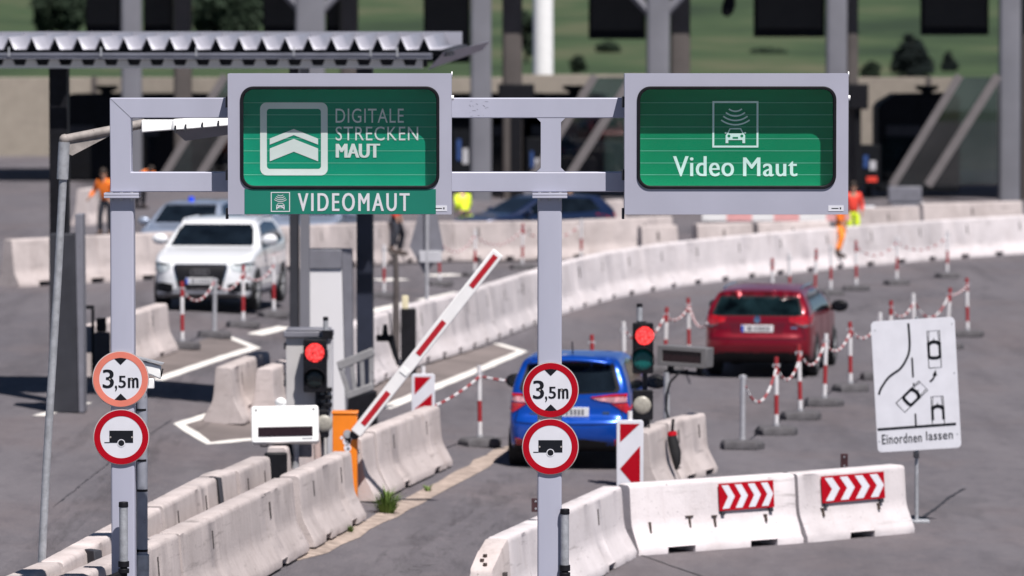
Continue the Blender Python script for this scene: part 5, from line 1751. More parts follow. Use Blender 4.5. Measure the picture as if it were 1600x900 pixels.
# ================================================================ cars
def sdf(poly, P):
    """signed distance of 2-D points to a closed polygon (negative inside)"""
    poly = np.array([p for i, p in enumerate(poly) if abs(p[0] - poly[i - 1][0]) + abs(p[1] - poly[i - 1][1]) > 1e-9], float)
    A = poly; B = np.roll(poly, -1, 0)
    d2 = np.full(len(P), 1e9); inside = np.zeros(len(P), bool)
    for a, b in zip(A, B):
        e = b - a; w_ = P - a
        t = np.clip((w_ @ e) / (e @ e), 0, 1)
        r = w_ - t[:, None] * e
        d2 = np.minimum(d2, (r * r).sum(1))
        c = (a[1] > P[:, 1]) != (b[1] > P[:, 1])
        with np.errstate(divide='ignore', invalid='ignore'):
            xi = a[0] + (P[:, 1] - a[1]) * e[0] / (e[1] if e[1] else 1e-12)
        inside ^= c & (P[:, 0] < xi)
    d = np.sqrt(d2)
    return np.where(inside, -d, d)

def smax(a, b, k):
    h = np.maximum(k - np.abs(a - b), 0) / k
    return np.maximum(a, b) + h * h * k * 0.25

def round_poly(p, n=2):
    """one or two corner-cutting passes, so that silhouettes read as pressed metal"""
    for _ in range(n):
        o = []
        for i in range(len(p)):
            a, b = p[i], p[(i + 1) % len(p)]
            o.append((a[0] * .8 + b[0] * .2, a[1] * .8 + b[1] * .2)); o.append((a[0] * .2 + b[0] * .8, a[1] * .2 + b[1] * .8))
        p = o
    return p

def car_shell(side, front, plan, k=0.07, nphi=132, nr=34, nm=60):
    side = round_poly(side, 1)
    fr = round_poly(front + [(-x, z) for x, z in front[::-1]], 1)
    pl = round_poly(plan + [(-x, y) for x, y in plan[::-1]], 1)
    Lc = max(y for _, y in plan)
    a, b, z0 = 0.95, Lc - 1.0, 0.62
    org = []; dr = []
    def ring(y, al):
        for j in range(nphi):
            p = 2 * math.pi * j / nphi
            org.append((0, y, z0)); dr.append((math.cos(p) * math.sin(al), -math.cos(al), math.sin(p) * math.sin(al)))
    for i in range(1, nr + 1): ring(a, math.pi / 2 * i / nr)
    for i in range(1, nm): ring(a + (b - a) * i / nm, math.pi / 2)
    for i in range(nr): ring(b, math.pi / 2 + math.pi / 2 * i / nr)
    org.append((0, a, z0)); dr.append((0, -1, 0)); org.append((0, b, z0)); dr.append((0, 1, 0))
    O = np.array(org, float); Dv = np.array(dr, float)
    lo = np.zeros(len(O)); hi = np.full(len(O), 3.0)
    for _ in range(34):
        mid = (lo + hi) / 2
        P = O + Dv * mid[:, None]
        f = smax(smax(sdf(side, P[:, [1, 2]]), sdf(fr, P[:, [0, 2]]), k), sdf(pl, P[:, [0, 1]]), k * 1.6)
        ins = f < 0
        lo = np.where(ins, mid, lo); hi = np.where(ins, hi, mid)
    P = O + Dv * lo[:, None]
    rows = 2 * nr + nm - 1
    fs = []
    for i in range(rows - 1):
        for j in range(nphi):
            fs.append((i * nphi + j, (i + 1) * nphi + j, (i + 1) * nphi + (j + 1) % nphi, i * nphi + (j + 1) % nphi))
    e0_, e1_ = len(O) - 2, len(O) - 1
    for j in range(nphi):
        fs.append((e0_, j, (j + 1) % nphi)); r = (rows - 1) * nphi
        fs.append((e1_, r + (j + 1) % nphi, r + j))
    return [tuple(p) for p in P], fs

def fit_patch(bvh, poly, view, lift, name, m, parent, step=0.07, depth=None):
    """a panel cut to the outline poly and bent onto the car body seen along view ('rear','front','right','left','top')"""
    bm = bmesh.new()
    vs = [bm.verts.new((a, b, 0)) for a, b in poly]
    bm.faces.new(vs)
    xs = [p[0] for p in poly]; ys = [p[1] for p in poly]
    for ax, lo, hi in ((0, min(xs), max(xs)), (1, min(ys), max(ys))):
        n = int((hi - lo) / step)
        for i in range(1, n + 1):
            c = lo + (hi - lo) * i / (n + 1)
            co = (c, 0, 0) if ax == 0 else (0, c, 0); no = (1, 0, 0) if ax == 0 else (0, 1, 0)
            bmesh.ops.bisect_plane(bm, geom=bm.verts[:] + bm.edges[:] + bm.faces[:], plane_co=co, plane_no=no, dist=1e-5)
    to3 = {'rear': lambda a, b: (Vector((a, -5, b)), Vector((0, 1, 0))), 'front': lambda a, b: (Vector((a, 12, b)), Vector((0, -1, 0))),
           'right': lambda a, b: (Vector((5, a, b)), Vector((-1, 0, 0))), 'left': lambda a, b: (Vector((-5, a, b)), Vector((1, 0, 0))),
           'top': lambda a, b: (Vector((a, b, 5)), Vector((0, 0, -1)))}[view]
    for v in bm.verts:
        o, d = to3(v.co.x, v.co.y)
        hit = bvh.ray_cast(o, d)
        if hit[0] is None:
            near = bvh.find_nearest(o + d * 5)
            hit = near
        nrm = hit[1]
        if nrm.dot(d) > 0: nrm = -nrm
        v.co = hit[0] + nrm * lift
        v.normal = nrm
    nv = {v: (bvh.find_nearest(v.co)[1]) for v in bm.verts}
    be = [e for e in bm.edges if e.is_boundary]
    r = bmesh.ops.extrude_edge_only(bm, edges=be)
    for v in [g for g in r['geom'] if isinstance(g, bmesh.types.BMVert)]:
        h = bvh.find_nearest(v.co)
        dirn = (h[0] - v.co)
        v.co = h[0] + (dirn.normalized() * 0.006 if dirn.length > 1e-6 else Vector())
    bmesh.ops.recalc_face_normals(bm, faces=bm.faces)
    me = bpy.data.meshes.new(name); bm.to_mesh(me); bm.free()
    me.materials.append(m)
    me.polygons.foreach_set('use_smooth', [True] * len(me.polygons))
    me.set_sharp_from_angle(angle=R(50))
    o = bpy.data.objects.new(name, me); COL.objects.link(o); o.parent = parent
    return o

def mir(poly): return [(-a, b) for a, b in poly[::-1]]

def paint(name, c, metal=0.25, rough=0.28, coat=1.0):
    m = mat(name, c, rough, metal, 0.03, 3, coat=coat)
    return m
M['glass'] = mat('tinted_car_glass', (0.005, 0.008, 0.012), 0.06, 0, 0.6, 2.5, spec=0.4)
M['glass_g'] = mat('greenish_car_glass', (0.004, 0.010, 0.012), 0.08, 0, 0.9, 3.5, spec=0.3)
M['tyre'] = mat('tyre_rubber', (0.010, 0.010, 0.012), 0.8, 0, 0.3, 12)
M['alloy'] = mat('alloy_wheel', (0.45, 0.46, 0.48), 0.35, 0.7, 0.1, 8)
M['under'] = mat('black_underbody', (0.008, 0.008, 0.010), 0.7, 0, 0.3, 6)
M['tail_red'] = mat('tail_lamp_red', (0.42, 0.006, 0.012), 0.12, 0, 0.35, 18, coat=1)
M['tail_white'] = mat('tail_lamp_clear', (0.62, 0.30, 0.33), 0.12, 0, 0.55, 18, coat=1)
M['lamp_clear'] = mat('headlamp_clear', (0.62, 0.66, 0.70), 0.10, 0.2, 0.5, 16, coat=1)
M['number_plate'] = mat('number_plate', (0.66, 0.66, 0.68), 0.5, 0, 0.05, 20)
M['eu_blue'] = mat('plate_blue_strip', (0.02, 0.07, 0.45), 0.5)
M['smudge'] = mat('plate_print', (0.12, 0.12, 0.14), 0.6)
M['chrome'] = mat('chrome', (0.72, 0.72, 0.74), 0.12, 1.0, 0.05, 6)
M['blue_car'] = paint('blue_car_paint', (0.002, 0.068, 0.44), 0.4, 0.28, 0.6)
M['red_car'] = paint('red_car_paint', (0.20, 0.0008, 0.012), 0.35, 0.3, 0.5)
M['white_car'] = paint('white_car_paint', (0.78, 0.79, 0.82), 0.0)
M['silver_car'] = paint('silver_blue_car_paint', (0.34, 0.39, 0.50), 0.4, 0.4)
M['navy_car'] = paint('dark_blue_car_paint', (0.008, 0.018, 0.060), 0.3)

def wheel(parent, x, y, r, s, w_=.21):
    """s = +1 right side, -1 left side; tyre with a rim whose spokes face outward"""
    t = MB()
    pr = [(r * .66, -.5), (r * .93, -.5), (r, -.32), (r, .32), (r * .93, .5), (r * .66, .5)]
    n = 36
    rows = [[(x + u * w_, y + rr * math.cos(2 * math.pi * i / n), r + rr * math.sin(2 * math.pi * i / n)) for rr, u in pr] for i in range(n + 1)]
    t.loft(rows, caps=False)
    ty = t.build('wheel', M['tyre'], parent)
    mb = MB()
    xo = x + s * w_ * .40
    def rng(r0, r1, xa, xb):
        k = 30
        vs = []
        for i in range(k):
            a = 2 * math.pi * i / k; c, q_ = math.cos(a), math.sin(a)
            vs += [(xa, y + r0 * c, r + r0 * q_), (xa, y + r1 * c, r + r1 * q_), (xb, y + r1 * c, r + r1 * q_), (xb, y + r0 * c, r + r0 * q_)]
        fs = []
        for i in range(k):
            a, b = 4 * i, 4 * ((i + 1) % k)
            for j in range(4): fs.append((a + j, a + (j + 1) % 4, b + (j + 1) % 4, b + j))
        mb.add(vs, fs)
    rng(r * .58, r * .67, xo - s * .05, xo + s * .012)
    for i in range(5):
        a = 2 * math.pi * i / 5 + .3
        c, q_ = math.cos(a), math.sin(a)
        for da in (-.10, .10):
            c2, q2 = math.cos(a + da), math.sin(a + da)
            tn = Vector((0, -q2, c2)) * .022
            A = Vector((xo, y + r * .10 * c, r + r * .10 * q_)); B = Vector((xo - s * .005, y + r * .62 * c2, r + r * .62 * q2))
            dx = Vector((s * .025, 0, 0))
            mb.hexa([A - tn, B - tn, B + tn, A + tn, A - tn + dx, B - tn + dx, B + tn + dx, A + tn + dx])
    mb.cyl((xo - s * .03, y, r), (xo + s * .03, y, r), r * .16, n=16)
    mb.build('rim', M['alloy'], ty)
    MB().cyl((xo - s * .10, y, r), (xo - s * .06, y, r), r * .6, n=24).build('brake_disc', M['under'], ty)

def car(label, loc, heading, scale, cfg, group=None):
    t = thing('car', label, 'car', loc, math.atan2(-heading[0], heading[1]), group)
    t.scale = (scale,) * 3
    vs, fs = car_shell(cfg['side'], cfg['front'], cfg['plan'], cfg.get('k', .07))
    body = MB().add(vs, fs).build('body', [cfg['paint'], M['under']], t, sharp=60)
    r = cfg['r']; W = max(x for x, _ in cfg['plan'])
    cm = MB()
    for y in cfg['wheels']:
        for s in (-1, 1):
            cm.cyl((s * (W - .30), y, r + .01), (s * (W + .2), y, r + .01), r * 1.13, n=40)
    cut = cm.build('wheel_wells', M['under'])
    md = body.modifiers.new('wells', 'BOOLEAN'); md.operation = 'DIFFERENCE'; md.object = cut; md.solver = 'EXACT'
    bpy.context.view_layer.update()
    dg = bpy.context.evaluated_depsgraph_get()
    me = bpy.data.meshes.new_from_object(body.evaluated_get(dg))
    body.modifiers.clear(); body.data = me
    bpy.data.objects.remove(cut)
    # bottom and wheel well faces are black
    for p in me.polygons:
        c = p.center
        inwell = any((c.y - y) ** 2 + (c.z - r - .01) ** 2 < (r * 1.125) ** 2 for y in cfg['wheels']) and abs(c.x) < W - .02
        if inwell or (p.normal.z < -.6 and c.z < .5): p.material_index = 1
        else: p.material_index = 0
    bm = bmesh.new()
    bm.from_mesh(MB().add(vs, fs).build('tmp', M['under']).data)
    bvh = BVHTree.FromBMesh(bm); bm.free()
    for o in [o for o in COL.objects if o.name.startswith('tmp')]: bpy.data.objects.remove(o)
    for y in cfg['wheels']:
        for s in (-1, 1): wheel(t, s * (W - .125), y, r, s)
    for row in cfg['patches']:
        nm, view, poly, m, lift = row[:5]
        kid = row[5] if len(row) > 5 else None
        both = len(row) > 6 and row[6]
        o = fit_patch(bvh, poly, view, lift, nm, M[m], t, step=.06)
        if both:
            if view in ('right', 'left'): fit_patch(bvh, poly, 'left' if view == 'right' else 'right', lift, nm, M[m], t)
            else: fit_patch(bvh, mir(poly), view, lift, nm, M[m], t, step=.06)
    # mirrors
    for s in (-1, 1):
        y, z, o_ = cfg['mirror']
        hit = bvh.ray_cast(Vector((s * 5, y, z - .05)), Vector((-s, 0, 0)))
        x0 = abs(hit[0].x) if hit[0] else W - .1
        mb = MB()
        mb.ball((s * (x0 + .16), y + .02, z), (.145, .085, .10), 16)
        mo = mb.build('door_mirror', cfg.get('mirror_mat', cfg['paint']), t)
        MB().box(*sorted((s * (x0 - .03), s * (x0 + .10))), y - .02, y + .04, z - .075, z - .04).build('mirror_arm', M['black'], mo)
        MB().prism([(s * (x0 + .16) + .10 * math.cos(i * math.pi / 8), z + .065 * math.sin(i * math.pi / 8)) for i in range(16)], y - .062, y - .052).build('mirror_glass', M['glass'], mo)
    # number plates
    for view, (zc, hw, hh) in cfg['plates'].items():
        d = Vector((0, 1, 0)) if view == 'rear' else Vector((0, -1, 0))
        h = [bvh.ray_cast(Vector((x, -5 if view == 'rear' else 12, zc + q_)), d)[0].y for x in (-hw, 0, hw) for q_ in (-hh, hh)]
        y = (min(h) - .008) if view == 'rear' else (max(h) + .024)
        sg = 1 if view == 'rear' else -1
        ya, yb = sorted((y, y + sg * .05))
        pl = MB().box(-hw, hw, ya, yb, zc - hh, zc + hh).build('number_plate', M['number_plate'], t, bevel=.004)
        yf = y - sg * .001; ya, yb = sorted((yf, yf - sg * .002))
        xa = -hw * sg
        MB().box(*sorted((xa + sg * .006, xa + sg * .05)), ya, yb, zc - hh + .006, zc + hh - .006).build('blue_strip', M['eu_blue'], pl)
        for u in (-.14, -.10, -.03, .03, .08, .13, .18):
            MB().box(u * sg - .015, u * sg + .015, ya, yb, zc - hh * .6, zc + hh * .6).build('print', M['smudge'], pl)
    # seams and trims
    for i, (nm, view, pts, wd, m) in enumerate(cfg.get('lines', ())):
        for a, b in zip(pts[:-1], pts[1:]):
            d = Vector((b[0] - a[0], b[1] - a[1])); n_ = Vector((-d.y, d.x)).normalized() * wd / 2
            poly = [(a[0] - n_.x, a[1] - n_.y), (b[0] - n_.x, b[1] - n_.y), (b[0] + n_.x, b[1] + n_.y), (a[0] + n_.x, a[1] + n_.y)]
            fit_patch(bvh, poly, view, .003, nm, M[m], body)
    return t, bvh, body

# ---- blue hatchback seen from behind
yaris = dict(paint=M['blue_car'], r=.295, wheels=(.62, 3.13), mirror=(2.55, 1.0, 0), plates={'rear': (.76, .26, .06)},
    mirror_mat=M['black'],
    side=[(.10, .30), (.0, .40), (-.03, .54), (-.01, .645), (.115, .70), (.14, .80), (.14, .98), (.24, 1.2), (.36, 1.36), (.27, 1.45), (.50, 1.485), (1.3, 1.51), (2.0, 1.45), (2.45, 1.26), (2.95, 1.0), (3.55, .87), (3.85, .70), (3.94, .5), (3.88, .24), (3.5, .17), (.5, .19)],
    front=[(0, .17), (.70, .17), (.80, .28), (.845, .52), (.8475, .72), (.82, .93), (.74, 1.16), (.655, 1.38), (.585, 1.475), (.45, 1.515), (.2, 1.53), (0, 1.532)],
    plan=[(0, -.04), (.48, -.02), (.70, .05), (.81, .22), (.845, .6), (.8475, 1.6), (.8475, 2.9), (.80, 3.4), (.66, 3.75), (.40, 3.92), (0, 3.95)],
    patches=[
        ('window_surround', 'rear', [(-.63, 1.015), (0, .985), (.63, 1.015), (.665, 1.06), (.575, 1.37), (.53, 1.40), (-.53, 1.40), (-.575, 1.37), (-.665, 1.06)], 'black', .004),
        ('rear_window', 'rear', [(-.58, 1.035), (0, 1.01), (.58, 1.035), (.615, 1.075), (.54, 1.35), (-.54, 1.35), (-.615, 1.075)], 'glass', .008),
        ('brake_light', 'rear', [(-.16, 1.405), (.16, 1.405), (.15, 1.43), (-.15, 1.43)], 'tail_red', .008),
        ('tail_light', 'rear', [(.28, .945), (.42, .905), (.60, .885), (.81, .90), (.81, .975), (.60, .968)], 'tail_white', .012, 0, True),
        ('tail_light_rim', 'rear', [(.28, .955), (.30, .940), (.60, .962), (.81, .968), (.81, 1.0), (.60, .995)], 'tail_red', .016, 0, True),
        ('brake_lamp', 'rear', [(.54, .885), (.60, .872), (.81, .885), (.80, .80), (.75, .745), (.68, .79)], 'tail_red', .014, 0, True),
        ('diffuser', 'rear', [(-.56, .20), (.56, .20), (.50, .37), (.20, .41), (-.20, .41), (-.50, .37)], 'under', .006),
        ('bumper_lower', 'rear', [(-.79, .19), (.79, .19), (.83, .33), (.55, .36), (-.55, .36), (-.83, .33)], 'under', .004),
        ('reflector', 'rear', [(.60, .33), (.70, .33), (.71, .42), (.60, .40)], 'tail_red', .010, 0, True),
        ('side_window', 'right', [(.62, 1.03), (1.2, .99), (2.5, .96), (2.55, 1.0), (2.0, 1.34), (1.3, 1.40), (.85, 1.36)], 'glass', .005, 0, True),
        ('emblem', 'rear', [(.06 * math.cos(i * .4488), .90 + .042 * math.sin(i * .4488)) for i in range(14)], 'chrome', .012),
        ('badge', 'rear', [(-.52, .72), (-.40, .72), (-.40, .745), (-.52, .745)], 'chrome', .006), ('badge', 'rear', [(.44, .73), (.53, .73), (.53, .765), (.44, .765)], 'chrome', .006),
        ('windscreen', 'top', [(-.56, 2.95), (.56, 2.95), (.60, 2.8), (.52, 2.15), (-.52, 2.15), (-.60, 2.8)], 'glass', .005),
    ],
    lines=[('seam', 'rear', [(-.70, .62), (-.3, .60), (.3, .60), (.70, .62)], .012, 'black'), ('seam', 'rear', [(-.715, .62), (-.66, .86)], .010, 'black'), ('seam', 'rear', [(.715, .62), (.66, .86)], .010, 'black'),
           ('seam', 'right', [(1.3, .35), (1.32, .98)], .010, 'black'), ('wiper', 'rear', [(0.02, 1.05), (-.34, 1.10)], .022, 'black')])
p = G(888, 735)
t, bvh, body = car('blue hatchback seen from behind, waiting in the lane by the right gantry post', p, (.105, .994), 1.035, yaris)
MB().tube([(.0, .62, 1.50), (.0, .58, 1.56), (.0, .54, 1.66)], .009, 8).build('antenna', M['black'], t)
M['spoiler'] = M['blue_car']
mb = MB()
rows = []
for y, z, hw in ((.62, 1.503, .50), (.40, 1.487, .53), (.22, 1.455, .54), (.20, 1.435, .54)):
    rows.append([(x, y + .05 * abs(x / hw) ** 3, z - .05 * (x / hw) ** 2) for x in [hw * (i / 8 - 1) for i in range(17)]])
vs = [p_ for r_ in rows for p_ in r_]
fs = [(i * 17 + j, i * 17 + j + 1, (i + 1) * 17 + j + 1, (i + 1) * 17 + j) for i in range(3) for j in range(16)]
sp = MB().add(vs, fs).build('roof_spoiler', M['blue_car'], t, sharp=60)
md = sp.modifiers.new('s', 'SOLIDIFY'); md.thickness = .03
# shelf objects seen through the rear glass
# ---- red estate seen from behind
wagon = dict(paint=M['red_car'], r=.32, wheels=(.93, 3.62), mirror=(3.05, 1.02, 0), mirror_mat=M['black'], plates={'rear': (.80, .26, .058)},
    side=[(.14, .34), (.0, .42), (-.03, .56), (-.005, .66), (.07, .72), (.09, .84), (.10, 1.0), (.27, 1.20), (.42, 1.325), (.26, 1.37), (.6, 1.415), (1.4, 1.455), (2.3, 1.44), (2.95, 1.28), (3.45, 1.02), (4.2, .88), (4.52, .70), (4.60, .5), (4.55, .24), (4.2, .17), (.5, .19)],
    front=[(0, .17), (.76, .17), (.86, .28), (.90, .5), (.905, .75), (.88, .95), (.79, 1.15), (.69, 1.33), (.60, 1.415), (.42, 1.455), (.2, 1.47), (0, 1.472)],
    plan=[(0, -.04), (.52, -.02), (.76, .07), (.87, .25), (.903, .7), (.905, 1.6), (.905, 3.4), (.85, 4.0), (.70, 4.38), (.42, 4.57), (0, 4.60)],
    patches=[
        ('window_surround', 'rear', [(-.70, 1.00), (.70, 1.00), (.73, 1.04), (.64, 1.29), (.59, 1.31), (-.59, 1.31), (-.64, 1.29), (-.73, 1.04)], 'black', .004),
        ('rear_window', 'rear', [(-.67, 1.015), (.67, 1.015), (.69, 1.05), (.61, 1.285), (-.61, 1.285), (-.69, 1.05)], 'glass_g', .008),
        ('tail_light', 'rear', [(.50, .97), (.52, .90), (.72, .86), (.90, .90), (.90, 1.0), (.74, 1.01)], 'tail_red', .012, 0, True),
        ('lamp_base', 'rear', [(.56, .895), (.72, .855), (.90, .895), (.90, .84), (.74, .82)], 'lamp_dark', .010, 0, True),
        ('plate_recess_shade', 'rear', [(-.40, .72), (.40, .72), (.46, .89), (-.46, .89)], 'red_dark', .004),  # lies flush; the recess's shade is put into its deeper red
        ('bumper_lower', 'rear', [(-.86, .18), (.86, .18), (.89, .36), (.60, .40), (-.60, .40), (-.89, .36)], 'under', .006),
        ('bumper_crease_shade', 'rear', [(-.80, .50), (.80, .50), (.80, .52), (-.80, .52)], 'red_dark', .004),  # crease shade painted as a deeper red strip
        ('emblem', 'rear', [(.055 * math.cos(i * .4488), .945 + .055 * math.sin(i * .4488)) for i in range(14)], 'chrome', .014),
        ('badge', 'rear', [(-.66, .80), (-.48, .80), (-.48, .83), (-.66, .83)], 'red_dark', .006), ('badge', 'rear', [(.54, .80), (.64, .80), (.64, .83), (.54, .83)], 'chrome', .006),
        ('side_window', 'right', [(.62, 1.07), (1.2, 1.02), (3.0, .98), (3.08, 1.02), (2.5, 1.33), (1.6, 1.36), (.85, 1.30)], 'glass', .005, 0, True),
        ('windscreen', 'top', [(-.60, 3.42), (.60, 3.42), (.66, 3.25), (.56, 2.6), (-.56, 2.6), (-.66, 3.25)], 'glass', .005),
        ('sill', 'right', [(1.35, .2), (3.2, .2), (3.2, .28), (1.35, .28)], 'under', .006, 0, True),
    ],
    lines=[('seam', 'rear', [(-.76, .64), (.76, .64)], .012, 'black'), ('seam', 'rear', [(-.77, .64), (-.70, .85)], .010, 'black'), ('seam', 'rear', [(.77, .64), (.70, .85)], .010, 'black'),
           ('seam', 'right', [(1.55, .35), (1.60, 1.02)], .012, 'black'), ('seam', 'right', [(2.55, .3), (2.58, 1.0)], .012, 'black'), ('window_pillar', 'right', [(1.62, 1.02), (1.66, 1.39)], .05, 'black'),
           ('wiper', 'rear', [(0.02, 1.06), (-.40, 1.10)], .022, 'black'), ('door_handle', 'right', [(1.75, .86), (1.95, .86)], .03, 'red_car')])
M['lamp_dark'] = mat('lamp_lower_clear', (0.16, 0.11, 0.12), 0.12, 0, 0.2, 10, coat=1)
M['red_dark'] = mat('deep_red_trim_and_shade', (0.12, 0.002, 0.010), 0.35, 0.2, 0.1, 5, coat=.6)  # deeper red for a badge and for painted recess and crease shade
p = G(1182, 592)
t, bvh, body = car('red estate car seen from behind, driving away on the curved lane', p, (.165, .986), 1.075, wagon)
for s in (-1, 1):
    P_ = []
    for i in range(9):
        y = .75 + 1.9 * i / 8
        h = bvh.ray_cast(Vector((s * .62, y, 5)), Vector((0, 0, -1)))[0]
        P_.append((s * .62, y, h.z + (.035 if 0 < i < 8 else .0)))
    MB().tube(P_, .018, 8).build('roof_rail', M['chrome'], t)
# headrests seen through the rear glass
# ---- white estate seen from the front
suv = dict(paint=M['white_car'], r=.36, wheels=(.95, 3.76), mirror=(3.02, 1.25, 0), plates={'front': (.56, .26, .058)},
    side=[(.14, .36), (.02, .46), (.0, .7), (.06, .9), (.12, 1.08), (.45, 1.45), (.55, 1.57), (.9, 1.625), (1.9, 1.655), (2.5, 1.60), (2.85, 1.42), (3.33, 1.14), (3.9, 1.06), (4.42, .94), (4.55, .80), (4.62, .6), (4.60, .35), (4.45, .22), (4.2, .2), (.5, .22)],
    front=[(0, .2), (.80, .2), (.90, .32), (.945, .55), (.949, .80), (.92, 1.02), (.85, 1.22), (.755, 1.45), (.67, 1.58), (.5, 1.64), (.2, 1.66), (0, 1.662)],
    plan=[(0, -.01), (.55, .0), (.80, .08), (.91, .28), (.946, .8), (.949, 1.8), (.949, 3.5), (.93, 4.0), (.84, 4.36), (.62, 4.55), (.35, 4.61), (0, 4.63)],
    patches=[
        ('windscreen', 'front', [(-.74, 1.145), (.74, 1.145), (.755, 1.18), (.67, 1.485), (.61, 1.51), (-.61, 1.51), (-.67, 1.485), (-.755, 1.18)], 'glass', .006),
        ('grille_frame', 'front', [(-.47, .86), (-.50, .80), (-.41, .44), (-.34, .40), (.34, .40), (.41, .44), (.50, .80), (.47, .86)], 'chrome', .006),
        ('grille', 'front', [(-.445, .84), (-.475, .79), (-.39, .455), (-.33, .42), (.33, .42), (.39, .455), (.475, .79), (.445, .84)], 'black', .014),
        ('headlight', 'front', [(.56, .865), (.52, .83), (.60, .74), (.80, .70), (.92, .74), (.93, .90), (.80, .90)], 'lamp_clear', .010, 0, True),
        ('headlight_strip', 'front', [(.60, .855), (.80, .875), (.90, .87), (.90, .85), (.78, .85), (.62, .835)], 'black', .016, 0, True),
        ('fog_inlet', 'front', [(.50, .50), (.50, .36), (.58, .34), (.86, .38), (.88, .52), (.70, .53)], 'black', .008, 0, True),
        ('bumper_lower', 'front', [(-.84, .22), (.84, .22), (.90, .32), (.60, .335), (-.60, .335), (-.90, .32)], 'lgrey_d', .006),
        ('lower_inlet', 'front', [(-.78, .19), (.78, .19), (.80, .245), (-.80, .245)], 'under', .010),
        ('side_window', 'right', [(.72, 1.16), (1.3, 1.12), (3.0, 1.08), (3.1, 1.11), (2.55, 1.48), (1.9, 1.54), (.95, 1.50)], 'glass', .005, 0, True),
        ('sill', 'right', [(1.4, .22), (3.3, .22), (3.3, .36), (1.4, .36)], 'mgrey', .006, 0, True),
    ],
    lines=[('grille_bar', 'front', [(-.44 + .055 * i, .46), (-.44 + .055 * i, .81)], .008, 'dgrey') for i in range(3, 15)] +
          [('bonnet_seam', 'front', [(-.62, .90), (-.3, .885), (.3, .885), (.62, .90)], .010, 'mgrey'),
           ('seam', 'left', [(1.62, .36), (1.66, 1.1)], .012, 'mgrey'), ('seam', 'left', [(2.72, .36), (2.8, 1.1)], .012, 'mgrey'), ('seam', 'left', [(3.45, .9), (3.2, 1.1)], .010, 'mgrey'),
           ('window_pillar', 'left', [(1.75, 1.1), (1.80, 1.53)], .05, 'black'), ('door_handle', 'left', [(1.85, .96), (2.05, .96)], .03, 'chrome')])
hd = Vector((-.115, -.993, 0))
p = G(312, 488)
t, bvh, body = car('white estate car with a wide dark grille, coming towards us behind the left gantry post', p - hd * 4.63 * 1.07, hd, 1.07, suv)
mb = MB()
y = max(bvh.ray_cast(Vector((x, 12, .74)), Vector((0, -1, 0)))[0].y for x in (-.15, 0, .15)) + .022
for i in range(4): mb.ring(-.118 + .079 * i, .72, .042, .053, y, y + .012 + .002 * (i % 2), 0, 24)
mb.build('emblem', M['chrome'], t)
for s in (-1, 1):
    P_ = [(s * .66, .8 + 2.0 * i / 8, bvh.ray_cast(Vector((s * .66, .8 + 2.0 * i / 8, 5)), Vector((0, 0, -1)))[0].z + (.03 if 0 < i < 8 else 0)) for i in range(9)]
    MB().tube(P_, .018, 8).build('roof_rail', M['white_car'], t)

# ---- cars far behind: saloon bodies
def saloon(pt, wp='glass'):
    return dict(paint=pt, r=.32, wheels=(.95, 3.7), mirror=(2.95, 1.02, 0), plates={'front': (.52, .26, .058), 'rear': (.8, .26, .058)},
        side=[(.14, .3), (.02, .4), (.0, .6), (.06, .8), (.10, 1.0), (.40, 1.30), (.55, 1.42), (.9, 1.46), (1.9, 1.48), (2.45, 1.42), (2.85, 1.22), (3.3, .98), (4.1, .88), (4.5, .72), (4.58, .5), (4.5, .22), (4.2, .17), (.5, .19)],
        front=[(0, .17), (.78, .17), (.87, .28), (.905, .5), (.905, .75), (.88, .95), (.79, 1.15), (.70, 1.34), (.62, 1.44), (.4, 1.485), (0, 1.50)],
        plan=[(0, -.01), (.55, .0), (.78, .08), (.88, .28), (.905, .8), (.905, 3.4), (.87, 4.0), (.72, 4.38), (.42, 4.55), (0, 4.58)],
        patches=[('windscreen', 'front', [(-.69, 1.0), (.69, 1.0), (.70, 1.03), (.60, 1.37), (.55, 1.395), (-.55, 1.395), (-.60, 1.37), (-.70, 1.03)], wp, .006),
                 ('grille', 'front', [(-.40, .72), (-.34, .56), (.34, .56), (.40, .72)], 'black', .008),
                 ('headlight', 'front', [(.50, .72), (.56, .62), (.84, .66), (.87, .78), (.7, .76)], 'lamp_clear', .010, 0, True),
                 ('side_window', 'right', [(.62, 1.04), (1.2, 1.0), (3.0, .95), (3.05, .99), (2.45, 1.34), (1.8, 1.40), (.85, 1.36)], 'glass', .005, 0, True),
                 ('tail_light', 'rear', [(.5, .95), (.55, .84), (.86, .84), (.86, .98)], 'tail_red', .01, 0, True),
                 ('rear_window', 'rear', [(-.64, 1.03), (.64, 1.03), (.56, 1.36), (-.56, 1.36)], 'glass', .006)])
far = 'cars standing before the toll booths'
hd = Vector((-.16, -.987, 0))
p = G(268, 420)
t, bvh, body = car('silver blue car with a blue roof light behind the white car', p - hd * 4.58, hd, 1.0, saloon(M['silver_car']), far)
z = bvh.ray_cast(Vector((.1, 2.1, 5)), Vector((0, 0, -1)))[0].z
M['beacon'] = mat('blue_beacon', (0.01, 0.06, 0.75), 0.2, 0, 0.2, 20, coat=1)
MB().cyl((.1, 2.1, z - .01), (.1, 2.1, z + .10), .08, .065, n=16).build('roof_beacon', M['beacon'], t, bevel=.01)
p = G(462, 404)
car('silver blue car half hidden behind the shelter posts under the VIDEOMAUT strip', p - hd * 4.58, hd, 1.0, saloon(M['silver_car']), far)
hd = Vector((-.86, -.51, 0))
p = G(715, 392)
car('dark blue car between the two gantry signs, people in yellow vests around it', p - hd * 4.58, hd, 1.0, saloon(M['navy_car']), far)
p = G(1010, 372)

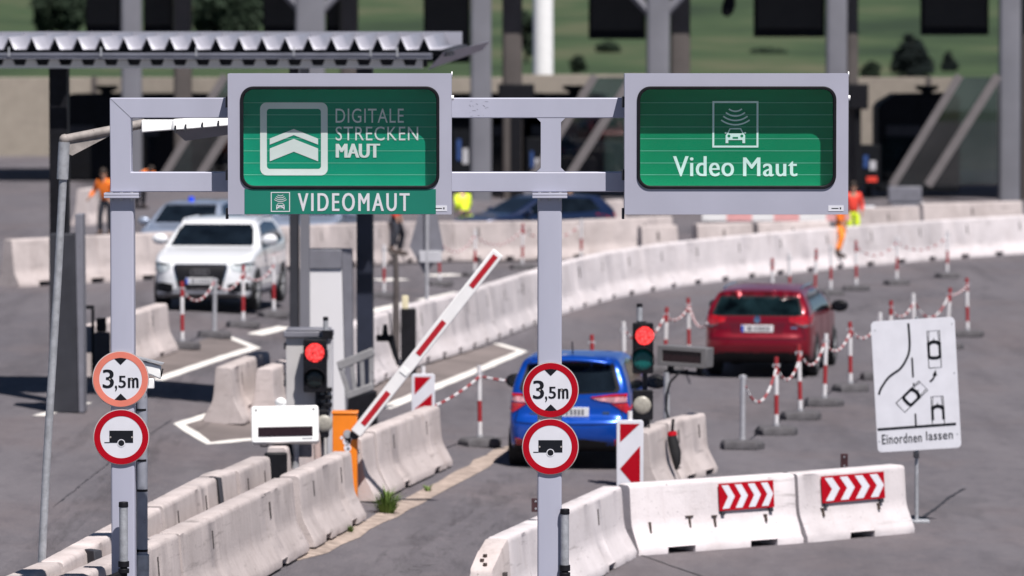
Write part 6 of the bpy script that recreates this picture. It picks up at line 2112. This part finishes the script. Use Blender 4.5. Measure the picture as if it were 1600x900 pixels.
# ================================================================ people
def person(label, loc, rz, jac, tro, pose, scale=1.0, helmet=None):
    """joints in metres, figure faces -y before turning; one skinned body, clothes as thicker skins over it"""
    t = thing('person', label, 'person', loc, rz, 'people at work near the toll booths')
    t.scale = (scale,) * 3
    J = dict(pelvis=(0, 0, .95), waist=(0, -.01, 1.10), chest=(0, 0, 1.32), neck=(0, .0, 1.49), head=(0, -.03, 1.60), crown=(0, -.02, 1.74),
             shl=(-.18, 0, 1.43), ell=(-.25, .04, 1.15), hal=(-.24, -.08, .92), fil=(-.235, -.11, .80),
             shr=(.18, 0, 1.43), elr=(.25, .04, 1.15), har=(.24, -.08, .92), fir=(.235, -.11, .80),
             hpl=(-.10, 0, .90), knl=(-.11, -.03, .50), anl=(-.11, .02, .09), tol=(-.12, -.17, .035),
             hpr=(.10, 0, .90), knr=(.11, -.03, .50), anr=(.11, .02, .09), tor=(.12, -.17, .035))
    J.update(pose)
    if 'raise_' in J:
        dz = J.pop('raise_')
        for k in ('pelvis', 'waist', 'chest', 'neck', 'head', 'crown', 'shl', 'ell', 'hal', 'fil', 'shr', 'elr', 'har', 'fir'):
            J[k] = (J[k][0], J[k][1], J[k][2] + dz)
    if 'lean' in J:
        a = J.pop('lean')
        for k in ('waist', 'chest', 'neck', 'head', 'crown', 'shl', 'shr'):
            v = Vector(J[k]) - Vector(J['pelvis']); v = Matrix.Rotation(a, 3, 'X') @ v; J[k] = tuple(v + Vector(J['pelvis']))
    def skin(name, chains, rad, m, parent, sub=1):
        names = []
        for c in chains:
            for n_ in c:
                if n_ not in names: names.append(n_)
        me = bpy.data.meshes.new(name)
        ed = []
        for c in chains:
            for a, b in zip(c[:-1], c[1:]): ed.append((names.index(a), names.index(b)))
        me.from_pydata([J[n_] for n_ in names], ed, [])
        me.materials.append(m)
        o = bpy.data.objects.new(name, me); COL.objects.link(o); o.parent = parent
        sk = o.modifiers.new('skin', 'SKIN'); sk.use_smooth_shade = True
        for i, n_ in enumerate(names):
            sv = me.skin_vertices[0].data[i]
            r_ = rad[n_]; sv.radius = r_ if isinstance(r_, tuple) else (r_, r_)
            sv.use_root = (i == 0)
        sb = o.modifiers.new('sub', 'SUBSURF'); sb.levels = sub; sb.render_levels = sub
        return o
    rad = dict(pelvis=(.13, .10), waist=(.12, .09), chest=(.15, .11), neck=.055, head=(.075, .09), crown=(.06, .075), shl=.06, ell=.042, hal=.032, fil=.03,
               shr=.06, elr=.042, har=.032, fir=.03, hpl=.085, knl=.058, anl=.042, tol=.035, hpr=.085, knr=.058, anr=.042, tor=.035)
    ch = [['pelvis', 'waist', 'chest', 'neck', 'head', 'crown'], ['chest', 'shl', 'ell', 'hal', 'fil'], ['chest', 'shr', 'elr', 'har', 'fir'], ['pelvis', 'hpl', 'knl', 'anl', 'tol'], ['pelvis', 'hpr', 'knr', 'anr', 'tor']]
    skin('body', ch, rad, M['skin'], t, 2)
    r2 = {k: ((v[0] + .03, v[1] + .035) if isinstance(v, tuple) else v + .022) for k, v in rad.items()}
    for nm, s in (('l', 0), ('r', 1)):
        h = Vector(J['ha' + nm]); e_ = Vector(J['el' + nm]); J['cu' + nm] = tuple(e_.lerp(h, .86)); r2['cu' + nm] = .05
        k_ = Vector(J['kn' + nm]); a_ = Vector(J['an' + nm]); J['hm' + nm] = tuple(k_.lerp(a_, .9)); r2['hm' + nm] = .075
    J['hem'] = tuple(Vector(J['pelvis']) + Vector((0, 0, -.05))); r2['hem'] = (.165, .14)
    skin('jacket', [['hem', 'waist', 'chest'], ['chest', 'shl', 'ell', 'cul'], ['chest', 'shr', 'elr', 'cur']], r2, jac, t, 2)
    J['wst'] = tuple(Vector(J['pelvis']) + Vector((0, 0, .08))); r2['wst'] = (.14, .11); r2['pelvis'] = (.15, .125)
    skin('trousers', [['wst', 'pelvis'], ['pelvis', 'hpl', 'knl', 'hml'], ['pelvis', 'hpr', 'knr', 'hmr']], r2, tro, t, 2)
    for nm in 'lr':
        a_, b_ = Vector(J['an' + nm]), Vector(J['to' + nm])
        mb = MB(); d = b_ - a_; mb.tube([a_ + Vector((0, 0, .06)), a_ + Vector((0, .01, -.02)), a_.lerp(b_, .55) + Vector((0, 0, -.02)), b_ + d.normalized() * .05], [.055, .062, .06, .045], 12)
        mb.build('boot', M['boot'], t)
    hdp = Vector(J['head']).lerp(Vector(J['crown']), .55)
    mb = MB(); mb.ball((hdp.x, hdp.y + .015, hdp.z + .035), (.092, .112, .095), 16)
    mb.build('hair' if helmet is None else 'helmet', M['hair'] if helmet is None else helmet, t)
    mb = MB(); f = Vector(J['head'])
    mb.ball((f.x, f.y - .10, f.z + .025), (.014, .022, .024), 8)
    for s in (-1, 1): mb.ball((f.x + s * .088, f.y + .0, f.z + .03), (.014, .025, .034), 8)
    mb.build('nose_and_ears', M['skin'], t)
    mb = MB()
    for s in (-1, 1): mb.ball((f.x + s * .034, f.y - .088, f.z + .055), (.014, .010, .010), 8)
    mb.box(f.x - .025, f.x + .025, f.y - .093, f.y - .08, f.z - .03, f.z - .022)
    mb.build('eyes_and_mouth', M['hair'], t)
    return t
def stand(px, py): return G(px, py)
person('person in bright orange jacket and dark trousers standing left of the left gantry post', stand(166, 368), R(-25), M['hivis_o'], M['trouser'], dict(lean=R(10), knl=(-.12, -.12, .5), anl=(-.12, -.10, .09), tol=(-.12, -.28, .035), hal=(-.42, -.18, .98), fil=(-.48, -.2, .9), ell=(-.36, .0, 1.16)))
person('person in orange bending over, back seen just above the lower gantry beam', stand(219, 326), R(35), M['hivis_o'], M['trouser'], dict(lean=R(68), ell=(-.2, -.6, .9), hal=(-.18, -.62, .66), fil=(-.18, -.64, .56), elr=(.2, -.6, .9), har=(.18, -.62, .66), fir=(.18, -.64, .56)))
person('person in a yellow vest bending over the dark blue car, right of the left sign', stand(727, 385), R(200), M['hivis_y'], M['trouser'], dict(lean=R(30), hal=(-.1, -.5, .95), fil=(-.1, -.58, .92), ell=(-.22, -.25, 1.1)))
person('person in a yellow vest standing just right of the right gantry post', stand(889, 390), R(120), M['hivis_y'], M['trouser'], dict())
STRADDLE = dict(raise_=.20, hpl=(-.12, 0, 1.06), knl=(-.40, -.10, .80), anl=(-.47, .02, .40), tol=(-.50, -.15, .31), hpr=(.12, 0, 1.06), knr=(.38, -.10, .72), anr=(.42, 0, .30), tor=(.44, -.17, .25))
def on_wall(px, py, back=.33):
    p = G(px, py); p.y += back; return Vector((p.x, p.y, gz(p.x)))
person('person in dark trousers astride the far wall under the left sign', on_wall(618, 414), R(80), M['hivis_r'], M['trouser'], dict(STRADDLE))
M['hivis_trouser'] = mat('orange_work_trousers', (0.80, 0.22, 0.02), 0.8, 0, 0.15, 8, 0.3, 30)
person('worker in orange trousers and dark boots astride the wall under the right sign corner', on_wall(1314, 419), R(80), M['hivis_o'], M['hivis_trouser'], dict(STRADDLE))
person('worker in a red and yellow vest just right of the right sign, behind the wall', stand(1333, 384), R(0), M['hivis_r'], M['hivis_y'], dict())

# ================================================================ toll plaza
YP = 178.0
def upright(parent, px0, px1, Y, m, ztop=8.3, name='column', zb=0.0, dy=.5):
    A, B = V(px0, 200, Y), V(px1, 200, Y)
    mb = MB(); w_ = (B.x - A.x) / 2; cx = (A.x + B.x) / 2
    # round-cornered column
    base = rrect(-w_, w_, -dy / 2, dy / 2, min(w_, dy / 2) * .55, 5)
    mb.loft([[(cx + x, Y + y, z) for x, y in base] for z in (zb, ztop)])
    return mb.build(name, M[m], parent, shift=parent.location)
def plaza():
    t = thing('toll_plaza', 'blurred toll station with grey and brown columns behind the two green signs', 'toll station', (0, YP, 0))
    MB().box(-62, 62, YP + 2.0, YP + 19, 8.32, 9.2).build('roof', M['lgrey'], t, shift=t.location)
    for x0, x1, m, dy in ((190, 222, 'column', 0), (462, 508, 'column', 0), (735, 768, 'column', 0), (1010, 1046, 'column', 0), (1290, 1323, 'column', 0), (1560, 1594, 'column', 0), (-80, -46, 'column', 0)):
        upright(t, x0, x1, YP, m)
    for x0, x1, m in ((272, 300, 'column_b'), (532, 560, 'column_b'), (785, 816, 'column_b'), (1047, 1078, 'column_b'), (1322, 1340, 'column_b'), (1595, 1624, 'column_b')):
        upright(t, x0, x1, YP + 3.5, m)
    for px in (487, 1028):
        for s in (-1, 1):
            A = V(px + s * 5, 28, YP); B = V(px + s * 45, -14, YP); C_ = V(px + s * 80, -50, YP)
            mb = MB(); mb.tube([A, B, C_], .16, 8); mb.build('brace', M['column'], t, shift=t.location)
plaza()
def hang_panel(label, x0, x1, yb, Y=YP + 4.6):
    A, B = V(x0, yb, Y), V(x1, yb, Y)
    c = Vector(((A.x + B.x) / 2, Y, A.z))
    t = thing('hanging_board', label, 'hanging board', c, group='dark boards hanging from the toll roof')
    w_ = (B.x - A.x) / 2; h = 8.3 - A.z
    MB().box(-w_, w_, 0, .4, 0, h - .3).build('board', M['plaza_dark'], t, bevel=.03)
    MB().box(-w_ * .92, w_ * .92, -.06, -.002, h * .12, h - .4).build('back_cover', M['dgrey2'], t, bevel=.02)
    mb = MB()
    for s in (-.6, .6): mb.box(w_ * s - .05, w_ * s + .05, .15, .25, h - .29, h)
    mb.build('hanger', M['mgrey'], t)
M['dgrey2'] = mat('board_back', (0.012, 0.010, 0.010), 0.6, 0, 0.3, 1.5)
hang_panel('dark hanging board at the upper left, left of the first grey column', 134, 188, 52)
hang_panel('dark hanging board between the first grey column and the beige one', 224, 270, 52)
hang_panel('dark hanging board above the left sign, left of the braced column', 411, 463, 54)
hang_panel('dark hanging board above the left sign, right of the braced column', 509, 531, 54)
hang_panel('dark hanging board above the end of the shelter roof', 662, 734, 98)
hang_panel('dark hanging board above the left edge of the right sign', 920, 1009, 61)
hang_panel('dark hanging board above the right half of the right sign', 1178, 1289, 58)
hang_panel('dark hanging board at the upper right corner', 1439, 1545, 55)
def booth(i, dx, label, dome=True):
    Y = YP + 6
    p = lambda px, py, yy=0: V(px + dx, py, Y + yy)
    c = p(1428, 290); c.z = 0
    t = thing('toll_booth', label, 'toll booth', c, group='dark toll booths')
    P = [p(1372, 300), p(1372, 168), p(1378, 160), p(1400, 147), p(1488, 146), p(1500, 152), p(1500, 300)]
    poly = [(a.x - c.x, max(a.z, 0.05)) for a in P]
    MB().prism(poly, 0, 3.0).build('body', M['plaza_dark'], t, bevel=.08)
    A, B = p(1378, 280), p(1432, 214)
    wn = MB().box(A.x - c.x, B.x - c.x, -.03, -.002, A.z, B.z).build('window', M['glass'], t, bevel=.01)
    A, B = p(1385, 212), p(1438, 196)
    MB().box(A.x - c.x, B.x - c.x, -.04, -.002, A.z, B.z).build('blind', M['dgrey'], t, bevel=.01)
    if dome:
        A, B = p(1437, 147), p(1468, 134)
        MB().loft([[((A.x + B.x) / 2 - c.x + r * math.cos(i_ * math.pi / 6), 1.2 + .5 * math.sin(i_ * math.pi / 6), z) for i_ in range(12)] for r, z in ((.18, A.z - .05), (.2, A.z + .08), (.40, A.z + .15), (.42, B.z))]).build('roof_fan', M['black'], t)
M['rail_grey'] = mat('screen_rail_grey', (0.15, 0.135, 0.138), 0.6, 0, 0.1, 3)
def screen(dx, label, Y=YP - 2):
    p = lambda px, py: V(px + dx, py, Y)
    c = p(1415, 292)
    t = thing('booth_screen', label, 'glass screen', (c.x, Y, 0), group='slanted glass screens before the toll booths')
    def bar(a, b, th):
        A, B = p(*a) - t.location, p(*b) - t.location
        n = Vector((-(B - A).z, 0, (B - A).x)).normalized() * th / S(Y) / 2
        return [A - n, B - n, B - n + Vector((0, .15, 0)), A - n + Vector((0, .15, 0)), A + n, B + n, B + n + Vector((0, .15, 0)), A + n + Vector((0, .15, 0))]
    MB().hexa(bar((1394, 290), (1500, 118), 12)).build('rail', M['rail_grey'], t)
    MB().hexa(bar((1450, 290), (1560, 118), 13)).build('rail', M['rail_grey'], t)
    G_ = [p(1396, 290), p(1500, 121), p(1560, 121), p(1560, 290)]
    MB().prism([((a - t.location).x, (a - t.location).z) for a in G_], .16, .19).build('pane', M['shield_glass'], t)
    A, B = p(1388, 316) - t.location, p(1440, 291) - t.location
    MB().box(A.x, B.x, -.1, .5, A.z, B.z - .01).build('meter_box', M['mgrey'], t, bevel=.03)
    MB().box(A.x + .1, B.x + .1, -.05, .4, A.z - .12, A.z - .01).build('shelf', M['lgrey'], t, bevel=.02)
    x = p(1412, 300).x - t.location.x
    MB().cyl((x, .2, 0), (x, .2, A.z - .12), .09, n=12).build('stand', M['mgrey'], t)
for i, (dx, lb) in enumerate(((0, 'dark toll booth at the right with a round roof fan'), (-555, 'dark toll booth behind the gap between the two signs'), (-1290, 'dark toll booth at the left behind the lamp arm'), (-1000, 'dark toll booth hidden mostly by the left sign'), (-290, 'dark toll booth hidden mostly by the right sign'), (-1190, 'dark toll booth behind the left end of the gantry frame'), (-1105, 'dark toll booth behind the leaning screen at the left'), (-715, 'dark toll booth behind the right edge of the left sign'), (-640, 'dark toll booth behind the brown column between the signs'))):
    booth(i, dx, lb, i in (0, 1, 2))
screen(0, 'slanted glass screen at the right above a grey box'); screen(-570, 'slanted glass screen between the two toll signs'); screen(-1148, 'slanted glass screen seen through the left end of the gantry frame')
M['screen_blue'] = mat('blue_panel', (0.03, 0.07, 0.22), 0.4, 0, 0.2, 4)
def box_on(label, x0, x1, y0, y1, Y, m, name, cat):
    A, B = V(x0, y1, Y), V(x1, y0, Y)
    t = thing(name, label, cat, ((A.x + B.x) / 2, Y, 0))
    w_ = (B.x - A.x) / 2
    MB().box(-w_, w_, 0, .6, A.z, B.z).build('cabinet', M[m], t, bevel=.04)
    MB().box(-w_ * .3, w_ * .3, .2, .4, 0.02, A.z).build('stand', M['black'], t)
    if m == 'plaza_dark':
        h = B.z - A.z
        MB().box(-w_ * .5, -w_ * .1, -.03, -.002, A.z + h * .45, A.z + h * .75).build('screen', M['screen_blue'], t)
        MB().box(w_ * .05, w_ * .6, -.03, -.002, A.z + h * .4, A.z + h * .62).build('notice', M['lgrey'], t)
        MB().box(-w_ * .2, w_ * .7, -.03, -.002, A.z + h * .12, A.z + h * .24).build('warning_strip', M['hivis_r'], t)
box_on('small dark box on the brown column right of the right sign', 1326, 1357, 131, 171, YP + 2.6, 'black', 'signal_box', 'box')
box_on('dark signal box low on the brown column between the signs', 778, 835, 131, 160, YP + 3, 'black', 'signal_box', 'box')
box_on('grey cabinet low behind the wall, right of the right sign', 1346, 1368, 322, 352, 150, 'lgrey', 'cabinet', 'cabinet')
box_on('dark equipment block right of the right sign at booth height', 1340, 1376, 226, 292, YP + 5, 'plaza_dark', 'equipment_block', 'box')
box_on('dark equipment block between the grey and brown columns left of the dark blue car', 706, 738, 190, 300, YP + 5, 'plaza_dark', 'equipment_block', 'box')
box_on('dark equipment block right of the brown column, above the dark blue car', 822, 848, 215, 300, YP + 5, 'plaza_dark', 'equipment_block', 'box')
def hanger():
    Y = YP + 3
    c = V(1136, 26, Y)
    t = thing('loudspeaker', 'dark drop shaped loudspeaker hanging at the top edge above the right sign', 'loudspeaker', c)
    MB().loft([[(r * math.cos(i * math.pi / 8) + s, r * .8 * math.sin(i * math.pi / 8), z) for i in range(16)] for r, z, s in ((.05, 0, 0), (.2, .12, .0), (.24, .4, .06), (.16, .8, .12), (.06, 1.0, .15), (.05, 8.3 - c.z, .15))]).build('horn', M['plaza_dark'], t)
hanger()
def white_mast():
    Y = 226.0
    A, B = V(832, 125, Y), V(865, 125, Y)
    t = thing('white_mast', 'thick white mast rising behind the beige wall between the signs', 'mast', ((A.x + B.x) / 2, Y, 0))
    r = (B.x - A.x) / 2
    MB().cyl((0, 0, -.4), (0, 0, 14), r, r * .9, n=24).build('shaft', M['white_box'], t)
    MB().cyl((0, 0, 14), (0, 0, 14.4), r * 1.1, n=24).build('cap', M['mgrey'], t)
white_mast()
def noise_wall():
    Y = 221.0
    t = thing('beige_wall', 'long beige noise wall behind the toll station, meadow above it', 'wall', (0, Y, 0))
    ztop = V(800, 121, Y).z
    for i in range(24):
        x0 = -72 + 6 * i
        h = ztop + (.12 if i % 5 == 2 else 0)
        MB().box(x0, x0 + 5.96, Y, Y + .25, -.3, h).build('wall_panel', M['beige'], t, bevel=.03, shift=t.location)
        MB().box(x0 - .12, x0 + .08, Y - .08, Y - .002, -.3, h + .05).build('wall_post', M['column_b'], t, shift=t.location)
noise_wall()

# ================================================================ trees and weeds
def leaf_mat(name, c):
    m = mat(name, c, 0.8, 0, 0.45, 0.8, spec=0.2)
    return m
M['leaf_d'] = leaf_mat('dark_needles', (0.007, 0.012, 0.012))
M['leaf_m'] = leaf_mat('bush_leaves', (0.018, 0.030, 0.018))
M['bark'] = mat('bark', (0.06, 0.045, 0.035), 0.9, 0, 0.3, 4, 0.4, 8)
def tree(label, px, pyb, H, Wd, conifer, Y):
    p = V(px, pyb, Y)
    z = hill_h(p.x, Y)
    t = thing('conifer_tree' if conifer else 'leafy_tree', label, 'tree', (p.x, Y, z), group='trees on the meadow')
    H = H / S(Y) + (p.z - z); Wd = Wd / S(Y)
    rng = random.Random(label)
    MB().tube([(0, 0, -.3), (.1, 0, H * .4), (0, 0, H * .85)], [H * .03, H * .02, H * .006], 8).build('trunk', M['bark'], t)
    lb = MB()
    for i in range(7):
        a = rng.uniform(0, 6.28); z0 = H * rng.uniform(.3, .7); r = Wd * .35
        lb.tube([(0, 0, z0), (r * .5 * math.cos(a), r * .5 * math.sin(a), z0 + H * .05), (r * math.cos(a), r * math.sin(a), z0 + H * .08)], [H * .012, H * .008, H * .003], 6)
    lb.build('limbs', M['bark'], t)
    cl = MB()
    centres = []
    for i in range(34):
        u = rng.random()
        if conifer:
            zc = H * (.06 + .92 * u); rad = Wd / 2 * (1 - u * u) ** .9 + .1
            a = rng.uniform(0, 6.28); r = rad * rng.uniform(.4, .9)
            centres.append((r * math.cos(a), r * math.sin(a), zc, max(.12, rad * .45)))
        else:
            a = rng.uniform(0, 6.28); v = rng.uniform(-.7, 1); r = Wd / 2 * math.sqrt(max(0, 1 - v * v)) * rng.uniform(.5, 1)
            centres.append((r * math.cos(a), r * math.sin(a), H * (.50 + .42 * v), Wd * rng.uniform(.14, .24)))
    for cx, cy, cz, cr in centres:
        for _ in range(150):
            d = Vector((rng.gauss(0, 1), rng.gauss(0, 1), rng.gauss(0, .7))).normalized() * cr * rng.uniform(.5, 1.15)
            c = Vector((cx, cy, cz)) + d
            a = Vector((rng.gauss(0, 1), rng.gauss(0, 1), rng.gauss(0, 1))).normalized(); b = a.orthogonal().normalized()
            s = cr * rng.uniform(.2, .4)
            cl.add([c - a * s, c - b * s * .5, c + a * s, c + b * s * .5], [(0, 1, 2, 3)])
    cl.build('crown', M['leaf_d' if conifer else 'leaf_m'], t)
tree('dark conifer at the upper right above the toll booth', 1424, 118, 72, 54, True, 430)
tree('smaller conifer right of the dark one at the upper right', 1483, 115, 36, 22, True, 450)
tree('low bush on the meadow between the hanging board and the conifer', 1362, 118, 20, 30, False, 420)
tree('dark round bush in the middle of the meadow above the right sign edge', 951, 90, 20, 34, False, 520)
tree('small dark bush right of the white mast', 903, 112, 24, 22, False, 430)
tree('big dark leafy tree at the top left above the shelter roof', 350, 75, 120, 110, False, 560)
tree('dark leafy tree at the far upper left', 96, 60, 90, 80, False, 560)
tree('dark leafy tree between the two brown columns left of the white mast', 822, 112, 100, 40, False, 470)
tree('pale low bush far up the meadow above the right sign', 1200, 108, 18, 50, False, 520)

def weed(px, py, k, n, seed, label):
    p = G(px, py)
    rng = random.Random(seed)
    mb = MB()
    for i in range(n):
        a = rng.uniform(0, 6.28); r = rng.uniform(0, .10) * k; L = rng.uniform(.10, .34) * (1.2 - r / k * 4) * k
        b = Vector((r * math.cos(a), r * math.sin(a) * .7, 0)); ln = Vector((math.cos(a), math.sin(a), 0)) * rng.uniform(.05, .22) * k
        w_ = Vector((-math.sin(a), math.cos(a), 0)) * rng.uniform(.005, .012)
        m1 = b + ln * .5 + Vector((0, 0, L * .7)); tp = b + ln * 1.1 + Vector((0, 0, L * rng.uniform(.75, 1)))
        mb.add([b - w_, b + w_, m1 + w_ * .9, m1 - w_ * .9, tp], [(0, 1, 2, 3), (3, 2, 4)])
    o = mb.build('weed_tuft', M['weed'])
    o.location = (p.x, p.y, gz(p.x)); tag(o, label, 'weed')
M['weed'] = leaf_mat('weed_leaves', (0.13, 0.20, 0.05))
weed(604, 802, 1.0, 150, 3, 'biggest green weed tuft at the foot of the barriers left of the lane')
weed(668, 768, .35, 30, 5, 'tiny weed further up the sandy strip, below the barrier with the striped panel')
weed(548, 832, .3, 24, 6, 'tiny weed at the foot of the front barrier left of the big tuft')
